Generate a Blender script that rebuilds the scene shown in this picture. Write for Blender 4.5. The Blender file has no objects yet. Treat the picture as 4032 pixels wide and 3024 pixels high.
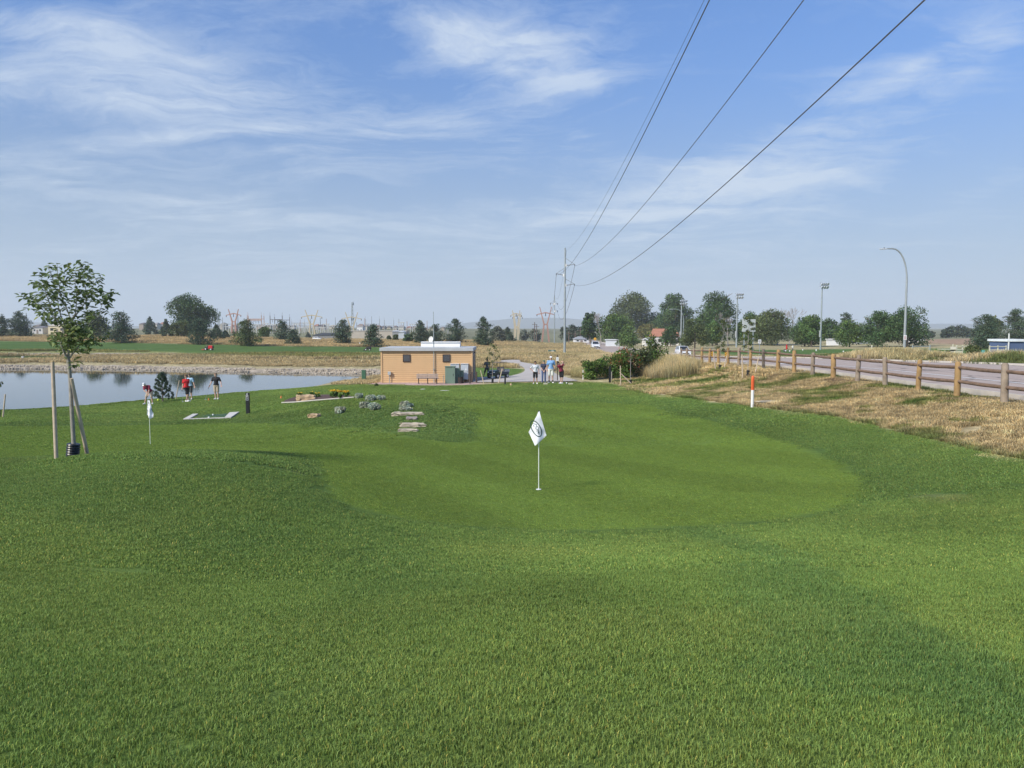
import bpy, math, random
import numpy as np
from mathutils import Vector, Matrix, Euler
R = math.radians
scene = bpy.context.scene
COL = scene.collection
rng = np.random.default_rng(7)
random.seed(7)
PITCH = R(4.19); F = 3029.0
CP, SP = math.cos(PITCH), math.sin(PITCH)

# ------------------------------------------------------------------ camera
cd = bpy.data.cameras.new('camera'); cam = bpy.data.objects.new('camera', cd); COL.objects.link(cam)
cd.sensor_width = 36; cd.lens = 36 * F / 4032; cd.clip_start = 0.05; cd.clip_end = 30000
cam.location = (0, 0, 0); cam.rotation_euler = (R(90) - PITCH, 0, 0); scene.camera = cam

def P(px, py, Y):
    u = (px - 2016) / F; v = (1512 - py) / F
    d = np.array([u, CP + SP * v, -SP + CP * v]); return d * (Y / d[1])
def xat(px, Y, py=1400):
    return P(px, py, Y)[0]

# ------------------------------------------------------------------ terrain height
CTRL = [(-30,-20,-1.7),(0,-20,-1.6),(30,-20,-1.6),(-60,0,-2.6),(60,-5,-1.8),(0,0,-1.6),(-5,0,-1.62),(6,0,-1.58),(-12,4,-1.85),
        (0,2.7,-1.62),(-2.5,2.7,-1.62),(2.5,2.7,-1.6),(0,6,-2.02),(0,9,-2.62),(0,11.5,-3.02),(3,6,-1.98),(3.5,9,-2.5),
        (14.5,8,-2.15),(10,5,-1.8)]
CTRL_P = [(4032,2400,5),(0,2400,5.2),(1000,2300,6.5),(0,1860,13),(283,1790,13.6),(600,1786,13.6),(900,1795,13.2),(1276,1841,15),
  (1100,1830,12.8),(1500,1935,12.8),(2121,1927,14.8),(2600,1960,13.8),(3200,1900,15.5),(3430,1932,13.4),(2900,2080,11),(3500,2150,9),
  (592,1752,26),(1200,1708,27),(1500,1722,22),(0,1712,28),(1650,1600,33),(1450,1552,40),(1280,1560,42),(750,1580,51),(1000,1578,46),
  (977,1632,39),(800,1650,37),(0,1640,38),(0,1608,46),(480,1583,53),(878,1543,60),(1040,1537,62),(1433,1499,71),(1503,1505,62),
  (1858,1505,62),(1897,1490,67),(2131,1511,54),(1650,1540,50),(2400,1515,54),(2016,1590,36),(2016,1750,22),(2800,1750,22),
  (4032,1805,15.3),(3372,1640,24),(2962,1604,29),(2552,1549,41),(2479,1522,50),(3965,1582,22.4),(3489,1527,29.6),(2734,1440,60),
  (2834,1474,50),(2944,1495,43),(2466,1525,53),(2401,1500,55),(1960,1495,62),(2120,1458,79),(2060,1425,100),(2100,1400,125),
  (2224,1398,144),(2000,1344,300),(2183,1356,319),(1800,1395,140),(1700,1350,250),(1500,1368,187),(1200,1372,180),(1500,1417,122),
  (650,1415,124),(100,1414,128),(100,1402,140),(350,1378,176),(350,1344,235),(1000,1350,215),(100,1325,290),(600,1322,290),
  (1000,1330,280),(1400,1340,270),(350,1330,262),(1490,1332,400),(1100,1326,450),(500,1318,420),(2150,1338,500),(1950,1331,500),
  (2600,1362,230),(2400,1365,240),(3300,1400,118),(3300,1365,200),(3900,1340,250),(3900,1396,75),(3562,1390,74),(2950,1385,150),
  (3800,1326,500),(2900,1345,330),(4300,1420,60),(4400,1700,16),(2660,1445,62)]
for a in CTRL_P: CTRL.append(tuple(P(*a)))
CTRL += [tuple(P(a,c,d)) for a,c,d in ((1300,1299,640),(900,1299,640),(500,1299,640),(100,1299,640),(1700,1300,660),(1300,1294,1300),(400,1294,1300),(2016,1297,1300),(3000,1297,1300))]
CTRL += [(10.5,62,-3.6),(9,75,-4.3),(12,100,-4.6),(-40,62,-5.0),(-70,70,-5.3),(-70,120,-5.1),(-90,180,-5.0),(-150,60,-5.5),(-150,300,-3.6),(200,60,-3.0),(200,250,-5.0),
         (300,600,-6.5),(0,2500,-3.5),(900,900,-5),(-900,900,-4),(0,-300,-3),(-400,0,-5),(400,0,-4),
         (2500,2500,-8),(-2500,2500,-8),(0,3500,-5),(3500,0,-8),(-3500,0,-8),(0,-3500,-8)]
CTRL = np.array(CTRL)
def warp(x, y):
    r = np.hypot(x, y) + 1e-6; f = np.log1p(r / 14.0) * 14.0 / r
    return x * f, y * f
_cx, _cy = warp(CTRL[:, 0], CTRL[:, 1])
def _U(d2): return 0.5 * d2 * np.log(d2 + 1e-9)
_n = len(CTRL)
_K = _U((_cx[:, None] - _cx[None]) ** 2 + (_cy[:, None] - _cy[None]) ** 2) + np.eye(_n) * 0.6
_A = np.zeros((_n + 3, _n + 3)); _A[:_n, :_n] = _K; _A[:_n, _n] = 1; _A[:_n, _n + 1] = _cx; _A[:_n, _n + 2] = _cy
_A[_n:, :_n] = _A[:_n, _n:].T
_w = np.linalg.solve(_A, np.concatenate([CTRL[:, 2], np.zeros(3)]))
def tps(x, y):
    x = np.asarray(x, float).ravel(); y = np.asarray(y, float).ravel(); out = np.empty(len(x))
    for i in range(0, len(x), 20000):
        wx, wy = warp(x[i:i+20000], y[i:i+20000])
        out[i:i+20000] = _U((wx[:, None] - _cx) ** 2 + (wy[:, None] - _cy) ** 2) @ _w[:_n] + _w[_n] + _w[_n+1] * wx + _w[_n+2] * wy
    return out

def sdf(x, y, poly):
    """signed distance to a polygon, negative inside"""
    x = np.asarray(x, float); y = np.asarray(y, float); p = np.asarray(poly, float)[:, :2]
    d = np.full(x.shape, 1e12); ins = np.zeros(x.shape, bool)
    for i in range(len(p)):
        ax, ay = p[i]; bx, by = p[(i + 1) % len(p)]
        ex, ey = bx - ax, by - ay; L = ex * ex + ey * ey + 1e-12
        t = np.clip(((x - ax) * ex + (y - ay) * ey) / L, 0, 1)
        d = np.minimum(d, (x - ax - t * ex) ** 2 + (y - ay - t * ey) ** 2)
        c = (ay > y) != (by > y)
        ins ^= c & (x < (bx - ax) * (y - ay) / (by - ay + 1e-12) + ax)
    d = np.sqrt(d); return np.where(ins, -d, d)

def smooth(poly, it=2):
    p = [tuple(a[:2]) for a in poly]
    for _ in range(it):
        q = []
        for i in range(len(p)):
            a, b = p[i], p[(i + 1) % len(p)]
            q += [(a[0]*.75+b[0]*.25, a[1]*.75+b[1]*.25), (a[0]*.25+b[0]*.75, a[1]*.25+b[1]*.75)]
        p = q
    return p
WATER = -5.8
def W(px, Y, py=1460): return (xat(px, Y, py), Y)
POND = smooth([W(-1500,112),W(0,109),W(350,108.5),W(650,105.5),W(975,100.5),W(1300,97.8),W(1600,96.5),W(1640,92),W(1500,90),W(1400,87),W(1317,83),
        W(1230,76),W(1130,71),W(1040,67.5),W(878,65),W(700,61),W(480,58),W(240,54),W(0,50),W(-600,48),W(-1500,50)], 2)
POND2 = smooth([W(200,151),W(500,150),W(800,152),W(985,156),W(800,160),W(500,161.5),W(-300,162),W(-300,155),W(60,155)], 2)

ROAD_Y = [-60,0,60,100,128,157,200,303,420,700,1100]
ROAD_L = [16.2,16.2,16.2,17,17.8,18.9,21.5,27.5,36,62,110]
ROAD_R = [31.3,31.3,31.3,31.3,31.3,30.0,29.0,35.5,44,70,118]
RZ_Y = [-60,0,23,47,60,86,128,157,200,303,390,700,1100]
RZ_Z = [-2.1,-2.1,-2.2,-2.32,-2.7,-3.4,-4.85,-5.1,-5.3,-5.9,-6.25,-6.6,-6.8]
def roadz(y): return (np.interp(y, RZ_Y, RZ_Z) + np.interp(y-6, RZ_Y, RZ_Z) + np.interp(y+6, RZ_Y, RZ_Z)) / 3
def sstep(a, b, t):
    t = np.clip((t - a) / (b - a), 0, 1); return t * t * (3 - 2 * t)
def vnoise(x, y, s, seed=0):
    """cheap value noise -1..1"""
    x = np.asarray(x, float) / s + seed * 17.3; y = np.asarray(y, float) / s + seed * 7.7
    xi = np.floor(x); yi = np.floor(y); fx = x - xi; fy = y - yi; fx = fx*fx*(3-2*fx); fy = fy*fy*(3-2*fy)
    def h(a, b):
        v = np.sin(a * 127.1 + b * 311.7 + seed * 5.3) * 43758.5453; return v - np.floor(v)
    return ((h(xi,yi)*(1-fx)+h(xi+1,yi)*fx)*(1-fy) + (h(xi,yi+1)*(1-fx)+h(xi+1,yi+1)*fx)*fy) * 2 - 1
def fbm(x, y, s, seed=0, o=3):
    t = 0; a = 1; n = 0
    for i in range(o): t = t + a * vnoise(x, y, s / 2**i, seed + i); n += a; a *= .55
    return t / n
def H(x, y):
    x = np.atleast_1d(np.asarray(x, float)); y = np.atleast_1d(np.asarray(y, float)); sh = x.shape
    x = x.ravel(); y = y.ravel()
    z = tps(x, y)
    rad = np.hypot(x, y)
    z = z + 0.05 * fbm(x, y, 7, 3) * sstep(6, 20, rad) + 0.35 * fbm(x, y, 40, 9) * sstep(90, 200, rad) * (1 - sstep(600, 1500, rad))
    z = z - 1.5 * np.exp(-((np.maximum(np.abs(x - 44) - 6, 0) / 2.5) ** 2 + ((y - 69) / 7) ** 2))   # sunken cart park beyond the road
    # small planted mound with the rock steps
    mx, my = xat(1610, 29.5, 1660), 29.5
    z = z + 0.22 * np.exp(-(((x - mx) / 3.2) ** 2 + ((y - my) / 3.4) ** 2))
    for pond in (POND, POND2):
        m = (y > 30) & (y < 190) & (x < 40)
        if m.any():
            d = sdf(x[m], y[m], pond); wob = 0.5 * fbm(x[m], y[m], 5, 5)
            t = WATER + np.clip((d + wob) * 0.14, -1.0, 50); zz = z[m]
            z[m] = np.where(d < 40, np.minimum(zz, t), zz)
    # far bank of the first pond always rises
    l = np.interp(y, ROAD_Y, ROAD_L); r = np.interp(y, ROAD_Y, ROAD_R); rz = roadz(y)
    d = np.maximum(l - 1.6 - x, x - r - 1.2)
    mg = 2.2 + sstep(60, 160, y) * 4
    k = 1 - sstep(0, 1, d / mg); z = z * (1 - k) + (rz - 0.05) * k
    return z.reshape(sh)
def h1(x, y): return float(H(x, y)[0])
_T = np.concatenate([np.arange(1.5, 60, .15), np.arange(60, 420, .6), np.geomspace(420, 3500, 200)])
def gnd(px, py, ymin=1.5):
    """where the view ray of a photo pixel first meets the ground"""
    u = (px - 2016) / F; v = (1512 - py) / F; d = np.array([u, CP + SP * v, -SP + CP * v]); d = d / d[1]
    T = _T[_T >= ymin]; g = d[2] * T - H(d[0] * T, T)
    i = np.nonzero((g[:-1] > 0) & (g[1:] <= 0))[0]
    if len(i) == 0: t = 330.0
    else:
        i = i[0]; t = T[i] + (T[i+1] - T[i]) * g[i] / (g[i] - g[i+1])
    return (d[0] * t, t, h1(d[0] * t, t))
def G(pts, ymin=1.5):
    out = []
    for p in pts:
        if len(p) == 3: out.append((p[1], p[2]))
        else: out.append(gnd(p[0], p[1], ymin)[:2])
    return out

# ------------------------------------------------------------------ object helpers
def link(o, parent=None):
    COL.objects.link(o)
    if parent is not None: o.parent = parent
    return o
def tag(o, label=None, cat=None, group=None, kind=None):
    if label: o['label'] = label
    if cat: o['category'] = cat
    if group: o['group'] = group
    if kind: o['kind'] = kind
    return o
def thing(name, label, cat, loc=(0,0,0), rz=0, group=None):
    o = bpy.data.objects.new(name, None); link(o); o.location = loc; o.rotation_euler = (0, 0, rz)
    o.empty_display_size = .1
    return tag(o, label, cat, group)
def copy_tree(o, parent=None):
    c = o.copy(); COL.objects.link(c); c.parent = parent
    for ch in list(o.children): copy_tree(ch, c)
    return c
class MB:
    def __init__(s): s.v = []; s.f = []; s.m = []
    def add(s, v, f, mi=0):
        b = len(s.v); s.v += [tuple(map(float, a)) for a in v]; s.f += [tuple(b + i for i in a) for a in f]; s.m += [mi] * len(f); return s
    def box(s, c, d, rot=None, mi=0, taper=1.0):
        x, y, z = d[0]/2, d[1]/2, d[2]/2; q = []
        for sz in (-1, 1):
            t = taper if sz > 0 else 1
            for sx, sy in ((-1,-1),(1,-1),(1,1),(-1,1)):
                v = Vector((sx*x*t, sy*y*t, sz*z))
                if rot is not None: v = Euler(rot).to_matrix() @ v
                q.append((v[0]+c[0], v[1]+c[1], v[2]+c[2]))
        return s.add(q, [(3,2,1,0),(4,5,6,7),(0,1,5,4),(1,2,6,5),(2,3,7,6),(3,0,4,7)], mi)
    def tube(s, pts, rad, n=8, caps=True, mi=0, sq=None):
        pts = [Vector(p) for p in pts]
        if not hasattr(rad, '__len__'): rad = [rad] * len(pts)
        vs = []; fs = []
        up = None
        for i, p in enumerate(pts):
            t = (pts[min(i+1, len(pts)-1)] - pts[max(i-1, 0)]).normalized()
            if up is None: up = Vector((0,0,1)) if abs(t.z) < .9 else Vector((1,0,0))
            a = t.cross(up).normalized(); b = a.cross(t).normalized(); up = b
            if n == 4: off = math.pi/4
            else: off = 0
            for k in range(n):
                th = 2*math.pi*k/n + off; vs.append(p + a*math.cos(th)*rad[i] + b*math.sin(th)*rad[i]*(sq or 1))
        for i in range(len(pts)-1):
            for k in range(n): fs.append((i*n+k, i*n+(k+1)%n, (i+1)*n+(k+1)%n, (i+1)*n+k))
        if caps: fs += [tuple(range(n))[::-1], tuple((len(pts)-1)*n + k for k in range(n))]
        fs = [f[::-1] for f in fs]
        return s.add(vs, fs, mi)
    def ell(s, c, r, nu=12, nv=8, mi=0, rot=None):
        if not hasattr(r, '__len__'): r = (r, r, r)
        vs = [(0,0,-1)]; fs = []
        for i in range(1, nv):
            ph = math.pi*i/nv
            for k in range(nu): th = 2*math.pi*k/nu; vs.append((math.sin(ph)*math.cos(th), math.sin(ph)*math.sin(th), -math.cos(ph)))
        vs.append((0,0,1)); last = len(vs)-1
        for k in range(nu): fs.append((0, 1+(k+1)%nu, 1+k)); fs.append((last, 1+(nv-2)*nu+k, 1+(nv-2)*nu+(k+1)%nu))
        for i in range(nv-2):
            for k in range(nu): a = 1+i*nu; fs.append((a+k, a+(k+1)%nu, a+nu+(k+1)%nu, a+nu+k))
        M = Euler(rot).to_matrix() if rot else Matrix.Identity(3)
        q = [M @ Vector((v[0]*r[0], v[1]*r[1], v[2]*r[2])) + Vector(c) for v in vs]
        return s.add(q, fs, mi)
    def prism(s, prof, y0, y1, axis='y', mi=0):
        """profile points (a, b) extruded along an axis"""
        n = len(prof); vs = []
        for t in (y0, y1):
            for a, b in prof: vs.append({'y': (a, t, b), 'x': (t, a, b), 'z': (a, b, t)}[axis])
        fs = [tuple(range(n)), tuple(range(2*n-1, n-1, -1))]
        for i in range(n): j = (i+1) % n; fs.append((i, n+i, n+j, j))
        return s.add(vs, fs, mi)
    def lathe(s, prof, n=16, c=(0,0,0), mi=0):
        vs = []; fs = []
        for r, z in prof:
            for k in range(n): th = 2*math.pi*k/n; vs.append((c[0]+r*math.cos(th), c[1]+r*math.sin(th), c[2]+z))
        for i in range(len(prof)-1):
            for k in range(n): fs.append((i*n+k, i*n+(k+1)%n, (i+1)*n+(k+1)%n, (i+1)*n+k))
        fs += [tuple(range(n))[::-1], tuple((len(prof)-1)*n+k for k in range(n))]
        return s.add(vs, fs, mi)
    def build(s, name, mat, parent=None, smooth=False, fix=True, bevel=0):
        me = bpy.data.meshes.new(name); me.from_pydata(s.v, [], s.f)
        mats = mat if isinstance(mat, (list, tuple)) else [mat]
        for m in mats: me.materials.append(m)
        if len(mats) > 1: me.polygons.foreach_set('material_index', s.m)
        if fix and len(s.f) < 20000:
            import bmesh
            bm = bmesh.new(); bm.from_mesh(me); bmesh.ops.recalc_face_normals(bm, faces=bm.faces); bm.to_mesh(me); bm.free()
        if smooth:
            me.polygons.foreach_set('use_smooth', [True]*len(me.polygons))
            try: me.set_sharp_from_angle(angle=R(40))
            except Exception: pass
        me.update(); o = bpy.data.objects.new(name, me); link(o, parent)
        if bevel:
            b = o.modifiers.new('bevel', 'BEVEL'); b.width = bevel; b.segments = 2; b.limit_method = 'ANGLE'
        return o

# ------------------------------------------------------------------ material helper
def nodes(m): m.use_nodes = True; return m.node_tree.nodes, m.node_tree.links
_mc = {}
def mat(name, col, rough=.7, var=.15, scale=6, metal=0, bump=0, spec=.5, emit=None, trans=0, alpha=1, dirt=0):
    if name in _mc: return _mc[name]
    m = bpy.data.materials.new(name); N, L = nodes(m); b = N['Principled BSDF']
    tc = N.new('ShaderNodeTexCoord'); nz = N.new('ShaderNodeTexNoise'); nz.inputs['Scale'].default_value = scale; nz.inputs['Detail'].default_value = 5
    L.new(tc.outputs['Object'], nz.inputs['Vector'])
    mr = N.new('ShaderNodeMapRange'); mr.inputs['From Min'].default_value = .25; mr.inputs['From Max'].default_value = .75
    mr.inputs['To Min'].default_value = 1 - var; mr.inputs['To Max'].default_value = 1 + var
    L.new(nz.outputs['Fac'], mr.inputs['Value'])
    mx = N.new('ShaderNodeVectorMath'); mx.operation = 'SCALE'; mx.inputs[0].default_value = col[:3]; L.new(mr.outputs['Result'], mx.inputs['Scale'])
    L.new(mx.outputs[0], b.inputs['Base Color'])
    b.inputs['Roughness'].default_value = rough; b.inputs['Metallic'].default_value = metal; b.inputs['Specular IOR Level'].default_value = spec
    if bump:
        bp = N.new('ShaderNodeBump'); bp.inputs['Strength'].default_value = bump; bp.inputs['Distance'].default_value = .02
        L.new(nz.outputs['Fac'], bp.inputs['Height']); L.new(bp.outputs[0], b.inputs['Normal'])
    if emit: b.inputs['Emission Color'].default_value = (*emit[:3], 1); b.inputs['Emission Strength'].default_value = emit[3]
    if trans: b.inputs['Transmission Weight'].default_value = trans
    if alpha < 1: b.inputs['Alpha'].default_value = alpha
    _mc[name] = m; return m
# ------------------------------------------------------------------ ground zones (world polygons)
GREEN = G([(-260,1685),(0,1678),(480,1674),(880,1661),(1100,1668),(1250,1672),(1367,1681),(1566,1711),(1747,1744),(1860,1742),(1890,1700),
   (1880,1650),(1840,1612),(1760,1594),(1900,1588),(2100,1584),(2400,1584),(2560,1592),(2640,1630),(2800,1660),(3050,1722),(3250,1790),(3380,1860),
   (3435,1925),(3400,1970),(3200,2025),(2900,2062),(2600,2082),(2300,2088),(2016,2080),(1750,2062),(1500,2030),(1330,1980),(1270,1900),(1240,1830),
   ('w',-4.6,17.0),('w',-8,17.5),('w',-12,18),('w',-20,18.5)])
GREEN = smooth(GREEN, 2)
DRY_Y = [-30, 5, 12, 15.3, 24, 29, 41, 47, 50, 56]
DRY_X = [15.3, 14, 11.6, 10.2, 10.6, 9.3, 7.3, 7.2, 7.7, 7.4]
LAWN_L = smooth([(-90,-60),(30,-60),(15.5,5),(10.6,15),(10.8,24),(9.3,29),(7.5,41),(7.4,50),(7.2,54.6),(4,55.6),(0,56.3),(-4,57.5),(-8,58.6),(-12,60),
   W(1440,61.5,1510),W(1330,66,1520),W(1200,67,1525),W(1040,66,1535),W(878,63.5,1540),W(700,59.5),W(480,56.5),W(240,52.5),W(0,48.8),W(-900,47)], 1)
FAIR1 = smooth(G([(-400,1379),(350,1378),(650,1385),(1000,1389),(1500,1391),(1700,1392),(1760,1375),(1500,1367),(1300,1364),(1000,1360),(650,1354),(350,1346),(0,1342),(-400,1340)], 100), 1)
STRIP = smooth(G([(1150,1415),(1400,1413),(1700,1412),(1700,1423),(1400,1422),(1150,1419)], 90), 1)
TEE = smooth(G([(-500,1401),(100,1402),(250,1404),(262,1409),(200,1413),(-500,1413)], 90), 1)
ROUGH1 = smooth(G([(-400,1397),(350,1394),(700,1400),(1000,1406),(1500,1410),(1760,1408),(1760,1375),(1500,1370),(650,1360),(-400,1350)], 90), 1)
INFIELD = smooth(G([(1840,1492),(1960,1490),(2010,1482),(2050,1470),(2070,1458),(2060,1452),(1990,1450),(1900,1448),(1800,1450)], 60), 1)
PATHP = G([(1840,1507),(2016,1507),(2290,1504),(2240,1492),(2190,1475),(2172,1460),(2150,1446),(2118,1436),(2062,1429),(2045,1424),(2062,1418),
   (2000,1418),(1960,1422),(2000,1430),(2050,1440),(2070,1456),(2058,1470),(2020,1480),(1985,1486),(1840,1488)], 50)
PAVE = smooth(PATHP, 1)
FIELD_R = smooth(G([(2900,1402),(3300,1400),(3700,1400),(4300,1398),(4300,1372),(3700,1372),(3300,1374),(2900,1378),(2700,1382)], 70), 1)
BROWN_R = smooth(G([(3600,1360),(4300,1362),(4300,1335),(3600,1335)], 150), 1)
GRAVEL = smooth([W(1445,61.8,1515),W(1480,59.3,1515),W(1600,57.6,1515),W(1750,57.3,1515),W(1880,57.4,1510),W(1900,60,1510),W(1897,67,1490),W(1500,67,1490)], 1)
HILLG = smooth(G([(-400,1345),(350,1348),(1000,1362),(1300,1366),(1500,1368),(1700,1372),(1900,1372),(2050,1362),(2000,1348),(1400,1341),(1000,1330),(500,1322),(-400,1322)], 150), 1)
MOUND = smooth(G([(1250,1672),(1367,1681),(1566,1711),(1747,1744),(1860,1742),(1890,1700),(1880,1650),(1840,1612),(1700,1600),(1500,1600),(1300,1620),(1200,1650)]), 1)

LAWN = np.array([.114,.177,.042]); GRN = np.array([.132,.198,.040]); ROUGHC = np.array([.088,.150,.042])
STRAW = np.array([.40,.345,.20]); STRAWD = np.array([.42,.345,.20]); GOLD = np.array([.42,.345,.19]); ROCKC = np.array([.41,.35,.275]); SOIL = np.array([.16,.11,.08])
DRYG = np.array([.22,.23,.085])
MOW = [G([(2730,2085),(2950,2150),(3150,2250),(3500,2500),(3950,2780)]), G([(2880,2230),(3020,2320),(3180,2480),(3250,2650)]), G([(100,1900),(500,2000),(900,2100)]), G([(1000,1880),(1500,2100),(1600,2300)]), G([(3600,2500),(4000,2900)])]
def zone(x, y):
    """albedo, kind weights (lawn, green, dry, rock) for world points"""
    x = np.asarray(x, float); y = np.asarray(y, float); n = len(x)
    rad = np.hypot(x, y)
    j = 0.25 * fbm(x, y, 1.1, 21) * sstep(8, 40, rad) + .04 * fbm(x, y, .35, 22)
    jf = j + 1.5 * fbm(x, y, 9, 23) * sstep(60, 150, y)
    # prairie base
    a = fbm(x, y, 14, 31, 4)[:, None]; b = fbm(x, y, 3.5, 33, 3)[:, None]
    c = STRAW * (1 + .22 * b) * (1 - .5 * np.clip(a, 0, 1)) + DRYG * .5 * np.clip(a, 0, 1)
    K = np.zeros((n, 4)); K[:, 2] = 1
    def put(w, col, kind=None):
        nonlocal c, K
        w = np.clip(w, 0, 1)[:, None]; c = c * (1 - w) + col * w
        if kind is not None:
            k = np.zeros(4); k[kind] = 1; K = K * (1 - w) + k * w
    def edge(poly, soft, jj, grow=0): return 1 - sstep(-soft, soft, sdf(x, y, poly) + jj - grow)
    far = sstep(330, 420, rad)
    put(far, np.array([.20,.20,.12]) * (1 + .3 * fbm(x, y, 60, 41)[:, None]))
    put(edge(HILLG, 3, jf), GOLD * (1 + .25 * b))
    put(edge(ROUGH1, 2, jf), DRYG * (1 + .25 * b))
    put(edge(FAIR1, 1.2, jf), ROUGHC * 1.0 * (1 + .06 * a), 0)
    put(edge(STRIP, .7, j), ROUGHC, 0)
    put(edge(TEE, .6, j), ROUGHC * .8, 0)
    put(edge(INFIELD, .3, j), LAWN, 0)
    put(edge(FIELD_R, 3, jf), ROUGHC * 1.1, 0)
    put(edge(BROWN_R, 8, jf), np.array([.36,.25,.17]) * (1 + .1 * b))
    # right bank of tired grass under the fence
    bx = np.interp(y, DRY_Y, DRY_X)
    t = fbm(x, y, 3.2, 51, 4); tt = (t + .25 * vnoise(x, y, .5, 52))[:, None]
    bank = np.where(tt > -.14, STRAWD * 1.05 * (1 + .3 * tt), np.where(tt < -.42, LAWN * .8, DRYG))
    bank = bank * (1 + .35 * vnoise(x, y, .18, 53)[:, None])
    soil = np.clip((fbm(x, y, 1.6, 57) - .25) * 4, 0, 1) * sstep(12.4, 13.6, x) * (y < 40)
    onb = sstep(-.35, .35, x - bx + 3 * j) * (1 - sstep(55, 58, y + 2 * j)) * (x < 60)
    put(onb, bank, 2); put(onb * soil * .7, SOIL)
    # lawn
    nz = fbm(x, y, 4.5, 61, 4)[:, None]; st = fbm(x * .9 + y * .35, y * .25, 1.6, 62, 2)[:, None]
    lawn = LAWN * (1 + .30 * np.minimum(nz, .08) + .12 * st) + np.array([.034,.024,.008]) * np.clip(fbm(x, y, 2.2, 63, 3)[:, None] + .1, 0, 1)
    wl = edge(LAWN_L, .25, .8 * j) * (1 - sstep(-.35, .35, x - bx + 3 * j))
    put(wl, lawn, 0)
    # a few mower turns pressed into the rough
    for pts, w, k in ((MOW[0], .42, .42), (MOW[1], .38, .32), (MOW[2], 1.3, .22), (MOW[3], .8, .18), (MOW[4], .5, .2)):
        d = np.full(n, 1e9)
        for i in range(len(pts)-1):
            (ax, ay), (bx2, by) = pts[i], pts[i+1]; ex, ey = bx2-ax, by-ay
            q = np.clip(((x-ax)*ex+(y-ay)*ey)/(ex*ex+ey*ey), 0, 1); d = np.minimum(d, np.hypot(x-ax-q*ex, y-ay-q*ey))
        put((1 - sstep(w*.4, w, d + .15*fbm(x, y, .7, 71))) * k * wl, np.array([.060,.125,.040]))
    for cx, cy, r in ((6.9,12.3,.55),(-3.6,12.6,.4),):
        put((1 - sstep(.3*r, r, np.hypot(x-cx, (y-cy)) + .35*r*fbm(x, y, .5, 75))) * .55 * wl, np.array([.26,.24,.11]))
    dg = sdf(x, y, GREEN) + 1.2 * fbm(x, y, 3, 77)
    collar = (1 - sstep(.8, 4.5, dg)) * sstep(7, 13, y) + .55 * sstep(36, 40, y) * (1 - sstep(52, 56, y)) * (x < 2) * sstep(-.1, .3, fbm(x * .4, y, 3, 78))
    hump = np.exp(-(((x + 5.5) / 4.5) ** 2 + ((y - 11.5) / 3.2) ** 2)) + .8 * np.exp(-(((x - 8.5) / 3.0) ** 2 + ((y - 18) / 7) ** 2))
    put(np.clip(.38 * np.clip(collar, 0, 1) + .30 * hump, 0, .8) * wl, np.array([.072,.125,.034]) * (1 + .2 * nz))
    m = edge(MOUND, 1.2, j); put(m * .34, np.array([.072,.125,.038]))
    g = edge(GREEN, .16, .35 * j); band = np.sin((x * .82 + y * .57) * 2 * math.pi / 3.4) > 0
    gn = fbm(x, y, 3.5, 81, 3)[:, None]
    gcol = GRN * (1 + .10 * gn + .05 * (band[:, None] * 2 - 1) * (x > -4)[:, None])
    near_e = np.clip(1 - np.abs(sdf(x, y, GREEN)) / .5, 0, 1)
    put(near_e * (1 - g) * .30 * wl, ROUGHC * .6)
    put(g, gcol, 1)
    # rocky shores, silt below water
    for pond, far_only in ((POND, True), (POND2, False)):
        d = sdf(x, y, pond) + j
        lawnside = (K[:, 0] > .3)
        m = (1 - sstep(2.0, 3.2, d + .6*fbm(x, y, 2, 85))) * (~lawnside | (y > 90))
        if far_only: m = m * sstep(84, 92, y)
        m = m * (y < 200) * (x < 20)
        put(m, ROCKC * (1 + .35 * vnoise(x, y, .5, 91)[:, None]), 3)
        put((1 - sstep(-1.5, -.3, d)) * (y < 200) * (x < 20), np.array([.10,.09,.06]), 3)
    put(edge(GRAVEL, .12, .1 * j), np.array([.50,.36,.32]) * (1 + .18 * vnoise(x, y, .12, 95)[:, None]), 3)
    return np.clip(c, .01, .9), K

# ------------------------------------------------------------------ ground sheet, a polar grid fine where the view is close
r = [0.4]
while r[-1] < 9000: r.append(r[-1] * (1.0105 if r[-1] < 330 else 1.03))
r = np.array(r)
ang = np.concatenate([np.arange(-46, 46, .22), np.arange(46, 314, 4.0)]); ang = np.radians(ang)
nr, na = len(r), len(ang)
X = (r[:, None] * np.sin(ang)[None]).ravel(); Yg = (r[:, None] * np.cos(ang)[None]).ravel()
Z = H(X, Yg)
vs = np.stack([X, Yg, Z], 1); vs = np.vstack([vs, [[0, 0, h1(0, 0)]]])
i0 = np.arange(nr-1)[:, None] * na + np.arange(na)[None]; i1 = np.arange(nr-1)[:, None] * na + (np.arange(na)[None] + 1) % na
quads = np.stack([i0, i0 + na, i1 + na, i1], -1).reshape(-1, 4)
def np_mesh(name, v, q):
    me = bpy.data.meshes.new(name); k = q.shape[1]
    me.vertices.add(len(v)); me.vertices.foreach_set('co', np.ascontiguousarray(v, np.float32).ravel())
    me.loops.add(q.size); me.loops.foreach_set('vertex_index', np.ascontiguousarray(q, np.int32).ravel())
    me.polygons.add(len(q)); me.polygons.foreach_set('loop_start', np.arange(0, q.size, k, dtype=np.int32))
    me.polygons.foreach_set('loop_total', np.full(len(q), k, np.int32)); me.update(calc_edges=True)
    return me
gme = np_mesh('ground', vs, quads[:, ::-1])
zc, zk = zone(X, Yg); zc = np.vstack([zc, zc[:1]]); zk = np.vstack([zk, zk[:1]])
def col_attr(me, name, c):
    a = me.color_attributes.new(name, 'FLOAT_COLOR', 'POINT'); c4 = np.ones((len(c), 4), np.float32); c4[:, :c.shape[1]] = c
    a.data.foreach_set('color', c4.ravel())
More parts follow.
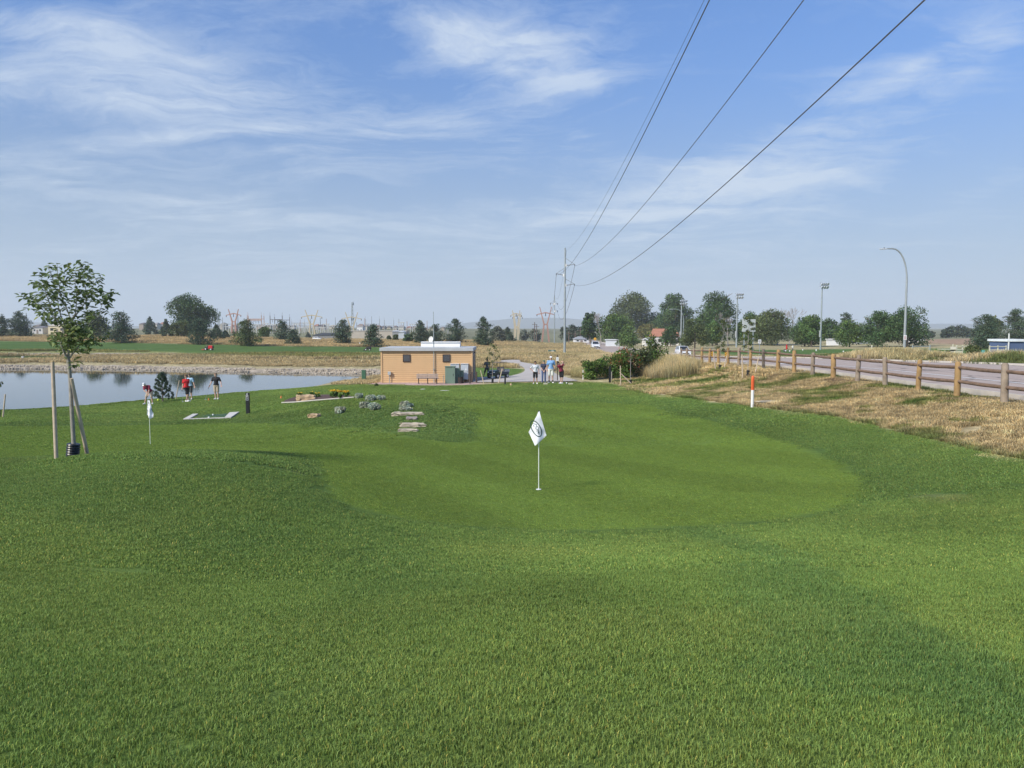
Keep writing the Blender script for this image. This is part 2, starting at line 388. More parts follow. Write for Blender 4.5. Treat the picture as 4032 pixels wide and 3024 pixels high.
col_attr(gme, 'zc', zc); col_attr(gme, 'zk', zk[:, :3])
gme.polygons.foreach_set('use_smooth', [True] * len(gme.polygons))
def ground_mat():
    m = bpy.data.materials.new('turf_and_prairie'); N, L = nodes(m); b = N['Principled BSDF']; b.inputs['Roughness'].default_value = .9; b.inputs['Specular IOR Level'].default_value = .04
    zc = N.new('ShaderNodeAttribute'); zc.attribute_name = 'zc'; zk = N.new('ShaderNodeAttribute'); zk.attribute_name = 'zk'
    sp = N.new('ShaderNodeSeparateColor'); L.new(zk.outputs['Color'], sp.inputs[0])
    geo = N.new('ShaderNodeNewGeometry')
    def noise(scale, det=4, sc=(1,1,1)):
        mp = N.new('ShaderNodeVectorMath'); mp.operation = 'MULTIPLY'; mp.inputs[1].default_value = sc; L.new(geo.outputs['Position'], mp.inputs[0])
        n = N.new('ShaderNodeTexNoise'); n.inputs['Scale'].default_value = scale; n.inputs['Detail'].default_value = det; n.inputs['Roughness'].default_value = .65
        L.new(mp.outputs[0], n.inputs['Vector']); return n.outputs['Fac']
    def mr(s, lo, hi, a=.3, c=.7):
        n = N.new('ShaderNodeMapRange'); L.new(s, n.inputs[0]); n.inputs[1].default_value = a; n.inputs[2].default_value = c; n.inputs[3].default_value = lo; n.inputs[4].default_value = hi; return n.outputs[0]
    def math_(op, a, c):
        n = N.new('ShaderNodeMath'); n.operation = op
        for i, q in enumerate((a, c)):
            if isinstance(q, (int, float)): n.inputs[i].default_value = q
            else: L.new(q, n.inputs[i])
        return n.outputs[0]
    fine = mr(noise(55, 5), .62, 1.38); mid = mr(noise(5, 5), .80, 1.20); big = mr(noise(.16, 4), .85, 1.15); tuft = mr(noise(1.3, 6, (1, .5, 1)), .60, 1.38)
    dry = math_('MULTIPLY', fine, tuft)
    f = math_('MULTIPLY', math_('MULTIPLY', fine, mid), big)
    mx = N.new('ShaderNodeMix'); L.new(sp.outputs[2], mx.inputs[0]); L.new(f, mx.inputs[2]); L.new(math_('MULTIPLY', dry, big), mx.inputs[3])
    ng = math_('MULTIPLY', mr(noise(70, 4), .80, 1.20), mr(noise(2.5, 5), .90, 1.10))
    mx2 = N.new('ShaderNodeMix'); L.new(sp.outputs[1], mx2.inputs[0]); L.new(mx.outputs[0], mx2.inputs[2]); L.new(ng, mx2.inputs[3])
    sc = N.new('ShaderNodeVectorMath'); sc.operation = 'SCALE'; L.new(zc.outputs['Color'], sc.inputs[0]); L.new(mx2.outputs[0], sc.inputs['Scale'])
    L.new(sc.outputs[0], b.inputs['Base Color'])
    bp = N.new('ShaderNodeBump'); bp.inputs['Distance'].default_value = .05; bp.inputs['Strength'].default_value = .5
    L.new(math_('ADD', noise(40, 4), math_('MULTIPLY', noise(1.6, 5), math_('MULTIPLY', sp.outputs[2], 6))), bp.inputs['Height']); L.new(bp.outputs[0], b.inputs['Normal'])
    return m
gme.materials.append(ground_mat())
ground = bpy.data.objects.new('ground', gme); link(ground); tag(ground, 'rolling golf lawn and dry prairie ground', kind='structure')

# ------------------------------------------------------------------ water
def water_mat():
    m = bpy.data.materials.new('pond_water'); N, L = nodes(m); b = N['Principled BSDF']
    b.inputs['Base Color'].default_value = (.035,.045,.04,1); b.inputs['Roughness'].default_value = .03; b.inputs['IOR'].default_value = 1.33; b.inputs['Specular IOR Level'].default_value = 1.0
    geo = N.new('ShaderNodeNewGeometry'); mp = N.new('ShaderNodeVectorMath'); mp.operation = 'MULTIPLY'; mp.inputs[1].default_value = (.35, 1.6, 1); L.new(geo.outputs['Position'], mp.inputs[0])
    n = N.new('ShaderNodeTexNoise'); n.inputs['Scale'].default_value = 1.2; n.inputs['Detail'].default_value = 3; L.new(mp.outputs[0], n.inputs['Vector'])
    bp = N.new('ShaderNodeBump'); bp.inputs['Strength'].default_value = .12; bp.inputs['Distance'].default_value = .02; L.new(n.outputs['Fac'], bp.inputs['Height']); L.new(bp.outputs[0], b.inputs['Normal'])
    return m
wm = water_mat()
for nm, poly, lb in (('pond_water', POND, 'still pond behind the practice green'), ('pond_water', POND2, 'thin far pond below the fairway')):
    q = []
    c = np.mean(np.array(poly), 0)
    for p in poly:
        d = np.array(p) - c; q.append(tuple(np.array(p) + d / np.linalg.norm(d) * 3.0))
    b = MB(); b.add([(p[0], p[1], WATER) for p in q], [tuple(range(len(q)))])
    o = b.build(nm, wm); tag(o, lb, kind='structure')
for f_ in bpy.data.meshes:
    if f_.name.startswith('pond_water'):
        if f_.polygons[0].normal.z < 0: f_.flip_normals()

# ------------------------------------------------------------------ road sheet, markings, kerb, path
def strip_sheet(name, L_, R_, ys, lift, m, label, nx=2, zf=None):
    v = []; f = []
    for y in ys:
        a, b2 = L_(y), R_(y)
        for k in range(nx + 1):
            x = a + (b2 - a) * k / nx; v.append((x, y, (zf or roadz)(y) + lift))
    for i in range(len(ys)-1):
        for k in range(nx): q = i*(nx+1)+k; f.append((q, q+1, q+nx+2, q+nx+1))
    b = MB(); b.add(v, f); o = b.build(name, m, fix=False, smooth=True); tag(o, label, kind='structure'); return o
def asphalt():
    m = mat('asphalt', (.42,.34,.29), .95, .10, 1.2, bump=.2); N, L = nodes(m); b = N['Principled BSDF']
    geo = N.new('ShaderNodeNewGeometry')
    v = N.new('ShaderNodeTexVoronoi'); v.feature = 'DISTANCE_TO_EDGE'; v.inputs['Scale'].default_value = .16
    ns = N.new('ShaderNodeTexNoise'); ns.inputs['Scale'].default_value = .8; ns.inputs['Detail'].default_value = 5
    mxv = N.new('ShaderNodeMix'); mxv.data_type = 'VECTOR'; mxv.inputs[0].default_value = .55
    L.new(geo.outputs['Position'], ns.inputs['Vector']); L.new(geo.outputs['Position'], mxv.inputs[4]); L.new(ns.outputs['Color'], mxv.inputs[5]); L.new(mxv.outputs[1], v.inputs['Vector'])
    mr = N.new('ShaderNodeMapRange'); mr.inputs[1].default_value = .0; mr.inputs[2].default_value = .007; mr.inputs[3].default_value = .30; mr.inputs[4].default_value = 1; L.new(v.outputs['Distance'], mr.inputs[0])
    old = b.inputs['Base Color'].links[0].from_socket
    sc = N.new('ShaderNodeVectorMath'); sc.operation = 'SCALE'; L.new(old, sc.inputs[0]); L.new(mr.outputs[0], sc.inputs['Scale']); L.new(sc.outputs[0], b.inputs['Base Color'])
    return m
ys = np.concatenate([np.arange(-50, 200, 2.0), np.arange(200, 1000, 10.0)])
fl = lambda y: float(np.interp(y, ROAD_Y, ROAD_L)); fr = lambda y: float(np.interp(y, ROAD_Y, ROAD_R))
strip_sheet('road', fl, fr, ys, .03, asphalt(), 'pinkish asphalt road running off beyond the fence', 6)
paint = mat('road_paint', (.80,.80,.78), .8, .12, 9)
conc = mat('concrete', (.50,.455,.40), .9, .12, 2, bump=.1)
def marks(segs, label):
    b = MB()
    for xf, w, y0, y1 in segs:
        yy = list(np.arange(y0, y1, 2.0)) + [y1]
        base = len(b.v); v = []
        for y in yy: v += [(xf(y)-w/2, y, roadz(y)+.042), (xf(y)+w/2, y, roadz(y)+.042)]
        b.add(v, [(2*i, 2*i+1, 2*i+3, 2*i+2) for i in range(len(yy)-1)])
    o = b.build('road_markings', paint, fix=False); tag(o, label, kind='structure')
segs = [(lambda y: 20.2, .16, -40, 62), (lambda y: 24.5, .14, -40, 46), (lambda y: 28.2, .14, -40, 39)]
for y in np.arange(47.2, 105, 2.1): segs.append((lambda y: 24.4, .16, y, y + 1.0))
segs += [(lambda y: fl(y) + .5, .13, 100, 380), (lambda y: fr(y) - .5, .13, 160, 380)]
marks(segs, 'white lane lines painted on the road')
# turn arrow painted near the fence
b = MB(); z = lambda y: float(roadz(y)) + .046
for q in ([(18.1,47),(18.35,47),(18.35,51),(18.1,51)], [(17.7,51),(18.75,51),(18.22,53.4)], [(18.1,57.5),(18.35,57.5),(18.35,61),(18.1,61)], [(17.7,61),(18.75,61),(18.22,63.4)]):
    b.add([(x, y, z(y)) for x, y in q], [tuple(range(len(q)))])
tag(b.build('road_arrows', paint, fix=False), 'white turn arrows on the near lane', kind='structure')
# concrete gutter with a real kerb step on the fence side, and on the far side
def kerb(side, label):
    b = MB(); sgn = -1 if side == 'L' else 1; e = fl if side == 'L' else fr
    prof = [(0, .036), (.45, .036), (.47, .15), (.62, .15), (.64, -.3)]
    yy = ys[(ys < 330)]; v = []; n = len(prof)
    for y in yy:
        for a, h in prof: v.append((e(y) + sgn * a, y, float(roadz(y)) + h))
    f = [(i*n+k, i*n+k+1, (i+1)*n+k+1, (i+1)*n+k) for i in range(len(yy)-1) for k in range(n-1)]
    b.add(v, f); tag(b.build('kerb', conc), label, kind='structure')
kerb('L', 'pale concrete kerb and gutter on the fence side'); kerb('R', 'pale concrete kerb on the far side of the road')
# concrete cart path draped on the ground
def drape(name, poly, lift, m, label, step=.5, kind='structure'):
    import bmesh
    p = np.array(poly); x0, y0 = p.min(0); x1, y1 = p.max(0)
    bm = bmesh.new(); vs = [bm.verts.new((a, c, 0)) for a, c in poly]; bm.faces.new(vs)
    bmesh.ops.triangulate(bm, faces=bm.faces[:])
    for ax, lo, hi in ((0, x0, x1), (1, y0, y1)):
        st = step * (1 if ax == 0 else 2); t = lo + st
        while t < hi:
            co = (t, 0, 0) if ax == 0 else (0, t, 0); no = (1,0,0) if ax == 0 else (0,1,0)
            bmesh.ops.bisect_plane(bm, geom=bm.verts[:] + bm.edges[:] + bm.faces[:], plane_co=co, plane_no=no); t += st
    me = bpy.data.meshes.new(name); bm.to_mesh(me); bm.free()
    co = np.empty(len(me.vertices)*3, np.float32); me.vertices.foreach_get('co', co); co = co.reshape(-1, 3)
    co[:, 2] = H(co[:, 0], co[:, 1]) + lift; me.vertices.foreach_set('co', co.ravel()); me.update()
    if me.polygons[0].normal.z < 0: me.flip_normals()
    me.materials.append(m); o = bpy.data.objects.new(name, me); link(o); tag(o, label, kind=kind); return o
drape('cart_path', PAVE, .05, mat('path_concrete', (.47,.43,.39), .9, .10, .8, bump=.1), 'grey concrete cart path curving away past the tee', 1.0)
# ------------------------------------------------------------------ sun, sky, clouds, haze
SUN_EL, SUN_AZ = R(38), R(232)      # azimuth clockwise from +y (view direction): behind and to the left
sd = bpy.data.lights.new('sun', 'SUN'); sun = bpy.data.objects.new('sun', sd); link(sun)
sd.energy = 4.0; sd.angle = R(14.0); sd.color = (1.0, .93, .80)
dv = Vector((math.sin(SUN_AZ)*math.cos(SUN_EL), math.cos(SUN_AZ)*math.cos(SUN_EL), math.sin(SUN_EL)))
sun.rotation_euler = (-dv).to_track_quat('-Z', 'Y').to_euler()
w = bpy.data.worlds.new('World'); scene.world = w; w.use_nodes = True
N, L = w.node_tree.nodes, w.node_tree.links; bg = N['Background']
sky = N.new('ShaderNodeTexSky'); sky.sky_type = 'NISHITA'; sky.sun_disc = False; sky.sun_elevation = SUN_EL; sky.sun_rotation = SUN_AZ
LOWMAX = .55
sky.altitude = 1500; sky.air_density = 1.0; sky.dust_density = .6; sky.ozone_density = 3.0
tc = N.new('ShaderNodeTexCoord'); sep = N.new('ShaderNodeSeparateXYZ'); L.new(tc.outputs['Generated'], sep.inputs[0])
def M(op, a, c=None, d=None, clamp=False):
    n = N.new('ShaderNodeMath'); n.operation = op; n.use_clamp = clamp
    for i, q in enumerate((a, c, d)):
        if q is None: continue
        if isinstance(q, (int, float)): n.inputs[i].default_value = q
        else: L.new(q, n.inputs[i])
    return n.outputs[0]
zz = M('MAXIMUM', sep.outputs[2], .02)
cu = M('DIVIDE', sep.outputs[0], M('ADD', zz, .10)); cv = M('DIVIDE', sep.outputs[1], M('ADD', zz, .10))
cmb = N.new('ShaderNodeCombineXYZ'); L.new(cu, cmb.inputs[0]); L.new(cv, cmb.inputs[1])
def cl(scale, sc, off, det=7, rough=.6, dist=.6, rot=0):
    mp = N.new('ShaderNodeMapping'); mp.inputs['Scale'].default_value = sc; mp.inputs['Location'].default_value = off; mp.inputs['Rotation'].default_value = (0, 0, rot)
    L.new(cmb.outputs[0], mp.inputs['Vector']); n = N.new('ShaderNodeTexNoise'); n.inputs['Scale'].default_value = scale; n.inputs['Detail'].default_value = det
    n.inputs['Roughness'].default_value = rough; n.inputs['Distortion'].default_value = dist; L.new(mp.outputs[0], n.inputs['Vector']); return n.outputs['Fac']
def rmp(s, a, c, lo=0, hi=1):
    n = N.new('ShaderNodeMapRange'); n.interpolation_type = 'SMOOTHSTEP'; L.new(s, n.inputs[0]); n.inputs[1].default_value = a; n.inputs[2].default_value = c; n.inputs[3].default_value = lo; n.inputs[4].default_value = hi; return n.outputs[0]
# cirrus: a warped fibrous noise, thickened inside banks placed by direction
def vadd(a, c):
    n = N.new('ShaderNodeVectorMath'); n.operation = 'ADD'; L.new(a, n.inputs[0]); L.new(c, n.inputs[1]); return n.outputs[0]
def vscale(a, k):
    n = N.new('ShaderNodeVectorMath'); n.operation = 'SCALE'; L.new(a, n.inputs[0]); n.inputs['Scale'].default_value = k; return n.outputs[0]
def vnz(vec, scale, det, rough, sc=(1,1,1), off=(0,0,0), rot=0, colour=False):
    mp = N.new('ShaderNodeMapping'); mp.inputs['Scale'].default_value = sc; mp.inputs['Location'].default_value = off; mp.inputs['Rotation'].default_value = (0, 0, rot); L.new(vec, mp.inputs['Vector'])
    n = N.new('ShaderNodeTexNoise'); n.inputs['Scale'].default_value = scale; n.inputs['Detail'].default_value = det; n.inputs['Roughness'].default_value = rough; L.new(mp.outputs[0], n.inputs['Vector'])
    return n.outputs['Color' if colour else 'Fac']
base = cmb.outputs[0]
wv = vadd(base, vscale(vnz(base, .9, 3, .5, colour=True), 1.3)); wv = vadd(wv, vscale(vnz(base, 4.0, 4, .6, (1,1,1), (3,3,0), colour=True), .22))
big = vnz(wv, .85, 3, .5, (.7,1.25,1), (2.0,5.0,0), R(10))
fib = vnz(wv, 2.1, 11, .66, (.42,1.7,1), (1.2,4.4,0), R(12))
mott = vnz(wv, 7.5, 9, .68, (.7,1.2,1), (7,1,0), R(-15))
au = M('DIVIDE', sep.outputs[0], M('MAXIMUM', sep.outputs[1], .05)); av = M('DIVIDE', sep.outputs[2], M('MAXIMUM', sep.outputs[1], .05))
def bank(px, py, rx, ry, amp, rot=0):
    d = P(px, py, 1.0); a = M('SUBTRACT', au, float(d[0])); c = M('SUBTRACT', av, float(d[2])); cr, sr = math.cos(rot), math.sin(rot)
    a2 = M('ADD', M('MULTIPLY', a, cr), M('MULTIPLY', c, sr)); c2 = M('SUBTRACT', M('MULTIPLY', c, cr), M('MULTIPLY', a, sr))
    r2 = M('ADD', M('POWER', M('ABSOLUTE', M('DIVIDE', a2, rx/F)), 2), M('POWER', M('ABSOLUTE', M('DIVIDE', c2, ry/F)), 2))
    g = M('EXPONENT', M('MULTIPLY', r2, -1.0)); return M('MULTIPLY', g, amp)
BANKS = [(1830,130,300,110,.62,R(-12)), (2180,290,420,120,.55,R(-10)), (2350,130,420,130,.28,0), (450,190,620,130,.55,R(-14)), (250,380,700,110,.50,R(-4)), (950,390,620,60,.45,R(-5)),
         (800,530,460,35,.50,R(5)), (300,600,600,60,.25,0), (450,770,800,75,.48,R(-8)), (1150,840,900,70,.36,R(-3)), (950,690,600,50,.30,R(3)), (1300,1000,1200,80,.20,0), (100,90,500,60,.25,0),
         (3350,560,380,190,.68,R(35)), (3650,330,320,130,.62,R(30)), (3900,150,260,110,.45,R(20)), (2900,620,420,90,.40,R(25)), (2450,780,700,100,.36,R(6)), (3860,750,190,50,.62,R(10)), (3000,760,700,120,.26,R(15)), (2600,850,900,110,.25,0), (3850,480,300,110,.34,0), (2350,560,260,60,.20,R(-20)), (1950,520,340,70,.34,R(-8)), (1350,560,420,60,.30,R(8)), (2600,420,260,60,.25,R(-15))]
s = None
for bk in BANKS:
    g = bank(*bk); s = g if s is None else M('ADD', s, g)
cov = M('ADD', M('MULTIPLY', M('MINIMUM', s, .72), .80), M('MULTIPLY', rmp(big, .30, .62), .34))
thr = M('SUBTRACT', .555, M('MULTIPLY', cov, .27))       # more cover lowers the threshold of the fibres
fibre = M('ADD', M('MULTIPLY', fib, .72), M('MULTIPLY', mott, .28))
dens = M('DIVIDE', M('SUBTRACT', fibre, thr), .25, clamp=True)
dens = M('MULTIPLY', M('POWER', dens, 1.15), M('ADD', .30, M('MULTIPLY', cov, .75)))
dens = M('MULTIPLY', M('MINIMUM', dens, 1.0), .80)
low = M('POWER', rmp(sep.outputs[2], -.04, .40, 1.0, 0), 1.5)      # thin veil that thickens towards the horizon
tint = N.new('ShaderNodeVectorMath'); tint.operation = 'MULTIPLY'; tint.inputs[1].default_value = SKYTINT = (.80, 1.05, 1.32); L.new(sky.outputs[0], tint.inputs[0])
mixv = N.new('ShaderNodeMix'); mixv.data_type = 'RGBA'; L.new(low, mixv.inputs[0]); dim = N.new('ShaderNodeVectorMath'); dim.operation = 'SCALE'; L.new(tint.outputs[0], dim.inputs[0]); L.new(rmp(sep.outputs[2], 0, .42, .40, 1.04), dim.inputs['Scale']); L.new(dim.outputs[0], mixv.inputs[6]); mixv.inputs[7].default_value = (3.45, 4.3, 5.4, 1)
mix = N.new('ShaderNodeMix'); mix.data_type = 'RGBA'; L.new(dens, mix.inputs[0]); L.new(mixv.outputs[2], mix.inputs[6]); mix.inputs[7].default_value = (4.9, 5.6, 6.5, 1)
L.new(mix.outputs[2], bg.inputs['Color']); bg.inputs['Strength'].default_value = .11
scene.view_settings.view_transform = 'Standard'; scene.view_settings.look = 'None'; scene.view_settings.exposure = 0.35
scene.cycles.max_bounces = 6; scene.cycles.volume_bounces = 2; scene.cycles.diffuse_bounces = 3; scene.cycles.transparent_max_bounces = 12
scene.cycles.use_denoising = True
# air
hz = MB(); hz.box((0, 1500, 110), (14600, 11600, 250)); hm = bpy.data.materials.new('hazy_air'); N2, L2 = nodes(hm); N2.remove(N2['Principled BSDF'])
pv = N2.new('ShaderNodeVolumePrincipled'); pv.inputs['Color'].default_value = (.86,.92,.99,1); pv.inputs['Density'].default_value = .00021; pv.inputs['Anisotropy'].default_value = .02
L2.new(pv.outputs[0], N2['Material Output'].inputs['Volume'])
USE_HAZE = True
if USE_HAZE:
    ho = hz.build('haze', hm); tag(ho, 'thin pale morning haze over the plain', kind='stuff')
# blue foothills far away
def hills():
    n = 240; v = []; f = []
    xs = np.linspace(-5500, 5500, n)
    hgt = 60 + 110 * np.clip(fbm(xs, xs*0, 1500, 3, 4), -.5, 1) + 90 * np.exp(-((xs - 200) / 650) ** 2) + 50 * np.exp(-((xs - 3300) / 700) ** 2)
    hgt = np.clip(hgt * .55, 6, 150)
    for i, x in enumerate(xs):
        yy = 6000 - abs(x) * .12
        v += [(x, yy, -12), (x, yy + 120, hgt[i]*.8), (x, yy + 260, hgt[i]), (x, yy + 700, -12)]
    for i in range(n-1):
        for k in range(3): f.append((4*i+k, 4*(i+1)+k, 4*(i+1)+k+1, 4*i+k+1))
    b = MB(); b.add(v, f); o = b.build('hills', mat('hill_slope', (.06,.075,.06), .95, .3, .002), smooth=True); tag(o, 'faint blue foothills on the horizon', kind='structure')
hills()
# ------------------------------------------------------------------ grass blades (patches of blades spread over the lawn by geometry nodes)
def blade_mat(name, tint=(1,1,1), tip=(1.25,1.2,.9), dry=False, rough=.55):
    m = bpy.data.materials.new(name); N, L = nodes(m); b = N['Principled BSDF']; b.inputs['Roughness'].default_value = rough; b.inputs['Specular IOR Level'].default_value = .25
    a = N.new('ShaderNodeAttribute'); a.attribute_type = 'INSTANCER'; a.attribute_name = 'zc'
    c = N.new('ShaderNodeAttribute'); c.attribute_name = 'bc'
    m1 = N.new('ShaderNodeVectorMath'); m1.operation = 'MULTIPLY'; L.new(a.outputs['Color'], m1.inputs[0]); L.new(c.outputs['Color'], m1.inputs[1])
    m2 = N.new('ShaderNodeVectorMath'); m2.operation = 'MULTIPLY'; L.new(m1.outputs[0], m2.inputs[0]); m2.inputs[1].default_value = tint
    L.new(m2.outputs[0], b.inputs['Base Color'])
    tr = N.new('ShaderNodeBsdfTranslucent'); L.new(m2.outputs[0], tr.inputs['Color'])
    ms = N.new('ShaderNodeMixShader'); ms.inputs[0].default_value = .25; L.new(b.outputs[0], ms.inputs[1]); L.new(tr.outputs[0], ms.inputs[2]); L.new(ms.outputs[0], N['Material Output'].inputs['Surface'])
    return m
def patch(name, size, n, h, wd, lean, m, hvar=.35, tips=None, droop=.3, straw=.035, flat=0):
    g = np.random.default_rng(abs(hash(name)) % 1000 if False else len(name) * 13 + n)
    x = g.uniform(-size/2, size/2, n); y = g.uniform(-size/2, size/2, n); az = g.uniform(0, 2*np.pi, n)
    hh = h * (1 + hvar * g.uniform(-1, 1, n)); ln = lean * g.random(n) ** .7; la = g.uniform(0, 2*np.pi, n); w_ = wd * g.uniform(.7, 1.3, n)
    dx, dy = np.cos(az) * w_/2, np.sin(az) * w_/2; lx, ly = np.cos(la) * ln * hh, np.sin(la) * ln * hh
    v = np.zeros((n, 5, 3)); z0 = -.02
    v[:,0] = np.stack([x-dx, y-dy, np.full(n, z0)], 1); v[:,1] = np.stack([x+dx, y+dy, np.full(n, z0)], 1)
    mx, my, mz = x + lx*.35, y + ly*.35, hh*.6
    v[:,2] = np.stack([mx-dx*.8, my-dy*.8, mz], 1); v[:,3] = np.stack([mx+dx*.8, my+dy*.8, mz], 1)
    v[:,4] = np.stack([x+lx*1.1, y+ly*1.1, hh*(1 - droop*ln)], 1)
    base = np.arange(n)[:, None] * 5
    t = np.concatenate([base + [0,1,3], base + [0,3,2], base + [2,3,4]], 1).reshape(-1, 3)
    me = np_mesh(name, v.reshape(-1, 3), t)
    br = g.normal(1.0, .24, n); hue = g.normal(0, .075, n)
    cc = np.stack([br * (1 + hue + .02), br, br * (1 - hue)], 1)
    s = g.random(n) < straw; cc[s] = cc[s] * (np.array([2.3, 1.5, 1.6]) if straw < .09 else np.array([1.35, 1.32, 1.25]))
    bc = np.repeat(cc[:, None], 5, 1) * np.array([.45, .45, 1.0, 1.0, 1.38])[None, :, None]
    col_attr(me, 'bc', np.clip(bc, .05, 4).reshape(-1, 3)); me.materials.append(m)
    return bpy.data.objects.new(name, me)
def scatter(name, px, py, pz, cols, scale, src, label, tilt=True, kind='stuff', scz=None):
    n = len(px)
    e = .25; nx = (H(px + e, py) - H(px - e, py)) / (2*e); ny = (H(px, py + e) - H(px, py - e)) / (2*e)
    me = bpy.data.meshes.new(name); me.vertices.add(n); me.vertices.foreach_set('co', np.stack([px, py, pz], 1).astype(np.float32).ravel())
    col_attr(me, 'zc', cols)
    rot = np.zeros((n, 3), np.float32); rr = rng.uniform(0, 2*np.pi, n)
    if tilt:
        for i in range(n):
            q = Vector((-nx[i], -ny[i], 1)).to_track_quat('Z', 'Y') @ Euler((0, 0, rr[i])).to_quaternion(); rot[i] = q.to_euler()[:]
    else: rot[:, 2] = rr
    a = me.attributes.new('rot', 'FLOAT_VECTOR', 'POINT'); a.data.foreach_set('vector', rot.ravel())
    a = me.attributes.new('sc', 'FLOAT_VECTOR', 'POINT'); sv = np.repeat(np.asarray(scale, np.float32)[:, None], 3, 1)
    if scz is not None: sv[:, 2] = scz
    a.data.foreach_set('vector', sv.astype(np.float32).ravel())
    o = bpy.data.objects.new(name, me); link(o); tag(o, label, kind=kind)
    ng = bpy.data.node_groups.new(name + '_spread', 'GeometryNodeTree'); ng.interface.new_socket('Geometry', in_out='INPUT', socket_type='NodeSocketGeometry'); ng.interface.new_socket('Geometry', in_out='OUTPUT', socket_type='NodeSocketGeometry')
    Nn, Ln = ng.nodes, ng.links; gi = Nn.new('NodeGroupInput'); go = Nn.new('NodeGroupOutput')
    oi = Nn.new('GeometryNodeObjectInfo'); oi.inputs['Object'].default_value = src; oi.inputs['As Instance'].default_value = True
    ip = Nn.new('GeometryNodeInstanceOnPoints'); ar = Nn.new('GeometryNodeInputNamedAttribute'); ar.data_type = 'FLOAT_VECTOR'; ar.inputs[0].default_value = 'rot'
    asx = Nn.new('GeometryNodeInputNamedAttribute'); asx.data_type = 'FLOAT_VECTOR'; asx.inputs[0].default_value = 'sc'
    er = Nn.new('FunctionNodeEulerToRotation'); Ln.new(ar.outputs[0], er.inputs[0]); Ln.new(er.outputs[0], ip.inputs['Rotation']); Ln.new(asx.outputs[0], ip.inputs['Scale'])
    Ln.new(gi.outputs[0], ip.inputs['Points']); Ln.new(oi.outputs['Geometry'], ip.inputs['Instance']); Ln.new(ip.outputs[0], go.inputs[0])
    md = o.modifiers.new('spread', 'NODES'); md.node_group = ng
    return o
def jgrid(x0, x1, y0, y1, s, keep):
    gx, gy = np.meshgrid(np.arange(x0, x1, s), np.arange(y0, y1, s)); gx = gx.ravel() + rng.uniform(-.5, .5, gx.size) * s * .5; gy = gy.ravel() + rng.uniform(-.5, .5, gy.size) * s * .5
    k = keep(gx, gy); return gx[k], gy[k]
inview = lambda x, y, mrg=.14: (np.abs(x) < y * (.6656 + mrg) + 1.3)
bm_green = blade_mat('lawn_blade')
bm_straw = blade_mat('straw_blade', (1.08, 1.0, .92), rough=.8)
def lawn_layer(name, y0, y1, s, p, label, hs=1.0, off=.12):
    def keep(x, y): return inview(x, y) & (y >= y0) & (y < y1) & (sdf(x, y, GREEN) > off) & (x < np.interp(y, DRY_Y, DRY_X) + .3)
    x, y = jgrid(-.8*y1 - 1, .8*y1 + 1, y0, y1, s, keep)
    c, K = zone(x, y); lw = K[:, 0]; k = lw > .3; x, y, c = x[k], y[k], c[k]
    if not len(x): return
    c = c * (1 + .14 * fbm(x, y, .55, 101, 3))[:, None] * 1.68 * np.array([1.03, 1, .95])
    vig = 1 + .25 * fbm(x, y, 1.2, 103)
    scatter(name, x, y, H(x, y) - .003, c, np.full(len(x), 1.0), p, label, scz=vig * hs)
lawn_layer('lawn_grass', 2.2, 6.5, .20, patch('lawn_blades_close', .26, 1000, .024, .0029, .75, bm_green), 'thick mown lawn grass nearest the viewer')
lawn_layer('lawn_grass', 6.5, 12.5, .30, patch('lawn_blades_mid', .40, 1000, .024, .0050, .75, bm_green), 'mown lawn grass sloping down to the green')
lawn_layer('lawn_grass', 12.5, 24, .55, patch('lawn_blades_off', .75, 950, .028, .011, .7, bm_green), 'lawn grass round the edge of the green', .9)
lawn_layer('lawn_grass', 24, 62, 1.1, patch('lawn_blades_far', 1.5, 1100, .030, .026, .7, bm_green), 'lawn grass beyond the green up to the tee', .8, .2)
def green_layer(y0, y1, s, p, label):
    x, y = jgrid(-.8*y1, .8*y1, y0, y1, s, lambda a, c: inview(a, c) & (c >= y0) & (c < y1) & (sdf(a, c, GREEN) < -.1))
    c, K = zone(x, y); scatter('green_grass', x, y, H(x, y) - .004, c * (1.42 + .12 * fbm(x, y, .8, 105, 3))[:, None] * np.array([1.0, 1, .92]), np.full(len(x), 1.0), p, label)
green_layer(10, 22, .35, patch('green_blades', .48, 900, .013, .008, .9, bm_green), 'close cut grass of the near putting green')
green_layer(22, 42, .8, patch('green_blades_far', 1.1, 1100, .015, .022, .9, bm_green), 'close cut grass at the back of the putting green')
# tired straw tussocks on the bank under the fence
def layer(name, x0, x1, y0, y1, s, keep, p, label, colf, sc=(.7, 1.3), scz=None):
    x, y = jgrid(x0, x1, y0, y1, s, lambda a, c: keep(a, c) & inview(a, c, .12))
    if not len(x): return None
    return scatter(name, x, y, H(x, y) - .01, colf(x, y), rng.uniform(*sc, len(x)), p, label, tilt=False, scz=None if scz is None else scz(x, y))
def bankcol(x, y):
    c, K = zone(x, y); return np.clip(c * np.array([.97,1,.97]) * (1.25 + .25 * rng.normal(size=(len(x), 1))), .02, .8)
onbank = lambda x, y: (x > np.interp(y, DRY_Y, DRY_X) - .05) & (x < 15.35) & (y < 57)
layer('bank_grass', 8, 15.5, 13, 40, .16, lambda x, y: onbank(x, y) & (fbm(x, y, 1.3, 111) > -.55), patch('bank_blades', .26, 120, .10, .009, 1.3, bm_straw, .6, droop=.55, straw=0), 'dry trampled grass on the bank below the rail fence', bankcol)
layer('bank_grass', 6, 15.5, 40, 60, .3, lambda x, y: onbank(x, y), patch('bank_blades_far', .5, 90, .12, .016, 1.2, bm_straw, .6, droop=.5, straw=0), 'dry grass on the far end of the bank', bankcol)
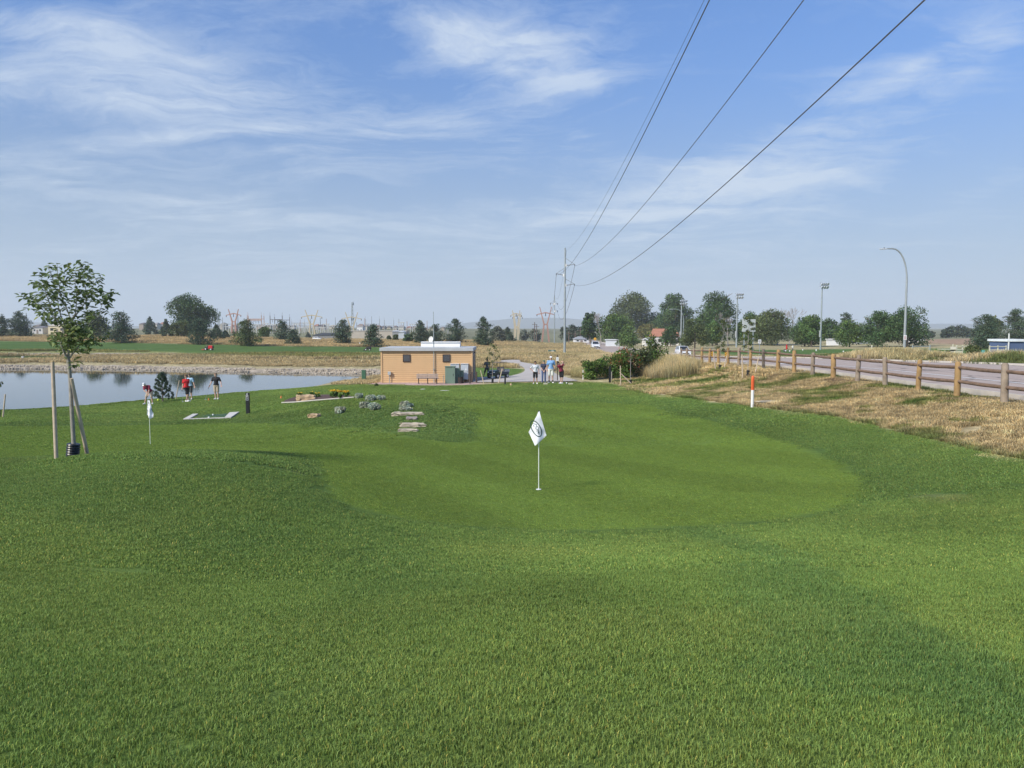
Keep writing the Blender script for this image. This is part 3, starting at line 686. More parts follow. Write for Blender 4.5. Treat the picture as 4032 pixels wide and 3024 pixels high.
# tall prairie grass
def strawcol(x, y):
    c = np.array([.46,.41,.25]) * (1 + .18 * rng.normal(size=(len(x), 1))); g = np.clip(fbm(x, y, 6, 121), 0, 1)[:, None]
    return np.clip(c * (1 - g) + np.array([.26,.27,.11]) * g, .03, .85)
tall = patch('tall_blades', .7, 110, .62, .012, .55, bm_straw, .45, droop=.35, straw=.1)
mids = patch('mid_blades', 1.5, 220, .42, .03, .6, bm_straw, .45, droop=.35, straw=.1)
fars = patch('far_blades', 4.0, 420, .48, .07, .6, bm_straw, .5, droop=.35, straw=.1)
TALLZ = [(7.8,55),(9.3,50),(11.6,53),(13.6,60),(14.9,66),(15.2,92),(15.8,128),(11,128),(9.0,100),(8.2,80),(5.6,66),(4.3,59),(5.6,57.2)]
notpath = lambda x, y: sdf(x, y, PAVE) > .7
layer('tall_prairie_grass', 3, 17, 49, 130, .5, lambda x, y: ((y > 59.5) | (x > 10.6)) & (sdf(x, y, TALLZ) < .5 * fbm(x, y, 3, 131)) & notpath(x, y), tall, 'tall golden bunch grass between the tee and the road', strawcol, (.8, 1.25), lambda x, y: 1.0 + .35 * fbm(x, y, 4, 133))
layer('tall_prairie_grass', 9, 14.6, 50, 66, .34, lambda x, y: (np.hypot((x-11.7)/1.7, (y-58)/6) < 1 + .2*fbm(x, y, 1, 135)), tall, 'tallest clump of seed grass at the end of the fence', strawcol, (1.1, 1.5), lambda x, y: (1.45 + .35 * fbm(x, y, 1.2, 133)) * (1.12 - .25 * np.abs(x - 12)))
def prairie(x, y):
    c, K = zone(x, y); return (K[:, 2] > .6) & (x < np.interp(y, ROAD_Y, ROAD_L) - 1.5) & notpath(x, y) & (sdf(x, y, POND) > 5) & (sdf(x, y, POND2) > 5)
def pcol(x, y):
    c, K = zone(x, y); return np.clip(c * 1.08 * (1 + .14 * rng.normal(size=(len(x), 1))), .03, .85)
layer('prairie_grass', -75, 17, 62, 112, 1.15, lambda x, y: prairie(x, y) & (sdf(x, y, TALLZ) > 0), mids, 'dry prairie grass round the pond and path', pcol, (.8, 1.2), lambda x, y: .55 + .25*fbm(x, y, 6, 137) + .3*(x > -3))
layer('prairie_grass', -190, 30, 112, 330, 3.4, prairie, fars, 'golden prairie grass on the far slopes', pcol, (.8, 1.2), lambda x, y: .8 + .4*fbm(x, y, 12, 139))
# far verge of the road
def vergecol(x, y):
    g = (fbm(x, y, 4, 147) > .12)[:, None] & (np.abs(y[:, None] - 70) > 9); return np.where(g, np.array([.13,.17,.06]), strawcol(x, y))
def verge(x, y): return (x > np.interp(y, ROAD_Y, ROAD_R) + 1.0) & (x < np.interp(y, ROAD_Y, ROAD_R) + 5.5 + 2*fbm(x, y, 12, 141)) & (fbm(x, y, 9, 143) > -.25)
layer('verge_grass', 31, 45, 42, 150, .8, verge, mids, 'dry grass along the far verge of the road', lambda x, y: vergecol(x, y), (.8, 1.2), lambda x, y: .42 + .35*np.clip(fbm(x, y, 5, 143) + .1, 0, 1) + 1.5*np.exp(-((y-70)/7)**2) + .8*np.exp(-((y-54)/2.5)**2))
# red-brown stones along the water line
stone_src = []
def stone_patch():
    b = MB(); g = random.Random(3)
    for _ in range(46):
        s = g.uniform(.12, .34); c = (g.uniform(-1.5, 1.5), g.uniform(-1.5, 1.5), s*.25); k = len(b.v)
        b.ell(c, (s, s*g.uniform(.6, 1), s*g.uniform(.4, .75)), 6, 4, rot=(g.random(), g.random(), g.random()*6))
        for i in range(k, len(b.v)): b.v[i] = tuple(q + g.uniform(-.12, .12)*s for q in b.v[i])
    o = b.build('stone_patch', mat('shore_stone', (.43,.37,.29), .95, .35, 2.2)); COL.objects.unlink(o); return o
sp_ = stone_patch()
def shore(x, y, p): d = sdf(x, y, p); return (d > -.7) & (d < 2.4) & (fbm(x, y, 4, 151) > -.3)
x, y = jgrid(-80, -3, 92, 118, .85, lambda a, c: shore(a, c, POND) & inview(a, c))
x2, y2 = jgrid(-120, -30, 146, 172, 1.3, lambda a, c: shore(a, c, POND2) & inview(a, c))
for xx, yy, lb in ((x, y, 'pale rubble along the far bank of the pond'), (x2, y2, 'pale rubble along the second pond')):
    scatter('rubble', xx, yy, H(xx, yy), np.ones((len(xx), 3)), rng.uniform(.25, .6, len(xx)), sp_, lb, tilt=False)
def tagk(o): o['kind'] = 'stuff'; return o
# ------------------------------------------------------------------ trees and shrubs
def leaf_mat(name, col, rough=.6, trans=.2):
    m = bpy.data.materials.new(name); N, L = nodes(m); b = N['Principled BSDF']; b.inputs['Roughness'].default_value = rough; b.inputs['Specular IOR Level'].default_value = .25
    c = N.new('ShaderNodeAttribute'); c.attribute_name = 'bc'
    m1 = N.new('ShaderNodeVectorMath'); m1.operation = 'MULTIPLY'; L.new(c.outputs['Color'], m1.inputs[0]); m1.inputs[1].default_value = col
    L.new(m1.outputs[0], b.inputs['Base Color']); tr = N.new('ShaderNodeBsdfTranslucent'); L.new(m1.outputs[0], tr.inputs['Color'])
    ms = N.new('ShaderNodeMixShader'); ms.inputs[0].default_value = trans; L.new(b.outputs[0], ms.inputs[1]); L.new(tr.outputs[0], ms.inputs[2]); L.new(ms.outputs[0], N['Material Output'].inputs['Surface'])
    return m
LM = {'green': leaf_mat('broad_leaf', (.10,.165,.045)), 'dark': leaf_mat('dark_leaf', (.070,.122,.042)), 'pine': leaf_mat('pine_needle', (.072,.108,.062), .7, .08),
      'olive': leaf_mat('olive_leaf', (.105,.138,.050)), 'yellow': leaf_mat('yellowing_leaf', (.20,.19,.055)), 'grey': leaf_mat('silver_leaf', (.17,.19,.14)),
      'silver': leaf_mat('blue_spruce_needle', (.44,.48,.37), .6, .1), 'bush': leaf_mat('bush_leaf', (.10,.17,.035)), 'red': leaf_mat('turning_leaf', (.30,.10,.045)), 'maple': leaf_mat('sapling_leaf', (.19,.25,.11), .45, .3),
      'far': leaf_mat('far_leaf', (.07,.095,.06)), 'flower': leaf_mat('yellow_petal', (.70,.45,.03), .6, .2)}
bark = mat('bark', (.19,.155,.125), .95, .3, 8, bump=.4); bark_grey = mat('bare_twig', (.30,.27,.25), .95, .2, 5)
def leaf_cloud(name, lobes, n, size, m, parent, shell=.55, quad=True, aspect=.7, seed=0, var=.32, droop=0, sq=1.0):
    """leaf sized faces spread over many uneven lobes (cx,cy,cz,rx,ry,rz)"""
    g = np.random.default_rng(seed + 11)
    lb = np.array(lobes, float); wgt = (lb[:,3]*lb[:,5]) ** 1.0; pk = g.choice(len(lb), n, p=wgt/wgt.sum()); q = lb[pk]
    d = g.normal(size=(n, 3)); d /= np.linalg.norm(d, axis=1)[:, None]; rad = (shell + (1 - shell) * g.random(n)) * g.uniform(.85, 1.12, n)
    c = q[:, :3] + d * q[:, 3:6] * rad[:, None]
    a = g.normal(size=(n, 3)); a[:, 2] *= sq; a /= np.linalg.norm(a, axis=1)[:, None]; b = np.cross(a, g.normal(size=(n, 3))); b /= np.linalg.norm(b, axis=1)[:, None] + 1e-9
    s = size * g.uniform(.6, 1.4, n)[:, None]
    v = np.stack([c - a*s*.5, c + b*s*aspect*.5, c + a*s*.5, c - b*s*aspect*.5], 1).reshape(-1, 3)
    f = np.arange(n*4).reshape(n, 4); me = np_mesh(name, v, f)
    lobeb = g.normal(1, var*.6, len(lb))[pk]; br = g.normal(1, var, n) * lobeb; hue = g.normal(0, .06, n) + g.normal(0, .06, len(lb))[pk]
    cc = np.stack([br*(1+hue), br, br*(1-hue*.5)], 1); col_attr(me, 'bc', np.clip(np.repeat(cc, 4, 0), .2, 2.2)); me.materials.append(m)
    o = bpy.data.objects.new(name, me); link(o, parent); return o
def branches(w, h, g, n=5, th=None, z0=.12, spread=.7, sub=2, top=.92):
    b = MB(); th = th or h * .028
    lean = g.uniform(-.04, .04) * h
    trunk = [(0,0,-.2), (lean*.3, 0, h*.25), (lean*.7, lean*.4, h*.55), (lean, lean*.5, h*top)]
    b.tube(trunk, [th, th*.8, th*.5, th*.12], 7)
    for i in range(n):
        t = z0 + (.8 - z0) * (i + g.random()) / n; a = g.uniform(0, 6.28); z = h * t; l = w * spread * g.uniform(.6, 1)
        p0 = (lean*t, 0, z); p1 = (lean*t + math.cos(a)*l*.5, math.sin(a)*l*.5, z + h*.10); p2 = (lean*t + math.cos(a)*l, math.sin(a)*l, z + h*.2*g.uniform(.3, 1.2))
        b.tube([p0, p1, p2], [th*.45, th*.3, th*.08], 5)
        for _ in range(sub):
            a2 = a + g.uniform(-1, 1); b.tube([p1, (p1[0]+math.cos(a2)*l*.4, p1[1]+math.sin(a2)*l*.4, p1[2]+h*.09*g.random())], [th*.2, th*.05], 4)
    return b
def tree(px, top, base, hw, kind, label, name=None, group=None, leaf=None, Y=None, cat='tree', trunk=None, seed=None):
    seed = seed if seed is not None else int(px * 7 + top); g = random.Random(seed)
    if Y is None: x, Y, z = gnd(px, base, 60)
    else: x = xat(px, Y, base); z = h1(x, Y)
    if Y > 420: Y = 420; x = xat(px, Y, base); z = h1(x, Y)
    h = P(px, top, Y)[2] - z; w = hw * Y / F * (1.42 if kind != 'shrub' else 1.0)
    names = {'dec': 'leafy_tree', 'pine': 'pine_tree', 'cone': 'spruce_tree', 'bare': 'bare_tree', 'shrub': 'shrub', 'willow': 'cottonwood_tree'}
    t = thing(name or names[kind], label, cat, (x, Y, z), 0, group)
    lobes = []; q = Y / F * 3.94   # one picture pixel in metres here
    if kind in ('dec', 'willow', 'shrub'):
        cb = {'dec': .08, 'willow': .14, 'shrub': .02}[kind] * h; ch = h - cb; nl = int(22 + 18 * min(1, hw / 60))
        for i in range(nl):
            u = (i + .5) / nl; zz_ = cb + ch * (.12 + .80 * u); prof = math.sin(math.pi * min(1, (.18 + .78 * u))) ** .55
            a = g.uniform(0, 6.28); rr = w * prof * g.uniform(.35, .78); lr = w * g.uniform(.30, .46) * (1.1 - .40 * u)
            lobes.append((rr*math.cos(a), rr*math.sin(a), zz_, lr, lr, min(lr, ch*.28) * g.uniform(.7, 1)))
        lobes.append((0, 0, cb + ch*.5, w*.5, w*.5, ch*.36))
        n = int(np.clip(w*h*60/(q*q*4.5), 1800, 14000)); sz = q * 1.4
        branches(w, h, g, 6, trunk or max(h*.03, .12)).build('trunk', bark, t)
        leaf_cloud('crown', lobes, n, sz, LM[leaf or 'green'], t, .5, seed=seed)
    elif kind == 'pine':
        for i in range(52):
            u = (i + .5) / 52; zz_ = h * (.06 + .90 * u); prof = (1 - u) ** .5 * (.82 + .18*math.sin(u*9 + seed)) * (.75 + min(.25, u)) + .05
            a = i * 2.4 + g.uniform(-.5, .5); rr = w * prof * g.uniform(.45, .92); lr = w * g.uniform(.20, .33) * (1.12 - .5*u)
            lobes.append((rr*math.cos(a), rr*math.sin(a), zz_ + .05*h*g.uniform(-1, 1), lr, lr, lr*.55))
            if g.random() < .5: lobes.append((rr*.4*math.cos(a), rr*.4*math.sin(a), zz_, lr*1.2, lr*1.2, lr*.9))
        n = int(np.clip(w*h*60/(q*q*5), 1800, 12000)); sz = q * 1.35
        branches(w, h, g, 7, max(h*.028, .10), .1, .75).build('trunk', bark, t)
        leaf_cloud('crown', lobes, n, sz, LM[leaf or 'pine'], t, .35, aspect=.45, seed=seed, var=.28)
    elif kind == 'cone':
        for i in range(26):
            u = (i + .5) / 26; a = i * 2.4; rr = w * (1 - u) * .62; lr = w * (.34 - .2*u) * g.uniform(.8, 1.15)
            lobes.append((rr*math.cos(a), rr*math.sin(a), h*(.08 + .86*u), lr, lr, lr*.8))
        n = int(np.clip(w*h*60/(q*q*5), 1500, 9000)); branches(w, h, g, 4, max(h*.02, .08), .1, .5).build('trunk', bark, t)
        leaf_cloud('crown', lobes, n, q*1.4, LM[leaf or 'pine'], t, .4, aspect=.45, seed=seed)
    elif kind == 'bare':
        b = MB(); th = h * .022
        def grow(p, d, l, r_, lv):
            e = p + d * l; b.tube([p, p + d*l*.5 + Vector((g.uniform(-1,1), g.uniform(-1,1), 0))*l*.06, e], [r_, r_*.8, r_*.55], 5 if lv < 2 else 4, caps=False)
            if lv >= 5: return
            for _ in range(3 if lv < 4 else 2):
                nd = (d + Vector((g.uniform(-1,1), g.uniform(-1,1), g.uniform(-.15,.75))) * .75).normalized(); grow(e, nd, l * g.uniform(.6, .85), max(r_*.55, q*.09), lv+1)
        grow(Vector((0,0,-.2)), Vector((g.uniform(-.1,.1), 0, 1)).normalized(), h*.30, th, 0); 
        mx_ = max(v[2] for v in b.v); b.v = [(v[0]*h/mx_*min(1.2, w/(.42*h)), v[1]*h/mx_, v[2]*h/mx_) for v in b.v]
        b.build('trunk', bark_grey, t, fix=False)
        if leaf:
            for i in range(7): lobes.append((g.uniform(-.5,.5)*w, g.uniform(-.5,.5)*w, h*g.uniform(.3,.85), w*.28, w*.28, h*.08))
            leaf_cloud('crown', lobes, 350, q, LM[leaf], t, .3, seed=seed)
    return t
GP = 'trees beyond the golf course'; GR_ = 'trees on the far side of the road'
TREES = [
 (12,1238,1328,26,'pine','dark pine cut by the left edge of the view'), (78,1228,1327,54,'pine','wide dark pine left of the staked sapling, its limbs layered'),
 (175,1253,1310,20,'cone','small dusky conifer in front of the cream house'), (368,1228,1337,46,'dec','sparse tree seen through the crown of the staked sapling','olive'),
 (478,1228,1350,56,'pine','broad pine with a bare forked stem on the golden bank'), (592,1243,1318,28,'cone','dense dark rounded spruce standing alone before the skyline'),
 (655,1252,1327,25,'cone','narrow spruce at the left of the tallest cottonwood'), (746,1165,1322,74,'willow','tallest rounded cottonwood of the left-hand skyline','dark'),
 (715,1262,1328,34,'dec','low yellow-green bush tree under the tall cottonwood','olive'), (787,1252,1357,52,'pine','spreading pine in front of the tall cottonwood, above the red mower'),
 (853,1275,1336,30,'cone','dark pine at the right foot of the tall cottonwood'), (887,1300,1330,17,'cone','small round conifer beside the first red pylon'),
 (970,1258,1362,54,'pine','large olive pine with dead lower limbs in front of the left red pylon','olive'), (1046,1288,1330,23,'dec','small rounded green tree before the substation frames','green'),
 (1112,1262,1340,40,'pine','bright green pine in the middle of the substation'), (1155,1298,1358,35,'pine','low wide pine on a short stem, right of the bright green one'),
 (1213,1306,1332,11,'cone','tiny grey conifer beside the dark roofed shed','grey'), (1350,1254,1354,41,'pine','tall dense pine standing against the grey warehouse'),
 (1470,1276,1366,40,'pine','ragged cone shaped pine behind the black mower'), (1655,1262,1354,34,'pine','shaggy pine just left of the flat roofed pump house mast'),
 (1715,1276,1352,40,'pine','wide pine directly behind the white roof hood'), (1795,1254,1351,43,'pine','open layered pine above the right half of the pump house'),
 (1903,1246,1364,42,'pine','tallest pine to the right of the pump house'), (1952,1284,1348,30,'dec','greyish rounded tree leaning on the pine right of the pump house','grey'),
 (1998,1285,1345,28,'cone','dark compact pine left of the tan pylon'), (2062,1297,1337,20,'shrub','silvery bush between the tan pylon and the red one','grey'), (2104,1294,1338,28,'shrub','larger silvery bush at the left foot of the red pylon','grey'),
 (1558,1318,1342,13,'shrub','small green bush at the foot of the warehouse','olive'), (1606,1316,1347,18,'dec','small dark tree at the right corner of the warehouse','dark'), (1532,1322,1340,10,'shrub','low shrub under the pale warehouse wall','olive')]
for t_ in TREES: tree(*t_[:6], leaf=t_[6] if len(t_) > 6 else None, group=GP)
TREES_R = [
 (2222,1286,1342,22,'dec','hazy tree nearest the tall steel pole','far'), (2256,1278,1342,24,'dec','middle hazy tree beyond the bend of the road','far'), (2292,1284,1342,20,'dec','hazy tree at the right of the distant shed roof','far'),
 (2325,1224,1357,28,'dec','narrow dark tree at the roadside behind the yellow sign','dark'), (2365,1230,1358,24,'bare','dead grey tree beside the yellow road sign'),
 (2425,1240,1358,66,'dec','big rounded deep green tree at the road bend','green'), (2482,1156,1342,74,'willow','tallest cottonwood over the road bend, crown drooping','olive'),
 (2470,1308,1366,38,'dec','low leafy tree behind the orange berried bush','green'), (2555,1280,1348,42,'dec','round yellowing tree beside the red roof','yellow'),
 (2590,1232,1342,56,'dec','dark wide tree behind the red tiled roof','dark'), (2655,1153,1348,56,'willow','tall ragged cottonwood behind the twin poles','dark'),
 (2640,1282,1364,32,'dec','small tree in front of the white house with red roof','dark'), (2735,1256,1372,48,'dec','bushy tree right of the far street lamp','olive'),
 (2820,1155,1360,78,'willow','great rounded tree left of the middle floodlight, part of it twiggy','dark'), (2805,1262,1364,30,'dec','small green tree under the great rounded tree','green'),
 (2868,1225,1362,34,'bare','grey twiggy tree just left of the middle floodlight'), (2950,1232,1358,48,'dec','leafy tree behind the back of the scoreboard','green'),
 (3035,1222,1360,62,'dec','wide thinning tree right of the scoreboard','olive'), (3062,1207,1356,40,'bare','bare crown rising over the thinning tree'), (3108,1205,1352,34,'bare','leafless tree with curling limbs, right of the thinning tree'),
 (3168,1248,1364,46,'dec','dark low tree left of the right floodlight','dark'), (3195,1240,1366,46,'dec','leafy tree behind the right floodlight pole','green'),
 (3265,1254,1352,32,'dec','small tree in front of the long white fence','dark'), (3330,1230,1347,42,'pine','dark conifer top above the round green tree'),
 (3345,1266,1366,52,'dec','rounded bright green tree beside the grey barn','green'), (3455,1230,1366,64,'dec','broad tree to the right of the grey barn','dark'),
 (3572,1215,1366,70,'dec','largest broad tree behind the near street lamp','dark'), (3660,1304,1330,16,'dec','first small hazy tree on the far brown field','far'), (3640,1308,1330,14,'dec','hazy tree next to the white gabled house','far'),
 (3735,1292,1331,26,'dec','left hazy tree of the dark grove on the brown field','far'), (3765,1284,1331,34,'dec','middle and highest tree of the dark grove on the brown field','far'), (3805,1290,1331,30,'dec','right hazy tree of the dark grove on the brown field','far'),
 (3875,1238,1372,64,'pine','spreading dark pine with low limbs over the brown field'), (3905,1240,1350,30,'dec','thin tree rising behind the spreading dark pine','olive'), (3992,1220,1360,64,'pine','big dark pine above the blue shed'),
 (3830,1358,1400,34,'shrub','grassy bush left of the teal bin','olive')]
for t_ in TREES_R: tree(*t_[:6], leaf=t_[6] if len(t_) > 6 else None, group=GR_)
# roadside bushes behind the tee, one with orange berries
def bush(px, base, Y, w, h, label, leaf, n=1500, extra=None, seed=1, name='bush'):
    x = xat(px, Y, base); z = h1(x, Y); t = thing(name, label, 'bush', (x, Y, z)); g = random.Random(seed); lobes = []
    for i in range(16):
        a = g.uniform(0, 6.28); u = g.random(); lobes.append((w*.75*math.cos(a)*g.random(), w*.6*math.sin(a)*g.random(), h*(.15 + .65*u), w*.33, w*.33, h*.22))
    b = MB()
    for i in range(7): a = g.uniform(0, 6.28); b.tube([(0,0,-.1), (math.cos(a)*w*.25, math.sin(a)*w*.25, h*.4), (math.cos(a)*w*.5, math.sin(a)*w*.5, h*.75)], [.03,.02,.008], 5)
    b.build('stem', bark, t); leaf_cloud('foliage', lobes, n, .15, LM[leaf], t, .45, seed=seed)
    if extra: tagk(leaf_cloud('berries', [l for l in lobes if l[2] > h*.45], extra[1], .13, LM[extra[0]], t, .95, seed=seed+5))
    return t
bush(2335,1475,58,1.35,1.6,'low dark green bush at the left end of the roadside thicket','bush',1700,seed=3)
bush(2400,1470,58.4,1.45,2.1,'dark green bush second from the left in the thicket','bush',2000,seed=4)
bush(2455,1465,57.6,1.5,2.35,'bush full of orange berries in the middle of the thicket','bush',2100,('red',420),seed=5)
bush(2520,1460,58.5,1.45,2.6,'olive bush right of the orange berried one','olive',1900,seed=6)
bush(2575,1440,61,1.4,3.2,'bright green bush at the right end of the thicket','bush',1900,('red',60),seed=7)
# silvery shrubs of the mound
SH = [(1417,1568,21,22,'leftmost of the upper row of silvery shrubs'), (1457,1577,26,25,'middle silvery shrub of the upper row'), (1502,1575,19,20,'rightmost silvery shrub of the upper row'),
      (1437,1606,22,28,'smaller silvery shrub tucked behind the biggest one'), (1470,1615,33,33,'biggest silvery shrub on the mound'), (1340,1627,27,29,'lone silvery shrub on the left slope of the mound'),
      (1601,1604,28,28,'dark hearted silvery shrub above the stone steps'), (1598,1617,29,17,'flat pale silvery shrub right above the topmost stone step')]
for i, (px, py, hw, hh, lb) in enumerate(SH):
    x, Y, z = gnd(px, py, 15); t = thing('silver_shrub', lb, 'shrub', (x, Y, z), 0, 'silvery dwarf shrubs on the mound'); w = hw*Y/F; h = hh*Y/F; g = random.Random(i)
    lobes = [(w*.7*math.cos(a)*g.uniform(.3,1), w*.6*math.sin(a)*g.uniform(.3,1), h*g.uniform(.25,.62), w*.38, w*.38, h*.34) for a in [g.uniform(0, 6.28) for _ in range(14)]]
    leaf_cloud('foliage', lobes, 2600, .075, LM['silver'], t, .6, aspect=.35, seed=i, var=.3)
    b = MB(); [b.tube([(0,0,-.03), (math.cos(k)*w*.4, math.sin(k)*w*.4, h*.5)], [.012,.004], 4) for k in range(6)]; b.build('stem', bark, t)

# ------------------------------------------------------------------ staked sapling in the left foreground, limb by limb
def sapling():
    Y = 14.0; X0 = xat(292, Y, 1768); z0 = h1(X0, Y); s = Y / F
    t = thing('sapling_tree', 'young staked tree with open leafy crown on the left hump of lawn', 'tree', (X0, Y, z0))
    def L_(rx, ry, d=0): # point of the close view of this tree, as metres from the trunk base
        px, py = rx * .3254, 960 + ry * .3254; p = P(px, py, Y + d); return (p[0] - X0, d, p[2] - z0)
    b = MB(); tips = []
    g = random.Random(5)
    base = (0, 0, -.05); fork = L_(828, 1400)
    b.tube([base, L_(868, 2000), L_(850, 1640), fork], [.040, .036, .032, .034], 10)
    limbs = [ # (points in the close view, depth, start radius)
     ([(828,1400),(790,1340),(745,1230),(740,1170),(775,1080),(770,1020),(690,930),(640,840),(600,720),(560,620),(530,500),(505,440)], -.12, .022),
     ([(740,1170),(760,1060),(780,980),(740,880),(705,760),(695,600),(640,430),(575,270)], .15, .016),
     ([(828,1400),(830,1290),(835,1150),(850,1000),(860,930),(800,760),(735,620),(700,420),(690,240)], -.05, .020),
     ([(860,930),(915,840),(925,700),(930,560),(880,360)], -.25, .014),
     ([(828,1400),(870,1340),(940,1260),(1000,1160),(1020,1070),(960,980),(880,920)], .18, .018),
     ([(860,950),(905,880),(985,770),(1040,700),(1040,560),(1000,420),(975,240)], .05, .016),
     ([(1040,700),(1090,560),(1150,470),(1200,440)], .2, .009), ([(1040,780),(1110,680),(1120,560),(1060,350)], -.15, .010),
     ([(1020,1070),(1100,960),(1190,880),(1220,780),(1250,690),(1300,620)], -.1, .009),
     ([(690,930),(610,850),(540,770),(430,790)], .1, .008), ([(640,960),(560,850),(440,690),(340,640)], -.2, .008), ([(600,720),(680,640),(640,560)], -.2, .006), ([(560,1110),(640,1160),(745,1200)], .25, .006),
     ([(600,900),(520,800),(390,740),(350,730)], .15, .006), ([(1000,1160),(1110,1120),(1190,1150)], .1, .006), ([(940,1260),(1020,1240),(1090,1250)], -.3, .006), ([(745,1230),(690,1210),(640,1100)], .3, .006)]
    for pts, dp, r0 in limbs:
        n = len(pts); q = [Vector(L_(x, y, dp * min(1, i / 3))) for i, (x, y) in enumerate(pts)]
        b.tube(q, [r0 * (1 - .82 * i / (n-1)) for i in range(n)], 6)
        for i in range(1, n):
            if i >= n * .35:
                tips.append(q[i]); tips.append((q[i] + q[i-1]) / 2)
                if g.random() < .8:
                    e = q[i] + Vector((g.uniform(-1,1)*.15, g.uniform(-1,1)*.30, g.uniform(-.02,.22))); b.tube([q[i-1].lerp(q[i], .5), e], [.005, .002], 4); tips.append(e); tips.append(q[i].lerp(e, .6))
    b.build('trunk', mat('sapling_bark', (.30,.28,.24), .85, .25, 14, bump=.4), t, smooth=True)
    # extra leaf spots of the low skirt and the crown
    for cx, cy, rx, ry, n in ((860,1180,190,150,60), (980,1060,200,140,40), (860,1020,150,120,22), (700,420,150,170,20), (1000,360,150,160,24), (1130,560,130,160,16), (1270,620,90,70,10), (450,470,80,50,8), (400,680,90,90,10), (560,540,110,80,10), (860,620,220,150,22), (620,1130,110,60,7), (1150,1170,110,50,8), (850,300,40,80,3), (900,1420,60,40,4), (800,860,120,90,10), (540,880,100,70,7), (1060,830,120,90,12)):
        for _ in range(n): tips.append(Vector(L_(cx + g.gauss(0, .40)*rx, cy + g.gauss(0, .42)*ry, g.uniform(-.45, .45))))
    v = []; f = []; cb = []; gn = np.random.default_rng(3)
    for tp in tips:
        for _ in range(g.randint(2, 4)):
            c = tp + Vector((g.gauss(0,.042), g.gauss(0,.06), g.gauss(-.02,.05))); a = g.uniform(0, 6.28); l = g.uniform(.08, .15); w_ = l * .55
            d = Vector((math.cos(a), math.sin(a), g.uniform(-.75, .15))).normalized(); sd_ = d.cross(Vector((0,0,1))).normalized(); up = sd_.cross(d)
            k = len(v); v += [c, c + d*l*.35 + sd_*w_*.5 + up*.012, c + d*l*.72 + sd_*w_*.36 + up*.004, c + d*l - up*.012, c + d*l*.72 - sd_*w_*.36 + up*.004, c + d*l*.35 - sd_*w_*.5 + up*.012, c + d*l*.5 - up*.008]
            f += [(k, k+1, k+6), (k+1, k+2, k+6), (k+2, k+3, k+6), (k+3, k+4, k+6), (k+4, k+5, k+6), (k+5, k, k+6)]
            br = g.gauss(1, .2); warm = 1.25 if tp.z < 1.9 and g.random() < .5 else (1.5 if g.random() < .05 else 1.0); cb += [(br*warm*1.02, br*(1 + (warm-1)*.5), br*.95)] * 7
    me = bpy.data.meshes.new('leaves'); me.from_pydata([tuple(q) for q in v], [], f); col_attr(me, 'bc', np.clip(np.array(cb), .3, 2.2)); me.materials.append(LM['maple']); link(bpy.data.objects.new('leaves', me), t)
    # black corrugated guard round the foot
    c = MB(); prof = []
    for i in range(15): prof.append((.105 + (.012 if i % 2 else 0), i * .30 / 14))
    c.lathe(prof, 20); o = c.build('trunk_guard', mat('black_plastic', (.012,.014,.018), .4, .1, 3), t, smooth=False); o.rotation_euler = (0, R(7), 0); o.location = (-.03, -.02, -.06)
    # two timber stakes, each a thing of its own
    wood = mat('pale_stake_wood', (.52,.42,.31), .85, .18, 9, bump=.3)
    for (tp_, bt_, d0, d1, lb) in (((207,1427),(221,1793), -.25, -.35, 'thick upright round stake left of the young tree'), ((281,1490),(344,1770), -.12, .25, 'leaning round stake resting against the young tree trunk')):
        p1 = P(*bt_, Y + d1); p1[2] = h1(p1[0], p1[1]) - .03; p0 = P(*tp_, Y + d0); m_ = MB(); base_ = Vector(p1); q = Vector(p0) - base_
        m_.tube([(0,0,0), q*.3, q*.7, q], [.033, .034, .032, .030], 12); o = m_.build('timber_stake', wood, None, smooth=True); o.location = base_; tag(o, lb, 'stake', 'stakes round the young tree')
sapling()
# the small pine by the pond (paddle like tufts)
def young_pine():
    x, Y, z = gnd(640, 1562, 30); Y = 52; x = xat(640, Y, 1562); z = h1(x, Y); s = Y / F; t = thing('young_pine', 'small dark pine with paddle-like tufts on the pond edge', 'tree', (x, Y, z))
    b = MB(); b.tube([(0,0,-.1),(0,0,1.86)], [.05,.012], 6); g = random.Random(9); lobes = []
    for i in range(46):
        u = i / 45; a = i * 2.4; rr = (.15 + .62*(1-u)**.8) * g.uniform(.7, 1.05); zz_ = .12 + 1.65*u; e = Vector((rr*math.cos(a), rr*math.sin(a), zz_ + .16)); b.tube([(0,0,zz_-.05), e], [.012,.005], 4)
        lobes.append((*e, .12, .12, .13)); lobes.append((*(e*.62 + Vector((0,0,zz_*.36))), .075, .075, .09))
    lobes.append((0,0,1.9,.06,.06,.14))
    b.build('trunk', bark, t); leaf_cloud('needles', lobes, 9000, .085, LM['pine'], t, .25, aspect=.3, seed=4)
young_pine()
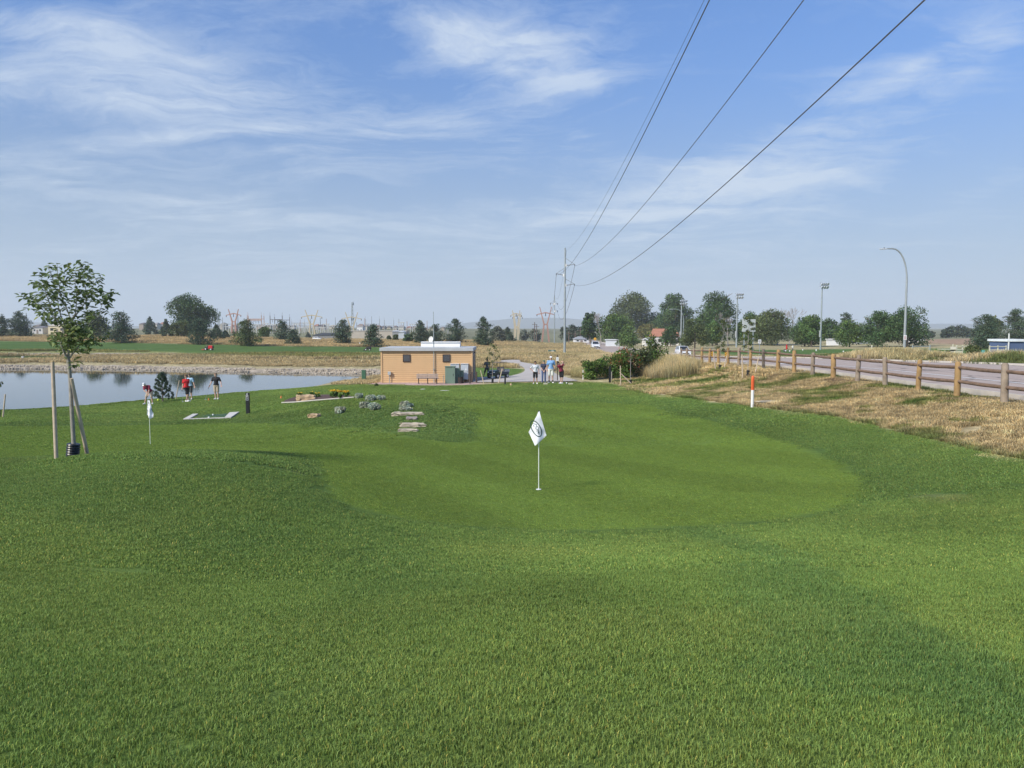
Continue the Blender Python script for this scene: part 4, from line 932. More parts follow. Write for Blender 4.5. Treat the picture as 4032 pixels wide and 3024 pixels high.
# ------------------------------------------------------------------ flags, greens furniture
white = mat('white_paint', (.80,.80,.78), .5, .04, 3); black = mat('black_metal', (.015,.016,.018), .45, .1, 3); steel = mat('galvanised_steel', (.36,.40,.40), .5, .10, 3, metal=.35)
dkgreen = mat('utility_green', (.075,.15,.115), .5, .08, 2); wood_rail = mat('weathered_rail', (.19,.125,.085), .9, .35, 5, bump=.5); cloth = mat('flag_cloth', (.82,.83,.86), .75, .03, 4)
logo = mat('logo_green', (.012,.06,.05), .7, .05, 4); rubber = mat('rubber', (.02,.02,.022), .8, .1, 4); glass = mat('dark_glass', (.02,.025,.03), .08, .05, 3, spec=.8)
def cloth_mesh(outline, zcuts, depth, thick=.004):
    """cloth hanging from its top: rows across the outline, folded in depth"""
    import bmesh
    bm = bmesh.new(); vs = [bm.verts.new((a, 0, c)) for a, c in outline]; bm.faces.new(vs); bmesh.ops.triangulate(bm, faces=bm.faces[:])
    xs_ = [p[0] for p in outline]; zs_ = [p[1] for p in outline]
    for ax, lo, hi in ((0, min(xs_), max(xs_)), (2, min(zs_), max(zs_))):
        t = lo + .018
        while t < hi:
            bmesh.ops.bisect_plane(bm, geom=bm.verts[:] + bm.edges[:] + bm.faces[:], plane_co=(t,0,0) if ax == 0 else (0,0,t), plane_no=(1,0,0) if ax == 0 else (0,0,1)); t += .018
    for v in bm.verts: v.co.y = depth(v.co.x, v.co.z)
    me = bpy.data.meshes.new('flag'); bm.to_mesh(me); bm.free(); me.materials.append(cloth)
    me.polygons.foreach_set('use_smooth', [True]*len(me.polygons)); return me
def flagstick(px, py, Y, hgt, label, kind):
    x = xat(px, Y, py); z = h1(x, Y); t = thing('golf_flagstick', label, 'flagstick', (x, Y, z))
    b = MB(); b.tube([(0,0,-.05),(0,0,hgt-.02)], .0085, 10); b.build('pole', mat('pole_white', (.86,.88,.80), .35, .02, 3), t, smooth=True)
    b = MB(); b.lathe([(.0,0),(.012,0),(.013,.02),(.008,.035),(0,.036)], 10, (0,0,hgt-.02)); b.build('pole_cap', black, t, smooth=True)
    if kind == 1:
        k = .00146; o = lambda a, c: ((a-733)*k, hgt - (c-380)*k)
        OUT = [o(728,380), o(706,440), o(672,500), o(640,580), o(597,660), o(640,750), o(680,835), o(735,792), o(835,705), o(800,600), o(770,490), o(746,420), o(741,380)]
        dep = lambda X_, Z_: -.013 - .05*max(0, (hgt-Z_)/.65)*(1 + math.cos(X_*19+.6)) - .03*abs(X_ + .02 + .10*(hgt-Z_))*2 + .006*math.sin(Z_*30)
        me = cloth_mesh(OUT, 0, dep); fl_ = bpy.data.objects.new('flag', me); link(fl_, t); sm = fl_.modifiers.new('thick', 'SOLIDIFY'); sm.thickness = .003
        # printed emblem: oval ring with a slanting monogram
        em = MB(); off = .0045
        def stroke(pts, w_, step=.012):
            P_ = [o(*p) for p in pts]; q = []
            for i in range(len(P_)-1):
                n = max(1, int(math.dist(P_[i], P_[i+1]) / step))
                for j in range(n): q.append((P_[i][0] + (P_[i+1][0]-P_[i][0])*j/n, P_[i][1] + (P_[i+1][1]-P_[i][1])*j/n))
            q.append(P_[-1]); v = []
            for i, p in enumerate(q):
                a = q[max(0, i-1)]; c = q[min(len(q)-1, i+1)]; tx, tz = c[0]-a[0], c[1]-a[1]; l = math.hypot(tx, tz) or 1; nx, nz = -tz/l*w_/2, tx/l*w_/2
                for sx in (1, -1): X_, Z_ = p[0]+nx*sx, p[1]+nz*sx; v.append((X_, dep(X_, Z_) - off, Z_))
            em.add(v, [(2*i, 2*i+1, 2*i+3, 2*i+2) for i in range(len(q)-1)])
        ring = []; ang_ = R(28)
        for i in range(41):
            th = 2*math.pi*i/40; a = 56*math.cos(th); c = 112*math.sin(th); ring.append((697 + a*math.cos(-ang_) - c*math.sin(-ang_)*1.0, 610 + a*math.sin(-ang_) + c*math.cos(-ang_)))
        stroke(ring, .017)
        for s_ in ([(655,545),(690,552),(700,562),(700,548)], [(662,560),(668,590)], [(700,565),(690,610),(720,625),(735,590),(705,580)], [(720,625),(728,650),(722,668)], [(700,640),(728,636),(733,690)], [(715,668),(740,662)]): stroke(s_, .009)
        em.build('logo', logo, t, fix=False, smooth=True)
        b = MB(); b.lathe([(.0,.004),(.052,.004),(.052,.010),(.0,.012)], 20); b.build('cup_rim', white, t)
    else:
        k = .205 * 26.0 / F; o = lambda a, c: ((a-256)*k, hgt - (c-680)*k)
        OUT = [o(235,680), o(232,780), o(226,880), o(218,960), o(245,975), o(268,1000), o(290,1035), o(320,1020), o(350,1000), o(345,950), o(325,900), o(312,820), o(295,740), o(278,682)]
        dep = lambda X_, Z_: -.012 - .05*max(0, (hgt-Z_)/.6)*(1 + math.sin(X_*40)) + .01*math.sin(Z_*25)
        me = cloth_mesh(OUT, 0, dep); fl_ = bpy.data.objects.new('flag', me); link(fl_, t); sm = fl_.modifiers.new('thick', 'SOLIDIFY'); sm.thickness = .003
        em = MB()
        for pts in ([(250,700),(262,745)], [(252,770),(262,782)], [(248,812),(258,832)], [(306,830),(322,880),(330,905)], [(234,860),(242,890)]):
            p = [o(*q) for q in pts]; v = []
            for X_, Z_ in p: v += [(X_-.008, dep(X_-.008, Z_)-.005, Z_), (X_+.008, dep(X_+.008, Z_)-.005, Z_)]
            em.add(v, [(2*i, 2*i+1, 2*i+3, 2*i+2) for i in range(len(p)-1)])
        em.build('logo', logo, t, fix=False)['kind'] = 'stuff'
flagstick(2121, 1927, 14.8, 1.54, 'white flagstick in the middle of the near green, diamond shaped flag with oval emblem', 1)
flagstick(592, 1752, 26.0, 1.50, 'white flagstick on the left practice green, its flag hanging folded', 2)

def rock(pxs, label, h=.12, m=None, w=None, name='stepping_stone', grp=None, d=.5, seed=1, emb=.05):
    (x0, y0, x1, y1) = pxs; cx = (x0+x1)/2; X_, Y, z = gnd(cx, y1, 15); wd = (x1-x0)*Y/F
    import bmesh
    g = random.Random(seed); bm = bmesh.new(); bmesh.ops.create_cube(bm, size=1); bmesh.ops.subdivide_edges(bm, edges=bm.edges[:], cuts=5, use_grid_fill=True)
    sx = g.uniform(-.25, .25)
    for v in bm.verts:
        c = v.co; r_ = math.hypot(c.x, c.y); c.x += sx*c.y
        n = fbm(np.array([c.x*3+seed*9]), np.array([c.y*3+c.z*5]), .6, seed)[0]; k = 1 - .20*max(0, abs(c.x)*2-.6) ; c.y *= k
        n2 = fbm(np.array([c.x*4+seed*3]), np.array([c.y*4-c.z*3]), .45, seed+9)[0]; c.x *= 1 + .22*n; c.y *= 1 + .25*n2; c.z += .28*n2*(c.z > 0); c.x += .10*n2
        c.x *= wd; c.y *= d; c.z *= h
    bmesh.ops.bevel(bm, geom=[e for e in bm.edges if e.calc_face_angle(0) > .9], offset=.012, segments=1, affect='EDGES')
    me = bpy.data.meshes.new(name); bm.to_mesh(me); bm.free(); me.materials.append(m); o = bpy.data.objects.new(name, me); link(o)
    o.location = (X_, Y + d*.5, h1(X_, Y + d*.4) + h*.5 - emb); tag(o, label, 'stone' if name != 'boulder' else 'boulder', grp); return o
st1 = mat('sandstone', (.43,.37,.285), .95, .28, 5, bump=.6); st2 = mat('orange_sandstone', (.50,.36,.22), .95, .25, 3, bump=.6); st3 = mat('grey_stone', (.32,.27,.24), .95, .3, 5, bump=.6)
GS = 'flat stones set in the mound'
rock((1566,1621,1659,1636), 'long flat stone at the top of the steps with squared right end', .10, st1, grp=GS, seed=1, d=.42, emb=.02)
rock((1543,1629,1578,1638), 'small pale stone left of the steps', .15, st1, grp=GS, seed=2, d=.45)
rock((1597,1637,1637,1654), 'greyish slanted stone in the middle of the steps', .10, st3, grp=GS, seed=3, d=.5, emb=.03)
rock((1574,1657,1669,1683), 'largest rough pale boulder of the steps', .17, st1, grp=GS, seed=4, d=.38, emb=.06)
rock((1570,1686,1642,1700), 'lowest thin stone edge half sunk in the grass', .10, st1, grp=GS, seed=5, d=.22, emb=.03)
rock((1214,1637,1252,1646), 'small tan stone alone on the left slope of the mound', .15, st2, grp=GS, seed=6, d=.4, emb=.0)
# flower bed
def bed():
    X_, Y, z = gnd(1255, 1580, 20); Yb = Y; s = Yb / F
    poly = smooth(G([(1112,1588),(1160,1586),(1240,1579),(1330,1572),(1392,1567),(1370,1560),(1300,1556),(1200,1557),(1130,1575)], 20), 1)
    drape('mulch', [tuple(p) for p in poly], .05, mat('dark_mulch', (.085,.05,.038), .95, .5, 30, bump=.8), 'dark bark mulch in the flower bed', .3)
    e = G([(1110,1589),(1160,1587),(1240,1580),(1330,1573),(1394,1568)], 20); b = MB()
    b.tube([(a, c, h1(a, c) + .05) for a, c in e], .035, 6); tag(b.build('bed_edging', mat('pale_stone', (.50,.48,.42), .9, .1, 3), None, smooth=True), 'pale curved edging along the front of the flower bed', 'edging')
    rock((1163,1552,1234,1581), 'orange-sided flat topped boulder in the flower bed', .32, st2, name='boulder', seed=8, d=.6, emb=.02)
    g = random.Random(4)
    FL = [(1352,1572,26,32,120,'leafy clump crowded with yellow flowers, right end of the bed'), (1315,1570,20,34,60,'tall leafy clump with yellow flowers left of the crowded one'), (1250,1568,14,20,10,'small leafy plant behind the boulder'), (1232,1562,12,20,3,'dark leafy plant without flowers between the boulder and the yellow clumps'), (1185,1566,20,20,14,'low plant with few yellow flowers behind the left end of the boulder')]
    for i, (px, py, hw, hh, nf, lb) in enumerate(FL):
        x, Yp, z = gnd(px, py, 20); Yp += .25; x = xat(px, Yp, py); z = h1(x, Yp) + .04; w = hw*Yp/F; h = hh*Yp/F; t = thing('flowering_plant', lb, 'plant', (x, Yp, z), 0, 'plants of the flower bed')
        lobes = [(g.uniform(-.7,.7)*w, g.uniform(-.4,.4)*w, h*g.uniform(.2,.6), w*.35, w*.3, h*.25) for _ in range(9)]
        leaf_cloud('leaves', lobes, 420, .07, LM['bush'], t, .4, seed=i)
        tagk(leaf_cloud('flowers', [(l[0], l[1]-.05, h*.85, w*.4, w*.25, h*.12) for l in lobes], nf*2, .055, LM['flower'], t, .6, aspect=.9, seed=i+3, sq=.2))
bed()
# hitting mat in a concrete frame
def mat_frame():
    c = [gnd(*p, 15) for p in ((720,1661),(893,1657),(942,1637),(905,1638),(768,1642))]
    Y0 = 37.0; x0 = xat(722, Y0, 1661); x1 = xat(900, Y0, 1657); x2 = xat(770, Y0+3.0, 1642); x3 = xat(942, Y0+3.0, 1637)
    t = thing('hitting_mat', 'green practice mat sunk in a pale concrete frame left of the mound', 'practice mat', ((x0+x1)/2, Y0, 0))
    mx = (x0+x1)/2
    def quad(name, pts, lift, m):
        b = MB(); v = [(a - mx, c_ - Y0, h1(a, c_) + lift) for a, c_ in pts]; n = len(v); v += [(q[0], q[1], q[2]-.15) for q in v]
        b.add(v, [tuple(range(n)), tuple(range(2*n-1, n-1, -1))] + [(i, (i+1)%n, n+(i+1)%n, n+i) for i in range(n)]); b.build(name, m, t)
    cm = mat('pale_concrete', (.56,.54,.50), .9, .08, 2)
    quad('frame', [(x0,Y0),(x0+.28,Y0),(x2+.14,Y0+3),(x2-.14,Y0+3)], .05, cm); quad('frame', [(x1-.2,Y0+.0),(x1+.12,Y0),(x3,Y0+3),(x3-.5,Y0+3)], .05, cm); quad('frame', [(x0+.29,Y0),(x1-.21,Y0),(x1-.21,Y0+.16),(x0+.27,Y0+.16)], .047, cm)
    quad('mat', [(x0+.4,Y0+.17),(x1-.28,Y0+.17),(x3-.58,Y0+2.95),(x2+.2,Y0+2.95)], .0, mat('mat_green', (.03,.085,.04), .95, .1, 20))
mat_frame()
def ball(px, py, col, label, r=.021, Y=None, ymin=20):
    x, Yp, z = gnd(px, py, ymin); b = MB(); b.ell((0,0,r), r, 10, 8); o = b.build('golf_ball', mat('ball_'+col, {'white': (.85,.85,.82), 'yellow': (.72,.85,.10)}[col], .35, .02, 3), None, smooth=True); o.location = (x, Yp, z + .02); tag(o, label, 'golf ball')
ball(822,1649,'white','white ball at the front of the practice mat',.045); ball(839,1638,'white','white ball behind on the practice mat',.045); ball(623,1580,'yellow','yellow ball on the grass beside the putting golfer',.07)
ball(2231,1512,'white','teed white ball between the golfer and the right tee block',.05,ymin=30)
# number post
def npost():
    Y = 39.0; x = xat(977, Y, 1632); z = h1(x, Y); hgt = (1633-1551)*Y/F; t = thing('marker_post', 'black square post with a white numbered plate, left practice lawn', 'marker post', (x, Y, z))
    b = MB(); b.box((0,0,hgt/2), (.165,.165,hgt)); b.build('post', black, t, bevel=.006)
    b = MB(); b.box((0,-.087,hgt*.77), (.13,.008,.26)); b.build('plate', mat('plate_grey', (.62,.64,.64), .5, .03, 3), t)
    b = MB(); b.box((0,-.092,hgt*.77), (.10,.006,.225)); b.build('plate_face', black, t)
    b = MB(); b.ell((0,-.084,hgt*.945), (.045,.008,.03), 14, 6); b.build('badge', mat('plate_grey', (.62,.64,.64)), t, smooth=True)
    def txt(s, size, dx, dz):
        c = bpy.data.curves.new('number', 'FONT'); c.body = s; c.size = size; c.align_x = 'CENTER'; c.extrude = .001; o = bpy.data.objects.new('number', c); link(o, t); c.materials.append(white); bpy.context.view_layer.update(); me = bpy.data.meshes.new_from_object(o); bpy.data.objects.remove(o); o = bpy.data.objects.new('number', me); link(o, t); o.location = (dx, -.097, dz); o.rotation_euler = (R(90), 0, 0)
    txt('8', .13, 0, hgt*.79)
    b = MB(); [b.box((0,-.096,hgt*.77-.03-.028*i), (.045,.003,.012)) for i in range(2)]; b.build('lettering', white, t)
npost()
# orange and white marker
def marker():
    Y = 29.0; x = xat(2962, Y, 1602); z = h1(x, Y); h = (1606-1481)*Y/F; t = thing('utility_marker', 'round warning marker, orange above and white below, at the lawn edge', 'marker post', (x, Y, z))
    b = MB(); b.lathe([(.056,-.05),(.056,h*.545)], 18); b.build('tube', white, t, smooth=True)
    b = MB(); b.lathe([(.059,h*.545),(.059,h*.93),(.052,h*.97),(.03,h*.995),(0,h)], 18); b.build('sleeve', mat('warning_orange', (.80,.13,.03), .5, .04, 3), t, smooth=True)
    b = MB(); g = random.Random(2)
    for i in range(10):
        zz_ = h*(.60 + i*.031); b.box((-.02,-.0605,zz_), (.022 if i % 3 else .03, .002, h*.012)); 
        if i % 2: b.box((-.008,-.0605,zz_+h*.008), (.005,.002,h*.02))
    b.build('lettering', mat('dark_print', (.25,.03,.01), .6), t)['kind'] = 'stuff'
    b = MB(); b.ell((0,0,0), (.9,.35,.05), 18, 6); o = b.build('bare_sand', mat('pale_sand', (.50,.42,.28), .95, .3, 6, bump=.3), None, smooth=True); xx, yy = xat(3060, 29.6, 1600), 29.6; o.location = (xx, yy, h1(xx, yy) + .02); tag(o, 'patch of bare pale sand beside the orange marker', 'sand patch', kind='stuff')
marker()
def simple_post(px, base, top, wpx, Y, m, name, label, cat, lean=0, d=None):
    x = xat(px, Y, base); z = h1(x, Y); h = P(px, top, Y)[2] - z; w = wpx*Y/F; b = MB(); 
    if d == 'round': b.tube([(0,0,-.05),(lean,0,h)], w/2, 10)
    else: b.box((0,0,h/2-.02), (w,w,h+.04))
    o = b.build(name, m, None, smooth=d == 'round', bevel=.006 if d != 'round' else 0); o.location = (x, Y, z); tag(o, label, cat); return o
simple_post(2401,1500,1445,8,55,black,'bollard_post','square black post in front of the thicket','post')
simple_post(2296,1484,1457,4,58,white,'white_post','thin white post in the tall grass left of the black post','post',d='round')
simple_post(2408,1492,1463,3,56,mat('grey_wood',(.35,.33,.28)),'grey_stake','thin grey stake right behind the black post','stake')
# staked young trees on the bank
wood = mat('pale_stake_wood', (.52,.42,.31))
def bank_tree(px, base, Y, crown, stakes, label, leaf='olive', dens=520):
    x = xat(px, Y, base); z = h1(x, Y); t = thing('young_tree', label, 'tree', (x, Y, z), 0, 'staked young trees'); s = Y/F; g = random.Random(px)
    (cx, ctop, cbot, chw) = crown; h = P(px, ctop, Y)[2] - z; hb = P(px, cbot, Y)[2] - z; w = chw*s; dx = (cx-px)*s
    b = MB(); b.tube([(0,0,-.05),(0,0,hb),(dx,0,h*.97)], [.022,.018,.005], 7)
    lobes = []
    for i in range(13):
        u = i/12; a = i*2.4; zz_ = hb + (h-hb)*u; rr = w*math.sin(math.pi*(.12+.76*u))**.7*.75; e = (dx*u + rr*math.cos(a), rr*math.sin(a), zz_ + .1); b.tube([(dx*u*.8,0,zz_-.12), e], [.008,.003], 4); lobes.append((*e, w*.26, w*.26, w*.24)); lobes.append((e[0]*.5, e[1]*.5, e[2], w*.25, w*.25, w*.2))
    b.build('trunk', bark_grey, t); leaf_cloud('crown', lobes, int(dens*1.5), .085, LM[leaf], t, .25, seed=px)
    b = MB(); b.tube([(0,0,-.03),(.02,0,.36)], .085, 14); b.build('trunk_guard', mat('black_plastic', (.012,.014,.018)), t)
    for i, (bx, by, tx, ty, lb) in enumerate(stakes):
        p0 = P(bx, by, Y - .15); p0[2] = h1(p0[0], p0[1]) - .04; p1 = P(tx, ty, Y - .1); b = MB(); b.tube([(0,0,0), tuple(np.array(p1)-p0)], [.038,.034], 9); o = b.build('timber_stake', wood, None, smooth=True); o.location = p0; tag(o, lb, 'stake', 'stakes of the young trees')
bank_tree(2834,1474,50,(2852,1270,1385,38),[(2819,1475,2809,1384,'pale stake left of the first staked tree on the bank'),(2850,1473,2862,1400,'stake right of the first staked tree on the bank')],'slender young tree staked on the bank, left of the pair by the fence')
bank_tree(2944,1495,43,(2943,1262,1380,40),[(2924,1494,2922,1395,'pale stake left of the second staked tree on the bank'),(2972,1500,2987,1408,'dark topped stake right of the second staked tree, behind the orange marker')],'slender young tree staked in front of the scoreboard')
bank_tree(2482,1522,53,(2482,1360,1425,22),[(2444,1527,2443,1440,'upright pale stake beside the thicket tree'),(2492,1535,2440,1466,'pale stake fallen aslant against the upright one')],'thin young tree staked in front of the thicket',dens=300)
bank_tree(1939,1511,58,(1945,1362,1440,36),[(1906,1512,1892,1458,'pale stake left of the thin tree by the pump house'),(1963,1510,1978,1452,'pale leaning stake in front of the green utility cart')],'thin wispy young tree in front of the parked utility cart','olive',330)
bank_tree(-6,1640,38,(8,1512,1535,14),[(11,1639,21,1552,'short pale stake at the left edge of the view')],'tip of a young tree at the left edge of the view',dens=120)
for px, py, tx, ty, Y, lb in ((692,1568,706,1497,54,'pale stake leaning at the pond edge beside the red shirted golfer'),):
    p0 = P(px, py, Y); p0[2] = h1(p0[0], p0[1]) - .05; p1 = P(tx, ty, Y); b = MB(); b.tube([(0,0,0), tuple(np.array(p1)-p0)], [.035,.034], 8); o = b.build('timber_stake', wood, None, smooth=True); o.location = p0; tag(o, lb, 'stake')
# tee blocks
for px, py, w_, m_, lb, nm in ((2148,1514,15,mat('tee_block', (.58,.56,.40), .8), 'left pale tee block in front of the tall golfer', 'tee_marker'), (2247,1514,17,mat('tee_block', (.58,.56,.40)), 'right pale tee block', 'tee_marker'),
        (2012,1517,9,st2,'small tan tee stone left of the black sign','tee_marker'), (822,1576,6,mat('orange_disc', (.75,.22,.05)), 'orange tee cone at the black shirted golfer club', 'tee_marker'), (1107,1568,8,mat('orange_disc', (.75,.22,.05)), 'small orange tee cone left of the flower bed', 'tee_marker')):
    x, Y, z = gnd(px, py, 30); w = w_*Y/F; b = MB()
    if w_ > 12: b.box((0,0,.05), (w,.16,.10))
    else: b.lathe([(w*.55,0),(w*.4,.08),(w*.2,.14),(0,.15)], 10)
    o = b.build(nm, m_, None, bevel=.01); o.location = (x, Y, z); o.rotation_euler = (0,0,.15); tag(o, lb, 'tee marker')
for px, py, w_ in ((1752,1539,48),(1665,1533,24)):
    x, Y, z = gnd(px, py, 30); b = MB(); w = w_*Y/F; b.ell((0,0,0), (w/2, .28, .035), 16, 5); o = b.build('ground_plate', mat('pale_stone', (.62,.60,.54)), None, smooth=True); o.location = (x, Y, z); tag(o, 'flat pale stone flush with the lawn ' + ('below the bench' if w_ > 30 else 'left of the wider one below the bench'), 'stone')
# black tee sign (low table shaped) and white notice on a post
def tsign():
    Y = 55.0; x = xat(1989, Y, 1511); z = h1(x, Y); s = Y/F; t = thing('tee_sign', 'black T shaped tee sign in front of the utility cart', 'sign', (x, Y, z)); b = MB(); b.box((0,0,.36), (.115,.115,.78)); b.build('post', black, t)
    b = MB(); b.box((.02,.02,.80), (.50,.34,.05), rot=(R(28),0,R(-6))); b.build('panel', black, t, bevel=.006)
    Y = 57.0; x = xat(2195, Y, 1440); z = h1(x, Y); t = thing('notice_post', 'white notice on a dark post behind the swinging golfer', 'sign', (x, Y, z)); h = P(2195, 1398, Y)[2]-z
    b = MB(); b.box((0,0,h/2), (.07,.07,h)); b.build('post', mat('dark_brown', (.05,.035,.03)), t)
    b = MB(); b.box((-.01,-.05,h-.29), (.19,.012,.28)); b.build('panel', white, t)
    b = MB(); [b.box((-.01,-.058,h-.22-.03*i), (.10-.01*(i%2),.004,.010)) for i in range(5)]; b.build('lettering', mat('grey_print', (.45,.47,.52)), t)
tsign()

# ------------------------------------------------------------------ rail fence
def fence():
    t = thing('rail_fence', 'long two-rail round timber fence between the dry bank and the road', 'fence', (14.4, 20, 0)); g = random.Random(8)
    yel = mat('golden_post', (.33,.21,.09), .9, .25, 5, bump=.4); gry = mat('grey_post', (.27,.215,.16), .9, .3, 5, bump=.4)
    ys_ = [17.6 + 2.4*k for k in range(21)]; tops = []
    for k, y in enumerate(ys_):
        z = h1(14.4, y); h = 1.17 + g.uniform(-.04, .05); lean = g.uniform(-.05, .05); b = MB(); r0 = .098*g.uniform(.84, 1.14)
        b.tube([(0,y-20,z-.1),(lean*.4,y-20,z+h*.5),(lean,y-20,z+h-.05),(lean,y-20,z+h)], [r0*1.05, r0, r0*.95, r0*.6], 12); m = yel if k in (1,3,4,7,9,10,12,14,15,16,17) else gry; b.build('post', m, t, smooth=True); tops.append(z)
    for k in range(len(ys_)-1):
        for hh in (.97, .52):
            b = MB(); y0, y1 = ys_[k]-20, ys_[k+1]-20; j = g.uniform(-.02, .02); b.tube([(0,y0-.05,tops[k]+hh+j),(.012*g.uniform(-1,1),(y0+y1)/2,(tops[k]+tops[k+1])/2+hh-.012),(0,y1+.05,tops[k+1]+hh-j)], [.055,.060,.054], 9); b.build('rail', wood_rail, t, smooth=True)
fence()
# ------------------------------------------------------------------ pump house
def pump_house():
    X0, X1, Yf = xat(1503.4, 62, 1505), xat(1858, 62, 1505), 62.0; W_ = X1-X0; D = 5.2; zg = -4.42; Hh = 2.50; top = P(1858, 1383, 62)[2]
    Hh = top - zg; t = thing('pump_house', 'tan clapboard pump house with flat grey roof beside the cart path', 'building', (X0, Yf, zg))
    tan = mat('tan_siding', (.64,.415,.215), .75, .05, 1.5); side = mat('shade_siding', (.40,.30,.22), .75, .05, 1.5)  # right side wall: same siding, its shade put into a darker colour
    n = 15; e = Hh/n
    b = MB()
    b.box((W_/2, D/2, Hh/2), (W_-.06, D-.06, Hh+.3))
    for i in range(n):
        z0 = i*e; v = [(0,-.038,z0),(W_,-.038,z0),(W_,-.002,z0+e),(0,-.002,z0+e),(0,.03,z0),(W_,.03,z0)]; b.add(v, [(0,1,2,3),(4,5,1,0)])
        # left side wall
        b.add([(-.038,0,z0),(-.038,D,z0),(-.002,D,z0+e),(-.002,0,z0+e),(.03,0,z0),(.03,D,z0)], [(1,0,3,2),(0,1,5,4)])
    b.build('wall', tan, t, fix=False)
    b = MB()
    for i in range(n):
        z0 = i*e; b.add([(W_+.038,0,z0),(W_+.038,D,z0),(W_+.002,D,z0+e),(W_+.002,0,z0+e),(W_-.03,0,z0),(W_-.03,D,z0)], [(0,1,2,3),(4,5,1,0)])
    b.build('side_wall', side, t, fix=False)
    b = MB()
    for x_, y_ in ((0,0),(W_,0),(W_,D),(0,D)): b.box((x_, y_, Hh/2), (.13,.13,Hh))
    b.build('corner_trim', tan, t)
    b = MB(); b.box((W_/2, D/2-.02, Hh+.15), (W_+.26, D+.4, .26)); b.build('roof', mat('roof_concrete', (.46,.48,.49), .85, .12, 1.5, bump=.1), t, bevel=.015)
    sc = .3255*62/F
    for cx in (930, 1411):
        x = (cx-625)*sc; z = (1092-797)*sc; w = 92*sc; f = MB()
        fr_ = MB(); o_ = .05
        for q in ((x-w/2+o_/2, w+.0, 'v'), (x+w/2-o_/2, w, 'v')): fr_.box((q[0], -.05, z), (o_, .06, w))
        for q in (z-w/2+o_/2, z+w/2-o_/2): fr_.box((x, -.051, q), (w-2*o_, .06, o_))
        vent = fr_.build('vent', mat('dark_brown_frame', (.07,.045,.035), .6), t)
        sl = MB()
        for k in range(6): sl.box((x, -.045, z - w/2 + .09 + k*(w-.15)/5.4), (w-2*o_, .05, .012), rot=(R(-35),0,0))
        sl.build('slats', mat('louvre_metal', (.42,.44,.46), .4, .05, 3, metal=.4), vent); bk = MB(); bk.box((x, -.041, z), (w-2*o_, .006, w-2*o_)); bk.build('backing', black, vent)
    # door in the side wall, lamp above it
    b = MB(); b.box((W_+.03, 2.2, 1.04), (.05, .95, 2.04)); d = b.build('door', mat('door_brown', (.27,.20,.15), .6), t); b = MB(); b.box((W_+.07, 1.82, 1.0), (.05,.10,.04)); b.build('handle', steel, d)
    b = MB(); b.box((W_+.12, 2.2, 2.36), (.16,.22,.10)); b.build('lamp', black, t)
    # things fixed to or standing against it
    def part_thing(name, label, cat, prs, loc): 
        q = thing(name, label, cat, loc)
        for nm, mb_, m_ in prs: mb_.build(nm, m_, q, bevel=.008)
        return q
    # white hood on the roof
    x0 = (1075-625)*sc; x1 = (1545-625)*sc; q = thing('roof_hood', 'long white ribbed metal hood lying on the pump house roof', 'roof hood', (X0+(x0+x1)/2, Yf+2.6, zg+Hh+.28)); L2_ = (x1-x0)*1.04
    b = MB(); b.prism([(-.5,0),(.5,0),(.5,.16),(.44,.20),(.44,.30),(.55,.40),(.55,.45),(-.55,.45),(-.55,.40),(-.44,.30),(-.44,.20),(-.5,.16)], -L2_/2, L2_/2, 'x'); b.build('cover', white, q, bevel=.01)
    b = MB(); [b.box((k*L2_/5, 0, .465), (.03,1.08,.02)) for k in (-2,-1,0,1,2)]; b.build('seam', white, q)
    # mast with dish
    mx = (1260-625)*sc; q = thing('antenna_mast', 'thin steel mast with a small white dish rising in front of the pump house', 'antenna', (X0+mx, Yf-.13, zg)); mh = (1080-225)*sc
    b = MB(); b.tube([(0,0,-.05),(0,0,mh*.75)], .035, 8); b.tube([(0,0,mh*.75),(-.01,0,mh)], .022, 8); b.build('pole', steel, q, smooth=True)
    b = MB(); dz = (1080-557)*sc; b.lathe([(0,.0),(.09,.01),(.17,.04),(.23,.09),(.235,.09),(.17,.03),(.09,-.004),(0,-.01)], 18); o = b.build('dish', white, q, smooth=True); o.location = (-.17,-.02,dz); o.rotation_euler = (R(80),0,R(-35))
    b = MB(); b.tube([(-.17,-.02,dz),(0,0,dz)], .012, 6); b.tube([(-.17,-.02,dz),(-.23,-.14,dz)], .006, 6); b.box((0,.06,(1080-920)*sc), (.22,.12,.03)); b.box((0,.06,(1080-715)*sc), (.10,.12,.03)); b.build('bracket', steel, q)
    # meter box on its pipe
    x = (722-625)*sc; q = thing('meter_box', 'small grey electric box on a pipe at the left of the pump house wall', 'electric box', (X0+x, Yf-.16, zg)); b = MB(); b.tube([(0,0,-.1),(0,0,.62)], .03, 8); b.build('pipe', steel, q, smooth=True); b = MB(); b.box((0,0,.76), (.25,.14,.27)); b.build('box', mat('box_grey', (.42,.44,.43), .5), q, bevel=.008)
    # cabinets
    C_ = [((1395,1515),(895,1100),'utility_green','large sage green cabinet in front of the pump house',.7,-1.35), ((1500,1572),(918,1098),'utility_green','green cabinet joined to the right of the large one',.5,-1.0), ((1572,1615),(948,1096),'utility_green','narrow dark green cabinet right of the other two',.5,-.75),
          ((1455,1562),(866,1000),'silver','silver electric panel on the wall behind the green cabinets',.18,-.14), ((1582,1672),(864,1056),'silver','tall silver electric cabinet right of the green cabinets',.28,-.2)]
    sg = mat('sage_green', (.16,.235,.18), .55, .06, 2); sil = mat('silver_panel', (.60,.64,.68), .4, .04, 2, metal=.2)
